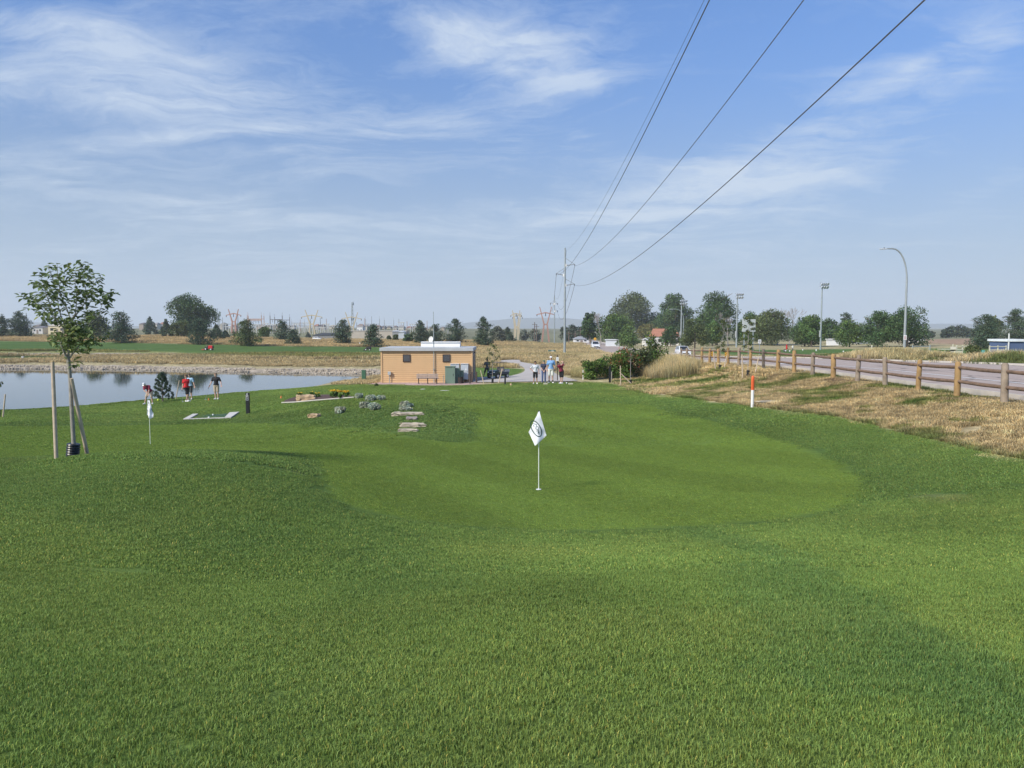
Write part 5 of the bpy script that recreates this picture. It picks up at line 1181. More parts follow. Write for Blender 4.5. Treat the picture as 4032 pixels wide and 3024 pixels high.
    for (a0, a1), (z1, z0), mm, lb, dp, yo in C_:
        k_ = (62+yo)/62; w = (a1-a0)*sc*k_; h = (z0-z1)*sc*k_; xx = xat(1300 + (a0+a1)/2*.3255, 62+yo, 1505); zb = P(1500, 1150 + z0*.3255, 62+yo)[2]; gz = h1(xx, 62+yo)
        if mm != 'silver': h += zb-gz; zb = gz
        q = thing('electrical_cabinet', lb, 'electrical cabinet', (xx, 62+yo, zb)); m_ = sg if mm != 'silver' else sil
        b = MB(); b.box((0,0,h/2), (w,dp,h)); b.build('body', m_, q, bevel=.012)
        b = MB(); b.box((0,-.02,h-.02), (w+.03,dp+.05,.05)); b.build('lid', m_, q, bevel=.01)
        b = MB(); b.box((w*.32,-dp/2-.015,h*.52), (.025,.03,.13)); b.build('handle', black if mm != 'silver' else steel, q)
        if mm == 'silver' and a0 > 1500:
            b = MB(); b.box((.12,-dp/2-.008,h*.62), (.12,.012,.13)); b.build('label_plate', white, q)
            b = MB(); [b.box((-w*.4+i*w*.13, 0, -.10), (.03,.05,.22)) for i in range(6)]; b.build('conduit', rubber, q)
    # litter bin
    xx = xat(1814, 60.2, 1510); q = thing('litter_bin', 'dark slatted round litter bin beside the bench', 'bin', (xx, 60.2, h1(xx, 60.2))); b = MB()
    for i in range(20): a = 2*math.pi*i/20; b.box((.20*math.cos(a), .20*math.sin(a), .25), (.045,.02,.5), rot=(0,0,a+math.pi/2))
    b.build('slats', mat('dark_brown_slat', (.05,.035,.03), .7), q); b = MB(); b.lathe([(.18,.01),(.18,.46)], 18); b.build('liner', black, q); b = MB(); b.lathe([(.215,.48),(.215,.52),(.17,.52),(.17,.48)], 18); b.build('rim', black, q)
    # bollards
    for i, (px, b0, t0, Yb) in enumerate(((1850,1508,1472,59.5),(1857,1500,1466,61),(1876,1505,1465,60.2))):
        xx = xat(px, Yb, b0); z = h1(xx, Yb); h = P(px, t0, Yb)[2]-z; b = MB(); b.tube([(0,0,-.05),(0,0,h)], .065, 12); b.lathe([(.075,h-.05),(.075,h),(.05,h+.02),(0,h+.025)], 12); o = b.build('bollard', mat('brown_steel', (.075,.055,.045), .6), None, smooth=True); o.location = (xx, Yb, z); tag(o, ['front bollard left of the pump house door','bollard tucked behind the front one at the corner','bollard nearest the utility cart'][i], 'bollard', 'brown bollards at the pump house corner')
    # white rack post on wall
    xx = xat(1746, 61.4, 1500); b = MB(); b.tube([(0,0,-.05),(0,0,.62)], .025, 8); o = b.build('standpipe', steel, None); o.location = (xx, 61.4, h1(xx, 61.4)); tag(o, 'short grey standpipe between the bench and the green cabinets', 'pipe')
    # bench
    xb = xat(1684, 60.0, 1512); q = thing('park_bench', 'slatted bench with its back to the pump house, facing the lawn', 'bench', (xb, 60.0, h1(xb, 60.0))); bw = 262*sc*.97; sl = mat('bench_slat', (.40,.32,.27), .8, .15, 6)
    for i in range(3):
        b = MB(); b.box((0, -.16-.015*i, .50+.12*i), (bw,.035,.095)); b.build('back_slat', sl, q)
    for i in range(3):
        b = MB(); b.box((0, -.02+.13*i, .40), (bw,.10,.035)); b.build('seat_slat', sl, q)
    for x_ in (-bw*.42, 0, bw*.42):
        b = MB(); b.box((x_, .0, .19), (.07,.09,.42)); b.box((x_, -.10, .60), (.05,.05,.42)); b.box((x_,.08,.37), (.05,.36,.05)); b.box((x_,.05,.02),(.09,.40,.04)); b.build('leg', mat('dark_brown_frame', (.07,.045,.035)), q)
    # green box by the pond
    xg = xat(1433, 70.5, 1500); q = thing('utility_pedestal', 'dark green utility pedestal on a pale slab near the pond', 'utility box', (xg, 70.5, h1(xg, 70.5))); b = MB(); b.box((0,0,.5), (.36,.34,.94)); b.box((0,0,.98),(.38,.36,.05)); b.build('body', mat('deep_green', (.05,.14,.08), .5), q, bevel=.01); b = MB(); b.box((0,0,.02), (.8,.7,.08)); b.build('slab', mat('pale_stone', (.62,.60,.54)), q)
    xg, yg, zg2 = gnd(1482, 1520, 50); q = tree(1482,1512,1521,8,'shrub','tiny dry shrub on the pink gravel','shrub',leaf='olive',Y=yg,cat='shrub')
pump_house()

# ------------------------------------------------------------------ power poles and lines
def pole_steel(px, base, top, Y, wpx, arms, label, grp='steel power poles'):
    x = xat(px, Y, base); z = h1(x, Y); h = P(px, top, Y)[2]-z; s = Y/F; w = wpx*s
    t = thing('power_pole', label, 'power pole', (x, Y, z), 0, grp); b = MB(); b.tube([(0,0,-.3),(0,0,h)], [w/2, w*.28], 14); b.build('pole', steel, t, smooth=True); pts = []
    for sx, zpy, tipdx, rise, br in arms:
        z0 = P(px, zpy, Y)[2]-z; tip = (sx*tipdx*s, 0, z0 + rise*s); b = MB(); b.tube([(0,0,z0), tip], [.09,.05], 8); b.tube([(0,0,z0+br*s), tip], [.04,.03], 6); a = b.build('cross_arm', mat('arm_grey', (.24,.26,.27), .5, .1, 3), t, smooth=True)
        b = MB(); b.tube([(sx*w*.45,0,z0-.35*s/.0475*.5),(sx*w*.45,0,z0+.3)], .16*s/.0475, 8); b.build('insulator', white, a, smooth=True); b = MB(); b.tube([tip,(tip[0],tip[1],tip[2]-6*s)], .07*s/.0475, 6); b.build('clamp', black, a); pts.append((x+tip[0], Y, z+tip[2]-6*s))
    pts.append((x+6*s, Y, z+h-9*s)); return pts
A1 = pole_steel(2223,1398,976,144,10,[(1,1046,38,-(-5),30),(-1,1085,34,8,30),(1,1124,37,6,26)],'tallest steel pole with three arms, between the path and the road')
A2 = pole_steel(2183,1356,1163,319,5,[(1,1196,12,2,10),(-1,1196,16,3,12),(1,1225,12,2,10)],'second steel pole, smaller, down the line')
A3 = [(26,520,5.5),(23,520,5.5),(26,520,2.5),(24.5,520,9)]
wire_m = mat('cable', (.10,.10,.11), .5)
def wire(p0, p1, sag, r, label, mid=None, end=None):
    b = MB(); p0 = Vector(p0); p1 = Vector(p1); n = 40; pts = [p0.lerp(p1, i/n) + Vector((0,0,-4*sag*(i/n)*(1-i/n))) for i in range(n+1)]; base = p0.copy()
    b.tube([p - base for p in pts], r, 5, caps=False); o = b.build('power_cable', wire_m, None, fix=False); o.location = base; tag(o, label, 'cable', 'power lines'); return o
def nearspan(a, b_px, Yt, label, r):
    # through the attachment a, with the vertex of the sag near y = 84, to the next pole behind the viewer
    k = .00054; c = a[2] - k*(a[1]-84)**2; zf = lambda y: c + k*(y-84)**2; xt = xat(b_px, Yt, 0); n = 60; ye = -31
    xf = lambda y: a[0] + (xt - a[0]) * (a[1]-y)/(a[1]-Yt); pts = [Vector((xf(y), y, zf(y))) for y in np.linspace(a[1], ye, n)]; b = MB(); b.tube([p - pts[0] for p in pts], r, 6, caps=False); o = b.build('power_cable', wire_m, None, fix=False); o.location = pts[0]; tag(o, label, 'cable', 'power lines'); return pts[-1]
ends = [nearspan(A1[0], 3137, 28, 'cable from the upper right arm, second from the right overhead', .020), nearspan(A1[1], 2769, 24.6, 'cable from the left arm, third from the right overhead', .020),
        nearspan(A1[2], 3604, 20.2, 'lowest cable, rightmost overhead', .022), nearspan(A1[3], 2729, 35.7, 'thin ground wire from the pole top, leftmost overhead', .010)]
for i, lb in enumerate(('upper right cable between the two steel poles','left cable between the two steel poles','lower right cable between the two steel poles','top wire between the two steel poles')): wire(A1[i], A2[i], 4.5 if i < 3 else 3.5, .035 if i < 3 else .02, lb)
# wooden distribution poles in the distance
for px, base, top, Y, lb in ((2105,1338,1268,380,'dark wooden pole left of the red pylon'),(2113,1338,1277,400,'shorter wooden pole beside the dark one'),(2285,1345,1290,330,'wooden pole among the hazy roadside trees'),(2240,1345,1302,340,'small wooden pole behind the steel pole'),(2265,1345,1305,350,'wooden pole over the shed roof')):
    x = xat(px, Y, base); z = h1(x, Y); h = P(px, top, Y)[2]-z; t = thing('wooden_pole', lb, 'utility pole', (x, Y, z)); b = MB(); b.tube([(0,0,-.3),(0,0,h)], [.28,.18], 7); b.build('pole', mat('brown_pole', (.12,.085,.07)), t); b = MB(); b.box((0,0,h-1.2), (2.6,.2,.2)); b.build('cross_arm', mat('brown_pole', (.12,.085,.07)), t)

# ------------------------------------------------------------------ V pylons and substation
def pylon(px0, px1, top, waist, bar, base, legw, bark_, m, label, Y=500, cross=None, zb=None):
    s = Y/F; xc = (px0+px1)/2; x = xat(xc, Y, top); z = h1(x, Y); Zp = lambda py: P(xc, py, Y)[2]-z; t = thing('pylon', label, 'pylon', (x, Y, z), 0, 'V shaped pylons'); w2 = (px1-px0)/2*s; lw = legw*s; hw_ = 6*s
    for sx in (-1, 1):
        b = MB(); b.tube([(sx*w2,0,Zp(top)), (sx*hw_,0,Zp(waist))], [.30,.55], 4); b.tube([(sx*hw_,0,Zp(waist)), (sx*lw,0,-.5)], [.55,.65], 4); b.build('leg', m, t)
    b = MB(); b.tube([(-hw_,0,Zp(waist)),(hw_,0,Zp(waist))], .45, 4); b.build('waist', m, t)
    bw = bark_*s; zbr = Zp(bar); b = MB(); b.tube([(-bw,0,zbr-6*s),(-bw*.4,0,zbr-1*s),(0,0,zbr+2*s),(bw*.4,0,zbr-1*s),(bw,0,zbr-6*s)], [.28,.42,.45,.42,.28], 4); b.build('cross_bar', m, t)
    for k in (-.95, 0, .95): b = MB(); b.tube([(k*bw,0,zbr-5*s if k else zbr),(k*bw,0,zbr-12*s)], .22, 5); b.build('insulator', black, t)
RED = mat('pylon_red', (.40,.22,.17), .7, .08, .3); TAN = mat('pylon_tan', (.50,.42,.28), .7, .08, .3)
pylon(899,939,1217,1267,1236,1318,9,30,RED,'rusty red V pylon at the left end of the substation')
pylon(1201,1252,1220,1276,1243,1310,12,42,TAN,'tan V pylon left of the tall lattice mast')
pylon(1360,1408,1230,1287,1250,1305,9,40,TAN,'tan V pylon half hidden behind the dense pine at the mast')
pylon(2018,2047,1222,1286,1236,1332,7,22,TAN,'tan pylon nearer the pump house, crossbar folded',Y=480)
pylon(2023,2052,1230,1290,1243,1330,8,20,TAN,'second tan pylon standing just behind the folded one',Y=560)
pylon(2125,2172,1208,1277,1233,1338,14,36,RED,'large rusty red V pylon beside the steel poles',Y=430)
def tower(px, top, base, wpx, Y, label, lat=True, extra=True):
    x = xat(px, Y, base); z = h1(x, Y); h = P(px, top, Y)[2]-z; w = wpx*Y/F/2; t = thing('lattice_tower', label, 'tower', (x, Y, z)); b = MB(); n = 9; tp = .35
    for sx in (-1,1):
        for sy in (-1,1): b.tube([(sx*w,sy*w,-.3),(sx*w*tp,sy*w*tp,h)], [.16,.12], 4)
    for i in range(n):
        a, c = i/n, (i+1)/n; wa, wc = w*(1-a*(1-tp)), w*(1-c*(1-tp))
        for sy in (-1,1): b.tube([(-wa,sy*wa,a*h),(wc,sy*wc,c*h)], .09, 4, caps=False); b.tube([(wa,sy*wa,a*h),(-wc,sy*wc,c*h)], .09, 4, caps=False)
    b.build('lattice', steel, t)
    if extra: b = MB(); b.ell((w*.9,-w,h*.46), (.9,.6,1.1), 10, 8); b.ell((w*.7,-w*.5,h*.95), (.8,.5,1.4), 10, 8); b.build('antenna', mat('antenna_grey', (.25,.30,.33)), t, smooth=True)
tower(1388,1190,1300,9,560,'tall lattice mast with round antennas above the dense pine'); tower(862,1234,1305,8,700,'faint lattice tower left of the first red pylon',extra=False)
for px, top, Y, lb in ((106,1232,420,'faint tower behind the left edge pines'),): tower(px, top, 1300, 4, 600, lb, extra=False)
def portal(px0, px1, top, bar, label, m, Y=520, base=1325):
    s = Y/F; xc = (px0+px1)/2; x = xat(xc, Y, base); z = h1(x, Y); Zp = lambda py: P(xc, py, Y)[2]-z; t = thing('substation_frame', label, 'substation frame', (x, Y, z), 0, 'substation frames'); w = (px1-px0)/2*s
    for sx in (-1,1): b = MB(); b.tube([(sx*w,0,-.3),(sx*w,0,Zp(top))], [.35,.25], 4); b.tube([(sx*w,0,Zp(top)),(sx*w,0,Zp(top)+2)], .08, 4); b.build('post', m, t)
    for br in (bar if isinstance(bar, tuple) else (bar,)): b = MB(); b.tube([(-w,0,Zp(br)),(w,0,Zp(br))], .28, 4); o = b.build('beam', m, t); b = MB(); [b.tube([(k*w,0,Zp(br)),(k*w,0,Zp(br)-2)], .12, 4) for k in (-.6,-.2,.2,.6)]; b.build('insulator', black, o)
gy = mat('substation_grey', (.30,.31,.31), .7, .1, .3); dk = mat('substation_dark', (.14,.13,.13), .7, .1, .3); pk = mat('substation_rust', (.42,.27,.21), .7, .1, .3)
portal(976,1031,1241,(1258,1262),'pinkish double beam frame left of the middle of the substation',pk); portal(980,1041,1244,(1256,),'frame just behind the pinkish double beam one',pk,Y=545); portal(1065,1113,1242,(1258,),'dark frame to the right of the pinkish ones',dk); portal(1083,1142,1248,(1260,),'longer dark frame overlapping the first dark one',dk,Y=545)
portal(1440,1495,1255,(1276,1283),'pale frame right of the tall lattice mast',gy,Y=600); portal(1514,1551,1260,(1283,),'small frame left of the pump house pines',gy,Y=640)
portal(1150,1200,1266,(1272,1290),'low pale frame behind the low wide pine',gy,Y=600); portal(880,975,1280,(1276,1285),'low wide frame behind the olive pine',gy,Y=600)
g = random.Random(12)
for i, (px, top) in enumerate([(877,1250),(938,1222),(1183,1258),(1224,1255),(1262,1252),(1286,1255),(1321,1250),(1405,1270),(1436,1252),(1464,1245),(1590,1272),(1603,1265),(1571,1256),(1640,1268),(1682,1262),(1764,1272)]):
    Y = 560 + 12*(i % 5); x = xat(px, Y, 1310); z = h1(x, Y); h = P(px, top, Y)[2]-z; b = MB(); b.tube([(0,0,-.3),(0,0,h)], [.30,.16], 6); o = b.build('thin_mast', [gy, dk, pk][i % 3], None); o.location = (x, Y, z); tag(o, 'thin mast rising out of the substation skyline', 'mast', 'thin masts of the substation')
# switchgear blocks
for i in range(26):
    px = [880,900,925,950,1000,1010,1030,1045,1075,1095,1130,1150,1168,1190,1205,1222,1240,1255,1270,1285,1300,1318,1560,1580,1625,1650][i]; Y = 500 + g.uniform(0, 60); x = xat(px, Y, 1320); z = h1(x, Y); t = thing('switchgear', 'pale insulator rack among the substation equipment', 'switchgear', (x, Y, z), 0, 'switchgear of the substation'); h = g.uniform(3.5, 7)
    b = MB(); [b.box((k, 0, h/2), (.35,.35,h)) for k in (-1.6,0,1.6)]; b.build('column', mat('pale_gear', (.50,.50,.48), .7), t); b = MB(); b.box((0,0,h), (4.6,.5,.5)); b.build('beam', mat('pale_gear', (.50,.50,.48)), t)
# warehouse, dark roofed shed, houses
def house(px0, px1, eave, ridge, base, Y, wallc, roofc, label, name='house', depth=9, grp=None, hip=True, detail=True, gable_x=False, cat='house'):
    s = Y/F; xc = (px0+px1)/2; x = xat(xc, Y, base); z = h1(x, Y); Zp = lambda py: P(xc, py, Y)[2]-z; w = (px1-px0)*s; he = max(Zp(eave), 1.5); hr = max(Zp(ridge), he+.3); t = thing(name, label, cat, (x, Y, z), 0, grp)
    wm_ = mat('wall_%g_%g_%g' % wallc, wallc, .8, .06, .5); rm = mat('roof_%g_%g_%g' % roofc, roofc, .85, .12, .8)
    b = MB(); b.box((0,depth/2,he/2-.5), (w,depth,he+1)); b.build('wall', wm_, t)
    b = MB(); o_ = .35; k = w*.28 if hip else 0
    if hr-he < .5: b.box((0,depth/2,he+.1+(hr-he)/2), (w+.4,depth+.4,hr-he))
    elif gable_x:
        b.add([(-w/2-o_,-o_,he),(w/2+o_,-o_,he),(w/2+o_,depth+o_,he),(-w/2-o_,depth+o_,he),(0,-o_,hr),(0,depth+o_,hr)], [(0,3,5,4),(1,4,5,2),(0,4,1),(3,2,5),(0,1,2,3)])
    else: b.add([(-w/2-o_,-o_,he),(w/2+o_,-o_,he),(w/2+o_,depth+o_,he),(-w/2-o_,depth+o_,he),(-w/2+k,depth/2,hr),(w/2-k,depth/2,hr)], [(0,1,5,4),(1,2,5),(2,3,4,5),(3,0,4),(0,3,2,1)])
    b.build('roof', rm, t)
    if detail:
        for q in (-.3, .25):
            b = MB(); b.box((q*w, -.04, he*.58), (min(1.6, w*.16),.06,min(1.4, he*.3))); b.build('window', glass, t)
        b = MB(); b.box((-.02*w,-.04,he*.35), (.95,.06,min(2.0, he*.7))); b.build('door', mat('plain_door', (.25,.2,.17)), t)
    return t
house(1384,1600,1304,1302,1334,390,(.46,.41,.34),(.44,.42,.38),'long pale flat roofed warehouse beyond the golden bank','warehouse',12,detail=False,cat='warehouse')
house(1545,1568,1305,1301,1330,385,(.26,.27,.28),(.5,.52,.55),'grey end bay of the warehouse','shed',8,detail=False,cat='shed'); house(1569,1592,1308,1302,1332,383,(.48,.52,.56),(.55,.60,.66),'small pale blue shed beside the warehouse','shed',8,gable_x=True,hip=False,detail=False,cat='shed')
house(1231,1325,1327,1311,1334,400,(.22,.22,.22),(.045,.05,.055),'low shed with a long curved dark roof behind the parked cars','shed',12,detail=False,cat='shed')
HC = [((.52,.46,.36),(.20,.17,.15)), ((.42,.36,.29),(.25,.20,.17)), ((.60,.57,.50),(.30,.28,.27)), ((.46,.42,.38),(.34,.18,.13)), ((.36,.30,.25),(.16,.14,.14))]
HS = [(130,172,1284,1276),(868,880,1276,1270),(860,874,1282,1274),(905,925,1286,1279),(1008,1030,1284,1278),(1040,1062,1285,1279),(1075,1100,1283,1276),(1140,1158,1286,1280),(1235,1252,1284,1276),(1255,1275,1284,1277),(1296,1318,1286,1279),(1405,1430,1284,1275),(1432,1445,1284,1278),
      (1475,1496,1286,1280),(1500,1515,1288,1282),(1520,1538,1290,1284),(1548,1562,1288,1282),(1565,1590,1288,1281),(1600,1620,1290,1284),(1622,1640,1288,1283),(1690,1712,1291,1285),(1735,1750,1291,1287),(600,618,1278,1270),(625,645,1277,1268),(548,565,1276,1270),(215,250,1288,1280)]
for i, (a, c, e_, r_) in enumerate(HS): w_, rf = HC[i % 5]; house(a, c, e_, r_, 1300, 640 + (i % 4)*30, w_, rf, 'small pale house on the far suburban skyline behind the substation', 'distant_house', 11, 'houses on the far skyline', detail=False)
house(190,262,1283,1272,1310,400,(.66,.56,.36),(.55,.50,.40),'cream house seen through the sapling crown','house',10); house(128,168,1290,1284,1306,400,(.62,.60,.57),(.20,.19,.2),'white walled house left of the cream one','house',10)
house(1405,1428,1288,1285,1306,470,(.72,.72,.72),(.4,.4,.42),'small bright white house right of the lattice mast','house',8)
# right-hand side buildings
house(2264,2318,1337,1325,1341,300,(.70,.70,.70),(.33,.34,.35),'low white shed with grey roof at the road bend','shed',9,cat='shed'); house(2385,2440,1341,1340,1358,225,(.72,.76,.80),(.7,.72,.74),'pale blue-white board fence panel by the roadside tree','fence_panel',.4,detail=False,cat='fence')
house(2580,2672,1325,1294,1364,250,(.74,.73,.70),(.42,.19,.12),'white house with a brick red roof among the trees','house',9,hip=False); house(2540,2578,1338,1330,1364,245,(.74,.74,.74),(.55,.55,.55),'white outbuilding left of the red roofed house','shed',6,cat='shed')
house(3256,3325,1340,1338,1357,220,(.80,.80,.80),(.7,.7,.7),'long white wall under the trees','white_wall',.5,detail=False,cat='wall'); house(3388,3432,1336,1332,1358,230,(.34,.38,.41),(.62,.68,.74),'grey metal barn between two broad trees','barn',9,detail=False,cat='barn')
house(3618,3644,1330,1316,1352,240,(.84,.84,.86),(.50,.46,.43),'white gabled house at the edge of the brown field','house',7,gable_x=True,hip=False,detail=False)
house(3966,4060,1358,1350,1390,105,(.09,.13,.24),(.80,.83,.86),'blue shed with white trim at the right edge','shed',4,detail=False,cat='shed'); 
def trim(): 
    Y = 104.9; x = xat(3966, Y, 1390); z = h1(x, Y); b = MB(); s = Y/F; b.box((0,0,1.3), (.14,.1,2.8)); o = b.build('corner_board', white, None); o.location = (x+.02, Y, z); 
    par = [q for q in bpy.data.objects if q.get('label') == 'blue shed with white trim at the right edge'][0]; o.parent = par; o.location = (-(4060-3966)/2*s+.05, -.12, 0)
trim()

# ------------------------------------------------------------------ lamps, floodlights, signs beyond the road
def street_lamp(px, base, top, head, Y, label):
    x = xat(px, Y, base); z = h1(x, Y); h = P(px, top, Y)[2]-z; s = Y/F; a = (px-head)*s; t = thing('street_lamp', label, 'street lamp', (x, Y, z), 0, 'curved arm street lamps'); r0 = h*.28
    pts = [(0,0,-.2),(0,0,h*.36),(0,0,h-r0)] 
    for i in range(1, 9): th = R(90)*i/8; pts.append((-(a*.55)*(1-math.cos(th)), 0, h-r0+r0*math.sin(th)))
    pts.append((-a*.78,0,h)); k = h/10
    b = MB(); b.tube(pts, [.13*k,.105*k,.08*k]+[.065*k]*8+[.05*k], 12); b.build('pole', steel, t, smooth=True)
    b = MB(); b.box((-a*.89,0,h-.03), (a*.24,.28,.09)); b.build('lamp_head', mat('lamp_grey', (.55,.58,.60), .4), t, bevel=.02); b = MB(); b.box((-a*.86,0,h+.06), (.07,.07,.09)); b.build('sensor', black, t)
    b = MB(); b.lathe([(.2*k,-.1),(.2*k,.12),(.13*k,.14)], 12); b.build('base', steel, t); return t, h, s
t, h, s = street_lamp(3560,1390,979,3452,74,'near street lamp with a long curved arm, right of the view')
b = MB(); zz2 = P(3560,1329,74)[2]-t.location.z; b.box((-.02,-.12,zz2), (.30,.012,.46)); sg_ = b.build('sign_plate', white, t)
b = MB(); [b.box((-.02,-.13,zz2+.13-.055*i), (.16+.04*(i%2),.004,.022)) for i in range(6)]; b.build('lettering', mat('red_print', (.45,.10,.09)), sg_)['kind'] = 'stuff'
street_lamp(2690,1370,1217,2634,195,'far street lamp over the parked looking white car')
def flood(px, base, top, Y, label, dirx):
    x = xat(px, Y, base); z = h1(x, Y); s = Y/F; h = P(px, top, Y)[2]-z; t = thing('floodlight_pole', label, 'floodlight', (x, Y, z), 0, 'floodlight poles beyond the road'); b = MB(); b.tube([(0,0,-.3),(0,0,h)], [7*s/2,4*s/2], 10); b.build('pole', steel, t, smooth=True)
    for j, (dz, nn) in enumerate(((2,4),(14,3))):
        b = MB(); b.box((dirx*6*s,0,h-dz*s), (30*s,.14,.14)); r_ = b.build('cross_bar', steel, t)
        for i in range(nn):
            b = MB(); cx = dirx*6*s + (i-(nn-1)/2)*28*s/nn; b.lathe([(.0,0),(.22,.02),(.33,.25),(.36,.42),(.30,.40),(0,.3)], 10); o = b.build('floodlight', mat('lamp_silver', (.60,.64,.68), .35, .05, 3, metal=.3), r_, smooth=True); o.location = (cx,-.1,h-dz*s-.1); o.rotation_euler = (R(120),0,R(25*dirx))
    b = MB(); b.box((-dirx*.0-4*s,-.1,h*.24), (5*s,.35,26*s)); b.build('control_box', mat('box_grey', (.42,.44,.43)), t)
flood(3230,1386,1113,166,'right floodlight pole, closest to the road',1); flood(2899,1384,1154,196,'middle floodlight pole left of the scoreboard',1); flood(2681,1370,1180,236,'left floodlight pole beside the far street lamp',1)
def scoreboard():
    Y = 150; px = 2946; x = xat(px, Y, 1385); z = h1(x, Y); s = Y/F; t = thing('scoreboard', 'plain grey back of a scoreboard panel among the trees', 'scoreboard', (x, Y, z)); z1 = P(px,1257,Y)[2]-z; z0 = P(px,1306,Y)[2]-z
    b = MB(); b.box((0,0,(z0+z1)/2), (51*s,.3,z1-z0)); [b.box((k*51*s/6,-.17,(z0+z1)/2), (.06,.04,z1-z0)) for k in (-2,-1,0,1,2)]; b.build('panel', mat('panel_grey', (.50,.52,.52), .7), t)
    for k in (-.7,.7): b = MB(); b.box((k*25*s,0,z0/2), (.18,.18,z0)); b.build('post', steel, t)
scoreboard()
def sign(px, base, top, Y, w, h_, m, label, post=steel, rot=0, name='road_sign', txt=None, arrow=False):
    x = xat(px, Y, base); z = h1(x, Y); H_ = P(px, top, Y)[2]-z; t = thing(name, label, 'road sign', (x, Y, z)); b = MB(); b.box((0,0,H_/2), (.07,.07,H_)); b.build('post', post, t)
    b = MB(); b.box((0,0,0), (w,.02,h_)); o = b.build('panel', m, t); o.location = (0,-.06,H_-(h_/2 if not rot else h_*.707)); o.rotation_euler = (0,rot,0)
    if txt: b = MB(); [b.box((0,-.08,H_-h_*.25-.12*i), (w*.55,.004,.05)) for i in range(3)]; b.build('lettering', black, t)
    if arrow: b = MB(); c = H_-h_*.707; b.add([(.12,-.075,c-.25),(.18,-.075,c-.25),(.18,-.075,c+.05),(.12,-.075,c+.05)], [(0,1,2,3)]); b.add([(-.02,-.075,c),(.15,-.075,c-.15),(.15,-.075,c+.15)], [(0,1,2)]); b.build('symbol', black, t, fix=False)
    return t
sign(2990,1386,1337,110,.42,.55,white,'white speed sign on a thin post beyond the fence',txt=1)
yl = mat('sign_yellow', (.80,.42,.03), .5, .03, 2)
sign(2343,1352,1328,240,.75,.75,yl,'yellow diamond warning sign above the oncoming white car',rot=R(45),arrow=True)
def obj_marker(px, top, base, Y, label):
    x = xat(px, Y, base); z = h1(x, Y); H_ = P(px, top, Y)[2]-z; t = thing('hazard_marker', label, 'road sign', (x, Y, z), 0, 'striped hazard markers'); b = MB(); b.box((0,0,H_/2), (.05,.05,H_)); b.build('post', steel, t); b = MB(); b.box((0,-.04,H_-.22), (.18,.012,.46)); b.build('panel', yl, t)
    b = MB(); [b.add([(-.09,-.048,H_-.42+.16*i),(.09,-.048,H_-.32+.16*i),(.09,-.048,H_-.26+.16*i),(-.09,-.048,H_-.36+.16*i)], [(0,1,2,3)]) for i in range(3)]; b.build('stripes', black, t, fix=False)
obj_marker(2857,1386,1409,66,'striped hazard marker behind the right stake of the first staked tree'); obj_marker(2802,1383,1407,66,'striped hazard marker left of the other, behind the fence')
# cream rail fence, gate and carts beyond the road
def cream_fence(px0, px1, Y, hp, label):
    x0, x1 = xat(px0, Y, 1400), xat(px1, Y, 1400); t = thing('board_fence', label, 'fence', (x0, Y, 0)); n = max(2, int((x1-x0)/2.4)); cm = mat('cream_board', (.58,.55,.42), .8, .08, 3)
    for i in range(n+1): xx = x0+(x1-x0)*i/n; b = MB(); z = h1(xx, Y); b.box((xx-x0,0,z+hp/2), (.12,.12,hp+.1)); b.build('post', cm, t)
    for k in (.92,.5):
        for i in range(n): xa, xb = x0+(x1-x0)*i/n, x0+(x1-x0)*(i+1)/n; b = MB(); b.tube([(xa-x0,-.07,h1(xa,Y)+hp*k),(xb-x0,-.07,h1(xb,Y)+hp*k)], .06, 4); b.build('rail', cm, t)
cream_fence(3510,3660,74,1.0,'cream two-rail fence behind the near street lamp'); cream_fence(3765,3812,92,1.0,'short cream rail fence left of the grassy bush'); cream_fence(3895,3960,100,1.0,'cream rail fence in front of the blue shed')
def gate():
    Y = 71; x0, x1 = xat(3591, Y, 1410), xat(3660, Y, 1410); z = h1(x0, Y); h = P(3591,1358,Y)[2]-z; t = thing('mesh_gate', 'grey-green wire mesh gate on steel posts beside the near street lamp', 'gate', (x0, Y, z)); w = x1-x0
    gm = mat('gate_steel', (.30,.36,.35), .5, .05, 3)
    for k in (0, w): b = MB(); b.tube([(k,0,-.2),(k,0,h)], .045, 8); b.build('post', gm, t)
    b = MB(); b.tube([(0,0,h*.93),(w,0,h*.93)], .03, 6); b.tube([(0,0,.12),(w,0,.12)], .03, 6); b.tube([(0,0,h*.93),(w,0,.12)], .03, 6); b.build('rail', gm, t)
    b = MB(); n = 26
    for i in range(n+1): a = i/n; b.tube([(w*a,0,.12),(min(w,w*a+h*.8),0,.12+min(h*.81, w-w*a))], .008, 3, caps=False); b.tube([(w*a,0,.12),(max(0,w*a-h*.8),0,.12+min(h*.81, w*a))], .008, 3, caps=False)
    b.build('mesh', gm, t, fix=False)
gate()
simple_post(3432,1378,1358,4,85,mat('cream_board', (.58,.55,.42)),'cream_post','single pale post at the left end of the tall verge grass','post'); simple_post(3752,1372,1356,4,95,mat('cream_board', (.58,.55,.42)),'cream_post','single pale post behind the golf cart roof','post')
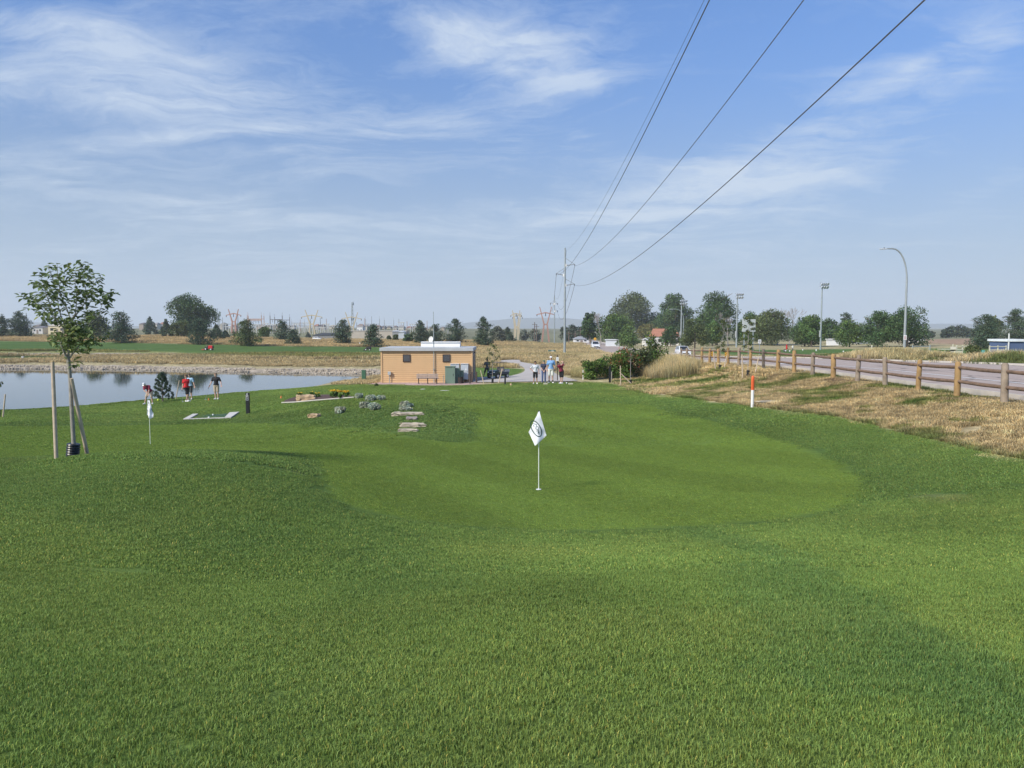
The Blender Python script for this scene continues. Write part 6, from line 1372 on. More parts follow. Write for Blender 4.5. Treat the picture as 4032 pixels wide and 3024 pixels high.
# ------------------------------------------------------------------ people: one smooth body grown from tapered limbs, clothes over it
def capsule(b, p0, p1, r0, r1=None, n=10):
    r1 = r0 if r1 is None else r1; p0 = Vector(p0); p1 = Vector(p1); d = p1 - p0; L_ = d.length
    if L_ < 1e-5: b.ell(p0, r0, n, 8); return
    d /= L_; pts = []; rr = []
    for a in (-90, -60, -30, 0): pts.append(p0 + d*r0*math.sin(R(a))); rr.append(max(r0*math.cos(R(a)), .0008))
    for a in (0, 30, 60, 90): pts.append(p1 + d*r1*math.sin(R(a))); rr.append(max(r1*math.cos(R(a)), .0008))
    b.tube(pts, rr, n)
def blob(name, b, m, parent, vox=.010, smooth=5, disp=0):
    o = b.build(name, m, parent, smooth=True, fix=True); r_ = o.modifiers.new('skin', 'REMESH'); r_.mode = 'VOXEL'; r_.voxel_size = vox; r_.use_smooth_shade = True
    s_ = o.modifiers.new('soft', 'SMOOTH'); s_.iterations = smooth; s_.factor = .5
    return o
skin_l = mat('skin_light', (.58,.36,.27), .55, .05, 8); skin_t = mat('skin_tan', (.42,.24,.16), .55, .05, 8)
def cl_mat(name, c, pat=None):
    if pat is None: return mat(name, c, .85, .08, 12, bump=.1)
    m = mat(name, c, .85, .05, 12); N, L = nodes(m); b = N['Principled BSDF']; tc = N.new('ShaderNodeTexCoord'); n = N.new('ShaderNodeTexNoise'); n.inputs['Scale'].default_value = 11; n.inputs['Detail'].default_value = 1.5; n.inputs['Distortion'].default_value = 2.2
    L.new(tc.outputs['Object'], n.inputs['Vector']); r_ = N.new('ShaderNodeValToRGB'); r_.color_ramp.interpolation = 'CONSTANT'; r_.color_ramp.elements[0].color = (*c, 1); r_.color_ramp.elements[1].position = .53; r_.color_ramp.elements[1].color = (*pat, 1); e = r_.color_ramp.elements.new(.60); e.color = (*c, 1)
    L.new(n.outputs['Fac'], r_.inputs[0]); L.new(r_.outputs[0], b.inputs['Base Color']); return m
STAND = dict(pel=(0,0,.96), chest=(0,0,1.33), neck=(0,.0,1.49), head=(0,-.01,1.655), sL=(-.19,0,1.43), sR=(.19,0,1.43), eL=(-.25,.02,1.15), eR=(.25,.02,1.15), wL=(-.25,-.04,.90), wR=(.25,-.04,.90),
             hL=(-.095,0,.93), hR=(.095,0,.93), kL=(-.105,-.02,.51), kR=(.105,-.02,.51), aL=(-.11,.02,.09), aR=(.11,.02,.09), tL=(-.04,-.17), tR=(.04,-.17))
def person(label, px, base, hpx, Y, pose={}, skin=None, shirt=None, legs=None, legtype='shorts', shoe=None, hair=(.10,.06,.035), cap=None, socks=None, rz=0, href=1.78, fine=True, gaze=(0,-1,0), z=None, gloves=None, x=None):
    J = {k: Vector(v) if len(v) == 3 else Vector((v[0], v[1], 0)) for k, v in {**STAND, **pose}.items()}; skin = skin or skin_l
    x = xat(px, Y, base) if x is None else x; z = h1(x, Y) if z is None else z; t = thing('person', label, 'person', (x, Y, z), rz); S = hpx*Y/F/href; t.scale = (S, S, S)
    v = .009 if fine else .016; b = MB(); g_ = Vector(gaze).normalized(); side_ = g_.cross(Vector((0,0,1))).normalized()
    up = (J['neck'] - J['pel']).normalized(); ac = (J['sR'] - J['sL']).normalized()
    capsule(b, J['pel'] - ac*.06, J['pel'] + ac*.06, .115, .115); capsule(b, J['pel'], J['chest'], .125, .13); capsule(b, J['chest'] - ac*.07, J['chest'] + ac*.07, .125); capsule(b, J['sL'], J['sR'], .062); capsule(b, J['chest'], J['neck'], .10, .058); capsule(b, J['neck'] - up*.02, J['head'] - up*.04, .056, .055)
    h = J['head']; b.ell(h, (.076,.092,.112), 14, 10); b.ell(h + g_*.035 - up*.055, (.052,.055,.055), 10, 8); capsule(b, h + g_*.085 + up*.01, h + g_*.108 - up*.022, .010, .014, 6)
    for s_ in (-1, 1): b.ell(h + side_*s_*.080 - up*.01, (.014,.022,.032), 8, 6)
    for s_ in 'LR':
        S_, E_, W_ = J['s'+s_], J['e'+s_], J['w'+s_]; capsule(b, S_, E_, .050, .038); capsule(b, E_, W_, .040, .025)
        d = (W_ - E_).normalized(); pn = d.cross(ac if abs(d.dot(ac)) < .9 else Vector((0,1,0))).normalized(); sd_ = d.cross(pn).normalized(); hand = W_ + d*.045; capsule(b, W_, hand + d*.03, .026, .036)
        if fine:
            for i, (o_, l) in enumerate(((-.030,.062),(-.010,.074),(.010,.070),(.030,.054))):
                k0 = hand + d*.045 + sd_*o_; k1 = k0 + d*l*.5 + pn*.012; k2 = k1 + d*l*.35 + pn*.028; capsule(b, k0, k1, .0105, .0095, 6); capsule(b, k1, k2, .0095, .008, 6)
            inn = sd_ * (-1); k0 = hand + inn*.030; k1 = k0 + inn*.028 + d*.028; capsule(b, k0, k1, .012, .0105, 6); capsule(b, k1, k1 + d*.028 + pn*.012, .0105, .009, 6)
        else: capsule(b, hand, hand + d*.07 + pn*.02, .034, .022)
        H_, K_, A_ = J['h'+s_], J['k'+s_], J['a'+s_]; capsule(b, H_, K_, .082, .056); cm_ = K_.lerp(A_, .3) + Vector((0,.02,0)); capsule(b, K_, cm_, .055, .056); capsule(b, cm_, A_, .055, .034); tt = J['t'+s_]; capsule(b, A_ - Vector((0,0,.045)), A_ + Vector((tt.x, tt.y, -.055)), .036, .03)
    blob('body', b, skin, t, v, 4)
    # shirt with sleeves
    b = MB(); e = .024; capsule(b, J['pel'] + up*.02 - ac*.055, J['pel'] + up*.02 + ac*.055, .13, .13); capsule(b, J['pel'] + up*.0, J['chest'], .135, .14); capsule(b, J['chest'] - ac*.07, J['chest'] + ac*.07, .14); capsule(b, J['sL'], J['sR'], .074); capsule(b, J['chest'], J['neck'] - up*.03, .11, .070)
    for s_ in 'LR': capsule(b, J['s'+s_], J['s'+s_].lerp(J['e'+s_], .68), .068, .066)
    blob('shirt', b, shirt, t, v*1.1, 3)
    b = MB(); capsule(b, J['pel'] - up*.03 - ac*.05, J['pel'] - up*.03 + ac*.05, .128, .128)
    for s_ in 'LR':
        H_, K_, A_ = J['h'+s_], J['k'+s_], J['a'+s_]
        if legtype == 'shorts': capsule(b, H_, H_.lerp(K_, .90), .098, .090)
        else: capsule(b, H_, K_, .098, .074); capsule(b, K_, A_ + Vector((0,0,.02)), .074, .062)
    blob('shorts' if legtype == 'shorts' else 'trousers', b, legs, t, v*1.1, 3)
    for s_ in 'LR':
        A_ = J['a'+s_]; tt = J['t'+s_]; d = Vector((tt.x, tt.y, 0)); b = MB(); f0 = Vector((A_.x, A_.y, A_.z - .05)); capsule(b, f0 - d.normalized()*.045, f0 + d*.55, .045, .048); capsule(b, f0 + d*.5, f0 + d*.95 - Vector((0,0,.008)), .048, .036); capsule(b, f0, f0 + Vector((0,0,.045)), .045, .044); blob('shoe', b, shoe or white_shoe, t, v, 2)
        if socks: b = MB(); b.tube([A_ + Vector((0,0,-.01)), A_.lerp(J['k'+s_], .26)], [.042, .050], 12); b.build('sock', socks, t, smooth=True)
    if cap:
        b = MB(); b.ell(h + up*.040 - g_*.012, (.088,.102,.082), 14, 8); o = blob('cap', b, cap, t, v, 1); b = MB(); c0 = h + g_*.09 + up*.045
        q = [c0 + side_*s_*.062 - g_*.02 for s_ in (-1,1)] + [c0 + side_*.050 + g_*.062 - up*.012, c0 - side_*.050 + g_*.062 - up*.012]; b.add([*q, *[a + up*.010 for a in q]], [(0,1,2,3),(7,6,5,4),(0,4,5,1),(1,5,6,2),(2,6,7,3),(3,7,4,0)]); b.build('brim', cap, o)
    b = MB()
    if not cap:
        b.ell(h + up*.035 - g_*.012, (.088,.100,.092), 14, 8); gg = random.Random(int(px))
        for i in range(26): a = gg.uniform(0, 6.28); r_ = gg.uniform(.02,.075); b.ell(h + up*(.10 + gg.uniform(-.035,.02)) + Vector((math.cos(a)*r_, math.sin(a)*r_, 0)), .026, 6, 5)
    else: b.ell(h - g_*.03 - up*.0, (.082,.075,.075), 12, 8)
    blob('hair', b, mat('hair_%g' % hair[0], hair, .8, .2, 30), t, v, 1)
    b = MB()
    for s_ in (-1,1): b.ell(h + g_*.086 + side_*s_*.030 + up*.012, (.011,.008,.008), 8, 6)
    b.build('eyes', black, t, smooth=True)
    b = MB(); c0 = h + g_*.090 - up*.062; capsule(b, c0 - side_*.020, c0 + side_*.020, .0055, .0055, 6); b.build('mouth', mat('lips', (.38,.15,.12), .6), t, smooth=True)
    if gloves: b = MB(); d = (J['w'+gloves] - J['e'+gloves]).normalized(); capsule(b, J['w'+gloves], J['w'+gloves] + d*.10, .034, .044); blob('glove', b, black, t, v, 1)
    t['S'] = S; return t, J
white_shoe = mat('shoe_white', (.78,.78,.76), .6, .05, 10)
def club(t, J, wrist, tip, label, up_ext=.18, head='iron'):
    """a club from the hand to a tip given in the holder's own frame; stays a thing of its own"""
    Mx = Matrix.Translation(t.location) @ Euler(t.rotation_euler).to_matrix().to_4x4() @ Matrix.Scale(t['S'], 4)
    W_ = Vector(wrist); T_ = Vector(tip); d = (T_ - W_).normalized(); p0 = Mx @ (W_ - d*up_ext); p1 = Mx @ T_; q = thing('golf_club', label, 'golf club', p0)
    b = MB(); b.tube([(0,0,0), (p1-p0)*.26], .016, 8); b.build('grip', black, q, smooth=True); b = MB(); b.tube([(p1-p0)*.26, p1-p0], [.009,.007], 6); b.build('shaft', mat('club_steel', (.45,.47,.5), .3, .03, 3, metal=.8), q, smooth=True)
    b = MB(); b.box(tuple((p1-p0) + Vector((.03,0,.0))), (.11,.03,.045)); b.build('head', mat('club_steel', (.45,.47,.5)), q, bevel=.006)
wh_pat = cl_mat('white_leaf_shirt', (.74,.77,.80), (.10,.14,.18)); bl_pat = cl_mat('light_blue_pattern_shirt', (.26,.47,.74), (.09,.22,.48))
navy = cl_mat('navy_shirt', (.045,.055,.095)); maroon = cl_mat('maroon_shirt', (.22,.018,.045)); blk = cl_mat('black_cloth', (.014,.014,.017)); redc = cl_mat('red_shirt', (.62,.022,.028)); khaki = cl_mat('khaki_cloth', (.46,.37,.27)); offw = cl_mat('off_white_cloth', (.72,.72,.66)); denim = cl_mat('blue_trouser', (.085,.13,.27)); ltblue = cl_mat('pale_blue_shirt', (.40,.58,.72)); greyc = cl_mat('grey_work_shirt', (.16,.155,.14)); dkgrey = cl_mat('dark_grey_cloth', (.06,.065,.07))
capw = cl_mat('white_cap', (.82,.82,.82)); capg = cl_mat('green_cap', (.05,.14,.08)); capb = cl_mat('black_cap', (.02,.015,.018))
# tee group, left to right
tA, jA = person('person in white leaf patterned shirt and black shorts with hand on hip', 2108, 1513, 90, 54.0, dict(eL=(-.40,.10,1.20), wL=(-.20,-.04,1.02), eR=(.27,.03,1.15), wR=(.27,-.02,.90), aL=(-.13,.02,.09), aR=(.13,.02,.09)), skin_t, wh_pat, blk, hair=(.012,.010,.010), gaze=(.1,-1,0))
tB, jB = person('person in green cap, navy shirt and blue trousers, hands clasped in front', 2141, 1511, 90, 55.0, dict(eL=(-.20,-.08,1.16), wL=(-.045,-.20,.95), eR=(.20,-.08,1.16), wR=(.045,-.20,.95)), skin_l, navy, denim, 'trousers', mat('shoe_grey', (.25,.27,.30), .6), cap=capg)
tC, jC = person('tallest person on the tee, white cap, light blue patterned shirt and white shorts', 2169, 1511, 107, 54.6, dict(aL=(-.12,.02,.09), aR=(.13,.02,.09), tL=(-.08,-.15)), skin_l, bl_pat, offw, cap=capw, socks=black, gloves='R')
club(tC, jC, jC['wR'] + Vector((0,-.06,-.06)), (.27,-.14,.03), 'golf club held upright by the tall person, touching the tee')
SW = dict(pel=(.05,0,.94), chest=(-.02,-.02,1.27), neck=(-.09,-.03,1.41), head=(-.20,-.08,1.52), sL=(-.20,-.10,1.30), sR=(.13,.05,1.38), eL=(.02,-.28,1.40), wL=(.12,-.14,1.55), eR=(.27,-.06,1.42), wR=(.15,-.06,1.56),
          hL=(-.04,.02,.90), hR=(.13,-.02,.92), kL=(-.02,.0,.50), kR=(.12,-.05,.50), aL=(.0,.06,.10), aR=(.10,-.02,.09), tL=(-.14,-.06), tR=(-.16,-.06))
tD, jD = person('golfer finishing his swing in maroon shirt, black cap and black shorts', 2208, 1513, 89, 54.0, SW, skin_l, maroon, blk, cap=capb, gaze=(-.75,-.65,-.25), href=1.66)
club(tD, jD, (.17,-.08,1.60), (-.35,.42,1.25), 'golf club wrapped behind the swinging golfer head', .10)
PUTT = dict(pel=(.05,.10,.86), chest=(-.02,-.10,1.14), neck=(-.05,-.22,1.24), head=(-.11,-.34,1.33), sL=(-.20,-.17,1.17), sR=(.15,-.17,1.20), eL=(-.10,-.36,.93), wL=(.14,-.42,.74), eR=(.20,-.34,.92), wR=(.19,-.42,.71), hL=(-.06,.10,.84), hR=(.16,.10,.84), kL=(-.15,-.02,.48), kR=(.20,-.03,.48), aL=(-.26,.0,.09), aR=(.24,.0,.09), tL=(-.06,-.16), tR=(.05,-.17))
tE, jE = person('putting golfer bent over in white cap, maroon shirt and khaki shorts by the pine', 586, 1582, 88, 50.0, PUTT, skin_l, maroon, khaki, cap=capw, gaze=(-.1,-.6,-.75), href=1.46)
club(tE, jE, (.18,-.45,.66), (.24,-.55,.03), 'putter of the bent golfer', .12)
WALK = dict(eL=(-.24,.06,1.16), wL=(-.22,-.08,.92), eR=(.10,.10,1.15), wR=(.0,.10,.90), sL=(-.14,-.08,1.42), sR=(.13,.10,1.43), kL=(.12,-.05,.52), aL=(-.02,-.03,.09), kR=(-.02,.06,.52), aR=(.06,.14,.10), hL=(-.05,-.04,.93), hR=(.07,.05,.93), tL=(.17,-.04), tR=(.16,-.02))
tF, jF = person('walking person in bright red shirt, black shorts and sunglasses by the pond', 735, 1581, 108, 50.5, WALK, skin_l, redc, blk, hair=(.16,.09,.05), gaze=(.8,-.6,0))
tG, jG = person('person in pale blue shirt half hidden behind the red shirted one', 748, 1575, 103, 52.5, dict(eR=(.29,.0,1.17), wR=(.36,-.08,.94)), skin_l, ltblue, dkgrey, hair=(.12,.08,.05), gaze=(-.3,-1,0))
tH, jH = person('person in black polo shirt and khaki shorts looking down, rightmost by the pond', 853, 1578, 106, 51.0, dict(eL=(-.31,.02,1.17), wL=(-.38,-.10,.95), eR=(.31,.02,1.17), wR=(.37,-.10,.96), aL=(-.075,.02,.09), aR=(.10,.0,.09), kL=(-.08,-.02,.51), head=(0,-.05,1.64)), skin_l, blk, khaki, hair=(.17,.11,.07), gaze=(0,-.85,-.5))
club(tH, jH, jH['wL'] + Vector((-.03,-.06,-.06)), (-.62,-.35,.03), 'club trailing from the hand of the black shirted person', .08)
club(tF, jF, jF['wL'] + Vector((0,-.04,-.08)), (-.16,-.30,.04), 'club carried low by the red shirted person', .08)
b = MB(); s_ = tF['S']; 
for q in (-1, 1): b.ell((q*.028, 0, 0), (.026,.008,.018), 8, 6)
o = b.build('sunglasses', black, tF); g_ = Vector((.8,-.6,0)); o.location = jF['head'] + g_*.098 + Vector((0,0,.012)); o.rotation_euler = (0,0,math.atan2(.8, .6))
tI, jI = person('groundsman in grey work shirt behind the utility cart', 1918, 1482, 76, 66.5, dict(pel=(0,0,.95), kL=(-.22,-.05,.52), aL=(-.36,.0,.09), kR=(.10,0,.52), eL=(-.30,-.05,1.17), wL=(-.26,-.2,.97), head=(.02,-.06,1.63)), skin_t, greyc, dkgrey, cap=capb, fine=False)
tK, jK = person('distant golfer all in black, left of the near street lamp', 3537, 1392, 26, 92, {}, skin_t, blk, blk, 'trousers', black, fine=False)
tJ, jJ = person('distant golfer in white shirt beside the push cart', 3121, 1376, 26, 152, dict(pel=(.05,0,.9), kL=(.0,-.1,.5), head=(-.02,-.05,1.62)), skin_l, offw, dkgrey, 'trousers', black, cap=capw, fine=False)

# ------------------------------------------------------------------ vehicles
tyre_m = rubber; hub = mat('wheel_hub', (.55,.56,.58), .4, .05, 4, metal=.3); carw = mat('car_white', (.78,.80,.82), .22, .02, 2); redl = mat('tail_red', (.55,.02,.02), .3, .03, 3); hl = mat('headlight_glass', (.75,.78,.80), .15, .02, 3); plast = mat('dark_plastic', (.04,.042,.045), .6, .1, 4)
def wheel(parent, c, r, w, hubm=hub):
    b = MB(); b.tube([(-w/2,0,0),(-w/2+.02,0,0),(w/2-.02,0,0),(w/2,0,0)], [r*.9, r, r, r*.9], 20); o = b.build('wheel', tyre_m, parent, smooth=True); o.location = c; b = MB(); b.tube([(-w/2-.006,0,0),(w/2+.006,0,0)], r*.58, 14); b.build('rim', hubm, o, smooth=True)
def car(x, y, rz, label, kind='suv', L_=4.7, W_=1.85, Hh=1.72, scale=1, body=None, group=None, grp_name='parked_car', z=None):
    z = float(roadz(y)) + .035 if z is None else z; t = thing(grp_name, label, 'car', (x, y, z), rz, group); t.scale = (scale,)*3; body = body or carw; k = Hh/1.72
    # lower shell, nose at -y
    low = [(-L_/2,.32),(-L_/2+.02,.62),(-L_/2+.15,.86),(-L_/2+1.15,1.02),(L_/2-.25,1.06),(L_/2-.05,.98),(L_/2,.62),(L_/2-.03,.34),(L_/2-.5,.26),(-L_/2+.5,.24)]
    b = MB(); n = len(low); secs = ((-W_/2,.94),(-W_/2+.06,1),(W_/2-.06,1),(W_/2,.94)); v = []
    for xx, q in secs: v += [(xx, a*(q if abs(a) > 1 else 1), .24 + (c*k-.24)*q) for a, c in low]
    f = [tuple(range(n)), tuple(range(4*n-1, 3*n-1, -1))]
    for i in range(3):
        for j in range(n): jj = (j+1) % n; f.append((i*n+j, (i+1)*n+j, (i+1)*n+jj, i*n+jj))
    b.add(v, f); b.build('body', body, t, smooth=True, bevel=.03)
    r0, r1 = (-L_/2+1.15, L_/2-.10); rf0, rf1 = (-L_/2+2.0, L_/2-.55); b = MB(); wi, wt = W_/2-.05, W_/2-.24; zt = Hh; zb = 1.03*k
    b.add([(-wi,r0,zb),(wi,r0,zb),(wi,r1,zb),(-wi,r1,zb),(-wt,rf0,zt-.04),(wt,rf0,zt-.04),(wt,rf1,zt-.04),(-wt,rf1,zt-.04)], [(0,1,5,4),(1,2,6,5),(2,3,7,6),(3,0,4,7),(4,5,6,7),(3,2,1,0)]); b.build('cabin', body, t, bevel=.04)
    def pane(name, q):
        b = MB(); c = sum((Vector(p) for p in q), Vector())/4; nrm = (Vector(q[1])-Vector(q[0])).cross(Vector(q[2])-Vector(q[1])).normalized()
        if nrm.dot(c - Vector((0,.2,1))) < 0: nrm = -nrm
        pts = [tuple(c + (Vector(p)-c)*.88 + nrm*.012) for p in q]; b.add(pts + [tuple(Vector(p)-nrm*.02) for p in pts], [(0,1,2,3),(7,6,5,4),(0,4,5,1),(1,5,6,2),(2,6,7,3),(3,7,4,0)]); b.build(name, glass, t)
    A = [(-wi,r0,zb),(wi,r0,zb),(wt,rf0,zt-.04),(-wt,rf0,zt-.04)]; pane('windscreen', A); pane('rear_window', [(-wi,r1,zb),(wi,r1,zb),(wt,rf1,zt-.04),(-wt,rf1,zt-.04)])
    for s_ in (-1,1):
        for u0, u1 in ((.08,.36),(.40,.68),(.72,.94)):
            lo = lambda u: (s_*wi, r0+(r1-r0)*u, zb); hi = lambda u: (s_*wt, rf0+(rf1-rf0)*u, zt-.04); pane('side_window', [lo(u0),lo(u1),hi(u1),hi(u0)])
        for yy in (-L_/2+.85, L_/2-.95): wheel(t, (s_*(W_/2-.10), yy, .35), .35, .22)
        b = MB(); b.box((s_*(W_/2-.22), -L_/2+.03, .74*k), (.34,.10,.16)); b.build('headlight', hl, t, bevel=.02)
        b = MB(); b.box((s_*(W_/2-.14), L_/2-.05, .98*k), (.22,.12,.24)); b.build('tail_light', redl, t, bevel=.02)
        b = MB(); b.box((s_*(W_/2+.09), r0+.35, 1.05*k), (.20,.10,.14)); b.build('wing_mirror', body, t, bevel=.02)
    b = MB(); b.box((0,-L_/2-.0,.50*k), (W_*.62,.06,.16)); b.build('grille', plast, t); b = MB(); b.box((0,L_/2-.0,.40*k), (W_*.9,.08,.16)); b.build('rear_bumper', plast, t); b = MB(); b.box((0,L_/2+.01,.76*k), (.50,.03,.16)); b.build('number_plate', mat('plate_grey', (.62,.64,.64)), t)
    return t
car(29.3, 132, 0, 'white sport utility car seen from behind, past the end of the rail fence', L_=4.7); car(21.4, 198, 0, 'white car with dark windscreen coming down the far road', L_=4.9, W_=1.95, Hh=1.75)
for px, base, wpx, lb, m_, sc_ in ((1249,1338,34,'parked white and dark car in front of the dark roofed shed',carw,1.0),(1287,1338,20,'small white vehicle with a red roof beside the dark roofed shed',carw,.75)):
    x, Y, z = gnd(px, base, 150); t = car(x, Y, R(80), lb, scale=sc_*wpx*Y/F/4.7, z=z, body=m_)
# green utility cart
def utility_cart():
    X_, Y, z = gnd(1962, 1489, 58); Y = 64.5; X_ = xat(1962, Y, 1489); z = h1(X_, Y) + .06; t = thing('utility_cart', 'dark green utility cart with flat roof parked on the concrete path', 'utility cart', (X_, Y, z), R(-36)); S = 62*Y/F/1.90; t.scale = (S,)*3
    gm = mat('cart_green', (.018,.045,.038), .3, .04, 3); b = MB(); b.prism([(-1.42,.42),(-1.46,.70),(-1.30,.90),(-.62,1.02),(-.55,.42)], -.60, .60, 'x'); b.build('bonnet', gm, t, bevel=.05, smooth=True)
    b = MB(); b.box((0,-.05,.42), (1.15,1.9,.18)); b.build('chassis', plast, t, bevel=.02); b = MB(); b.box((0,-1.47,.46), (1.15,.12,.20)); b.build('bumper', plast, t, bevel=.03)
    for s_ in (-1,1):
        b = MB(); b.ell((s_*.44,-1.42,.74), (.11,.05,.09), 12, 8); b.build('headlight', hl, t, smooth=True)
        for yy in (-1.0, .92): wheel(t, (s_*.60, yy, .30), .30, .24)
        b = MB(); b.tube([(s_*.55,-.62,.98),(s_*.52,-.30,1.86)], .028, 8); b.tube([(s_*.55,.45,.9),(s_*.52,.42,1.86)], .028, 8); b.build('roof_post', black, t, smooth=True)
        b = MB(); b.box((s_*.28,.18,.78), (.50,.50,.14)); b.box((s_*.28,.40,1.08), (.48,.12,.52)); b.build('seat', mat('seat_grey', (.22,.21,.21), .8), t, bevel=.04)
    b = MB(); b.box((0,.05,1.89), (1.22,1.15,.06)); b.build('roof', mat('roof_brown', (.16,.135,.115), .7), t, bevel=.02)
    b = MB(); b.box((0,1.0,.72), (1.25,.95,.06)); [b.box((s_*.61,1.0,.88), (.04,.95,.30)) for s_ in (-1,1)]; b.box((0,1.46,.88), (1.2,.04,.30)); b.box((0,.55,.90),(1.2,.05,.34)); b.build('cargo_bed', mat('bed_grey', (.42,.45,.46), .5, .05, 3), t, bevel=.01)
    b = MB(); a = [(.16*math.cos(2*math.pi*i/14)+.28, -.42+.05*math.sin(2*math.pi*i/14), 1.08+.15*math.sin(2*math.pi*i/14)) for i in range(15)]; b.tube(a, .014, 6); b.tube([(.28,-.42,1.08),(.28,-.62,.95)], .02, 6); b.build('steering_wheel', black, t, smooth=True)
    b = MB(); b.box((0,-1.475,.60), (.34,.03,.05)); b.build('badge_bar', mat('bed_grey', (.42,.45,.46)), t)
utility_cart()
def mower(px, base, hpx, wpx, Y, hood, label, flip=1):
    x, Yg, z = gnd(px, base, 150); Y = Yg; t = thing('ride_on_mower', label, 'mower', (x, Y, z), 0); S = hpx*Y/F/1.75; t.scale = (S*flip,S,S)
    b = MB(); b.prism([(-.1,.45),(1.15,.45),(1.15,1.25),(.95,1.38),(.1,1.38),(-.05,1.2)], -.5, .5, 'y'); b.build('hood', hood, t, bevel=.06)
    b = MB(); b.box((1.2,0,.95), (.10,.9,.75)); b.build('radiator_grille', black, t); b = MB(); b.box((-.6,0,.50), (1.5,.8,.14)); b.box((-.45,0,.72), (.5,.55,.14)); b.box((-.20,0,1.0), (.12,.5,.55)); b.build('seat', black, t, bevel=.03)
    b = MB(); [b.box((-1.35,k*.75,.22), (.7,.68,.22)) for k in (-1,0,1)]; b.build('cutting_deck', hood, t, bevel=.03)
    for xx, r_ in ((-.75,.36),(.75,.30)):
        for s_ in (-1,1):
            o = MB(); o.tube([(0,-.14,0),(0,.14,0)], r_, 18); q = o.build('wheel', tyre_m, t, smooth=True); q.location = (xx, s_*.55, r_); o = MB(); o.tube([(0,-.15,0),(0,.15,0)], r_*.55, 14); o.build('rim', white, q, smooth=True)
    b = MB(); a = [(-1.02+.03*math.cos(2*math.pi*i/12), .17*math.sin(2*math.pi*i/12), 1.05+.15*math.cos(2*math.pi*i/12)) for i in range(13)]; b.tube(a, .02, 6); b.tube([(-1.02,0,1.05),(-1.2,0,.55)], .03, 6); b.build('steering_wheel', black, t)
    SIT = dict(pel=(0,0,.08), chest=(0,-.03,.45), neck=(0,-.04,.60), head=(0,-.05,.76), sL=(-.19,-.03,.54), sR=(.19,-.03,.54), eL=(-.23,-.18,.32), eR=(.23,-.18,.32), wL=(-.12,-.42,.38), wR=(.12,-.42,.38), hL=(-.1,0,.05), hR=(.1,0,.05), kL=(-.14,-.42,.06), kR=(.14,-.42,.06), aL=(-.14,-.52,-.30), aR=(.14,-.52,-.30))
    return t, S, SIT, (x, Y, z)
for px, base, hp, wp, m_, lb, plb, sh, fl_ in ((823,1379,24,48,mat('mower_red', (.62,.03,.035), .35), 'red ride-on mower on the far fairway', 'person driving the red mower in a drab shirt', greyc, 1), (1449,1380,18,28,mat('mower_black', (.03,.03,.032), .4), 'black ride-on mower near the ragged pine', 'person driving the black mower in a dark shirt', dkgrey, 1)):
    t, S, SIT, (x, Y, z) = mower(px, base, hp, wp, 0, m_, lb, fl_)
    person(plb, px, base, 1, Y, SIT, skin_t, sh, dkgrey, 'trousers', black, cap=capb, fine=False, z=z + .78*S, x=x - .42*S, rz=R(-90), href=Y/F/S)
# push cart and red bag on the far right field
def push_cart():
    x, Y, z = gnd(3098, 1378, 90); x, Y = xat(3098, 150, 1378), 150; z = h1(x, Y); t = thing('golf_push_cart', 'push cart with a red golf bag on the far field', 'golf cart', (x, Y, z)); b = MB(); b.tube([(-.35,0,.3),(0,0,.9),(.5,0,1.05)], .04, 6); b.tube([(0,0,.9),(.45,0,.25)], .04, 6); b.build('frame', plast, t)
    for c in ((-.35,-.3,.25),(-.35,.3,.25),(.55,0,.2)): b = MB(); b.tube([(0,-.05,0),(0,.05,0)], .25 if c[0] < 0 else .18, 14); o = b.build('wheel', tyre_m, t); o.location = c; b = MB(); b.tube([(0,-.06,0),(0,.06,0)], .15, 10); b.build('rim', white, o)
    q = thing('golf_bag', 'red golf bag standing on the push cart', 'golf bag', (x-.05, Y-.02, z+.5)); b = MB(); b.lathe([(.13,0),(.15,.1),(.14,.85),(.16,.9),(.12,.92)], 12); b.build('bag', redc, q, smooth=True); b = MB(); b.box((0,-.15,.35), (.2,.08,.35)); b.build('pocket', redc, q, bevel=.02)
push_cart()
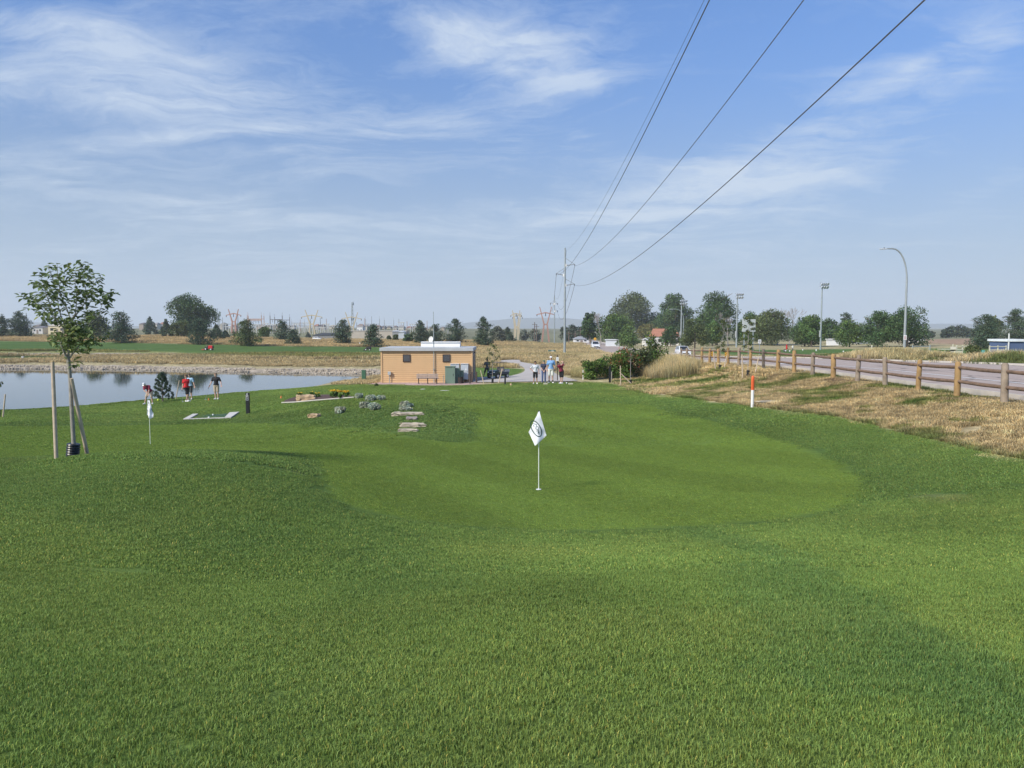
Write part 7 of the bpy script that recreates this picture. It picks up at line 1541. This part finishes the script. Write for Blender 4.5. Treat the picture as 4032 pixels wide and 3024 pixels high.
for px, Y, w_, lb, fl_ in ((3994,66,2.4,'golf cart with beige roof at the right end of the verge','r'),(3875,70,2.5,'golf cart roof seen over the verge grass, second from the right','l'),(3737,84,2.3,'golf cart farther left behind the mesh gate','l')):
    x = xat(px, Y, 1430); top = P(px, {3994:1403,3875:1404,3737:1374}[px], Y)[2]; z = h1(x, Y); z = min(z, top-1.0); t = thing('golf_cart', lb, 'golf cart', (x, Y, z), 0, 'golf carts beyond the road'); hh = top - z; cm = mat('cart_cream', (.60,.57,.42), .4, .03, 3)
    b = MB(); b.box((0,0,hh-.04), (w_*.9,1.2,.06)); b.build('roof', cm, t, bevel=.02); b = MB(); b.prism([(-1.1,.28),(-1.1,.6),(-.8,.75),(-.5,.45),(.2,.45),(.25,.8),(1.1,.8),(1.1,.28)], -.55, .55, 'y'); b.build('body', cm, t, bevel=.03)
    for a0, a1 in ((-.75,-.55),(.5,.42),(1.0,.95)):
        for s_ in (-.5,.5): b = MB(); b.tube([(a0,s_,.6),(a1,s_,hh-.05)], .022, 6); b.build('roof_post', black, t)
    for a in (-.8,.8):
        for s_ in (-.5,.5): o = MB(); o.tube([(0,-.09,0),(0,.09,0)], .23, 14); q = o.build('wheel', tyre_m, t); q.location = (a, s_, .23)
    b = MB(); b.box((.15,0,.7), (.55,1.0,.15)); b.box((.40,0,1.0), (.12,1.0,.5)); b.build('seat', mat('seat_cream', (.5,.48,.4), .8), t, bevel=.03)
teal = mat('teal_plastic', (.04,.42,.42), .5, .05, 3)
for px, py, Y, w_, lb in ((3871,1386,98,15,'teal bin in front of the cream rail fence'),(3944,1416,66,17,'light blue bag left of the right hand golf cart')):
    x = xat(px, Y, py); z = P(px, py+6, Y)[2]; z = min(z, max(z, h1(x, Y))); s = Y/F; b = MB(); zg_ = h1(x, Y); hh = P(px, py-6, Y)[2]-zg_; b.lathe([(w_*s*.38,-.05),(w_*s*.46,hh*.5),(w_*s*.5,hh*.9),(w_*s*.40,hh)], 14); o = b.build('bin' if px < 3900 else 'bag', teal, None, smooth=True); o.location = (x, Y, zg_); tag(o, lb, 'bin' if px < 3900 else 'bag')
# white bucket and field markers
def marker_box(px, base, top, wpx, m, name, label, cat, ymin=60):
    x, Y, z = gnd(px, base, ymin); s = Y/F; h = (base-top)*s; w = wpx*s; b = MB(); b.lathe([(w*.42,0),(w*.5,h*.85),(w*.53,h*.86),(w*.53,h)], 14); o = b.build(name, m, None, smooth=True); o.location = (x, Y, z); tag(o, label, cat)
marker_box(90,1414,1403,9,white,'bucket','white bucket on the far tee left of the sapling','bucket')
for px, base, top, wp, lb in ((3214,1382,1375,5,'white tee box beside the right floodlight pole'),(3161,1380,1375,4,'small yellowish tee cone left of the white tee box'),(3321,1386,1381,5,'pale tee cone right of the right floodlight pole'),(3405,1390,1384,5,'pale tee cone at the left of the tall verge grass'),(1417,1356,1348,4,'tiny white flag marker behind the black mower')): marker_box(px, base, top, wp, white, 'tee_cone', lb, 'tee marker')
def padmount():
    x, Yp, z = gnd(2173, 1393, 90); s = Yp/F; t = thing('transformer_box', 'low dark green transformer box in the golden grass by the steel pole', 'utility box', (x, Yp, z)); b = MB(); h = 15*s; b.box((0,0,h/2), (29*s,1.0,h)); b.build('body', dkgreen, t, bevel=.02); b = MB(); b.box((.12,-.52,h*.72), (.45,.02,.16)); b.build('label_plate', white, t)
padmount()
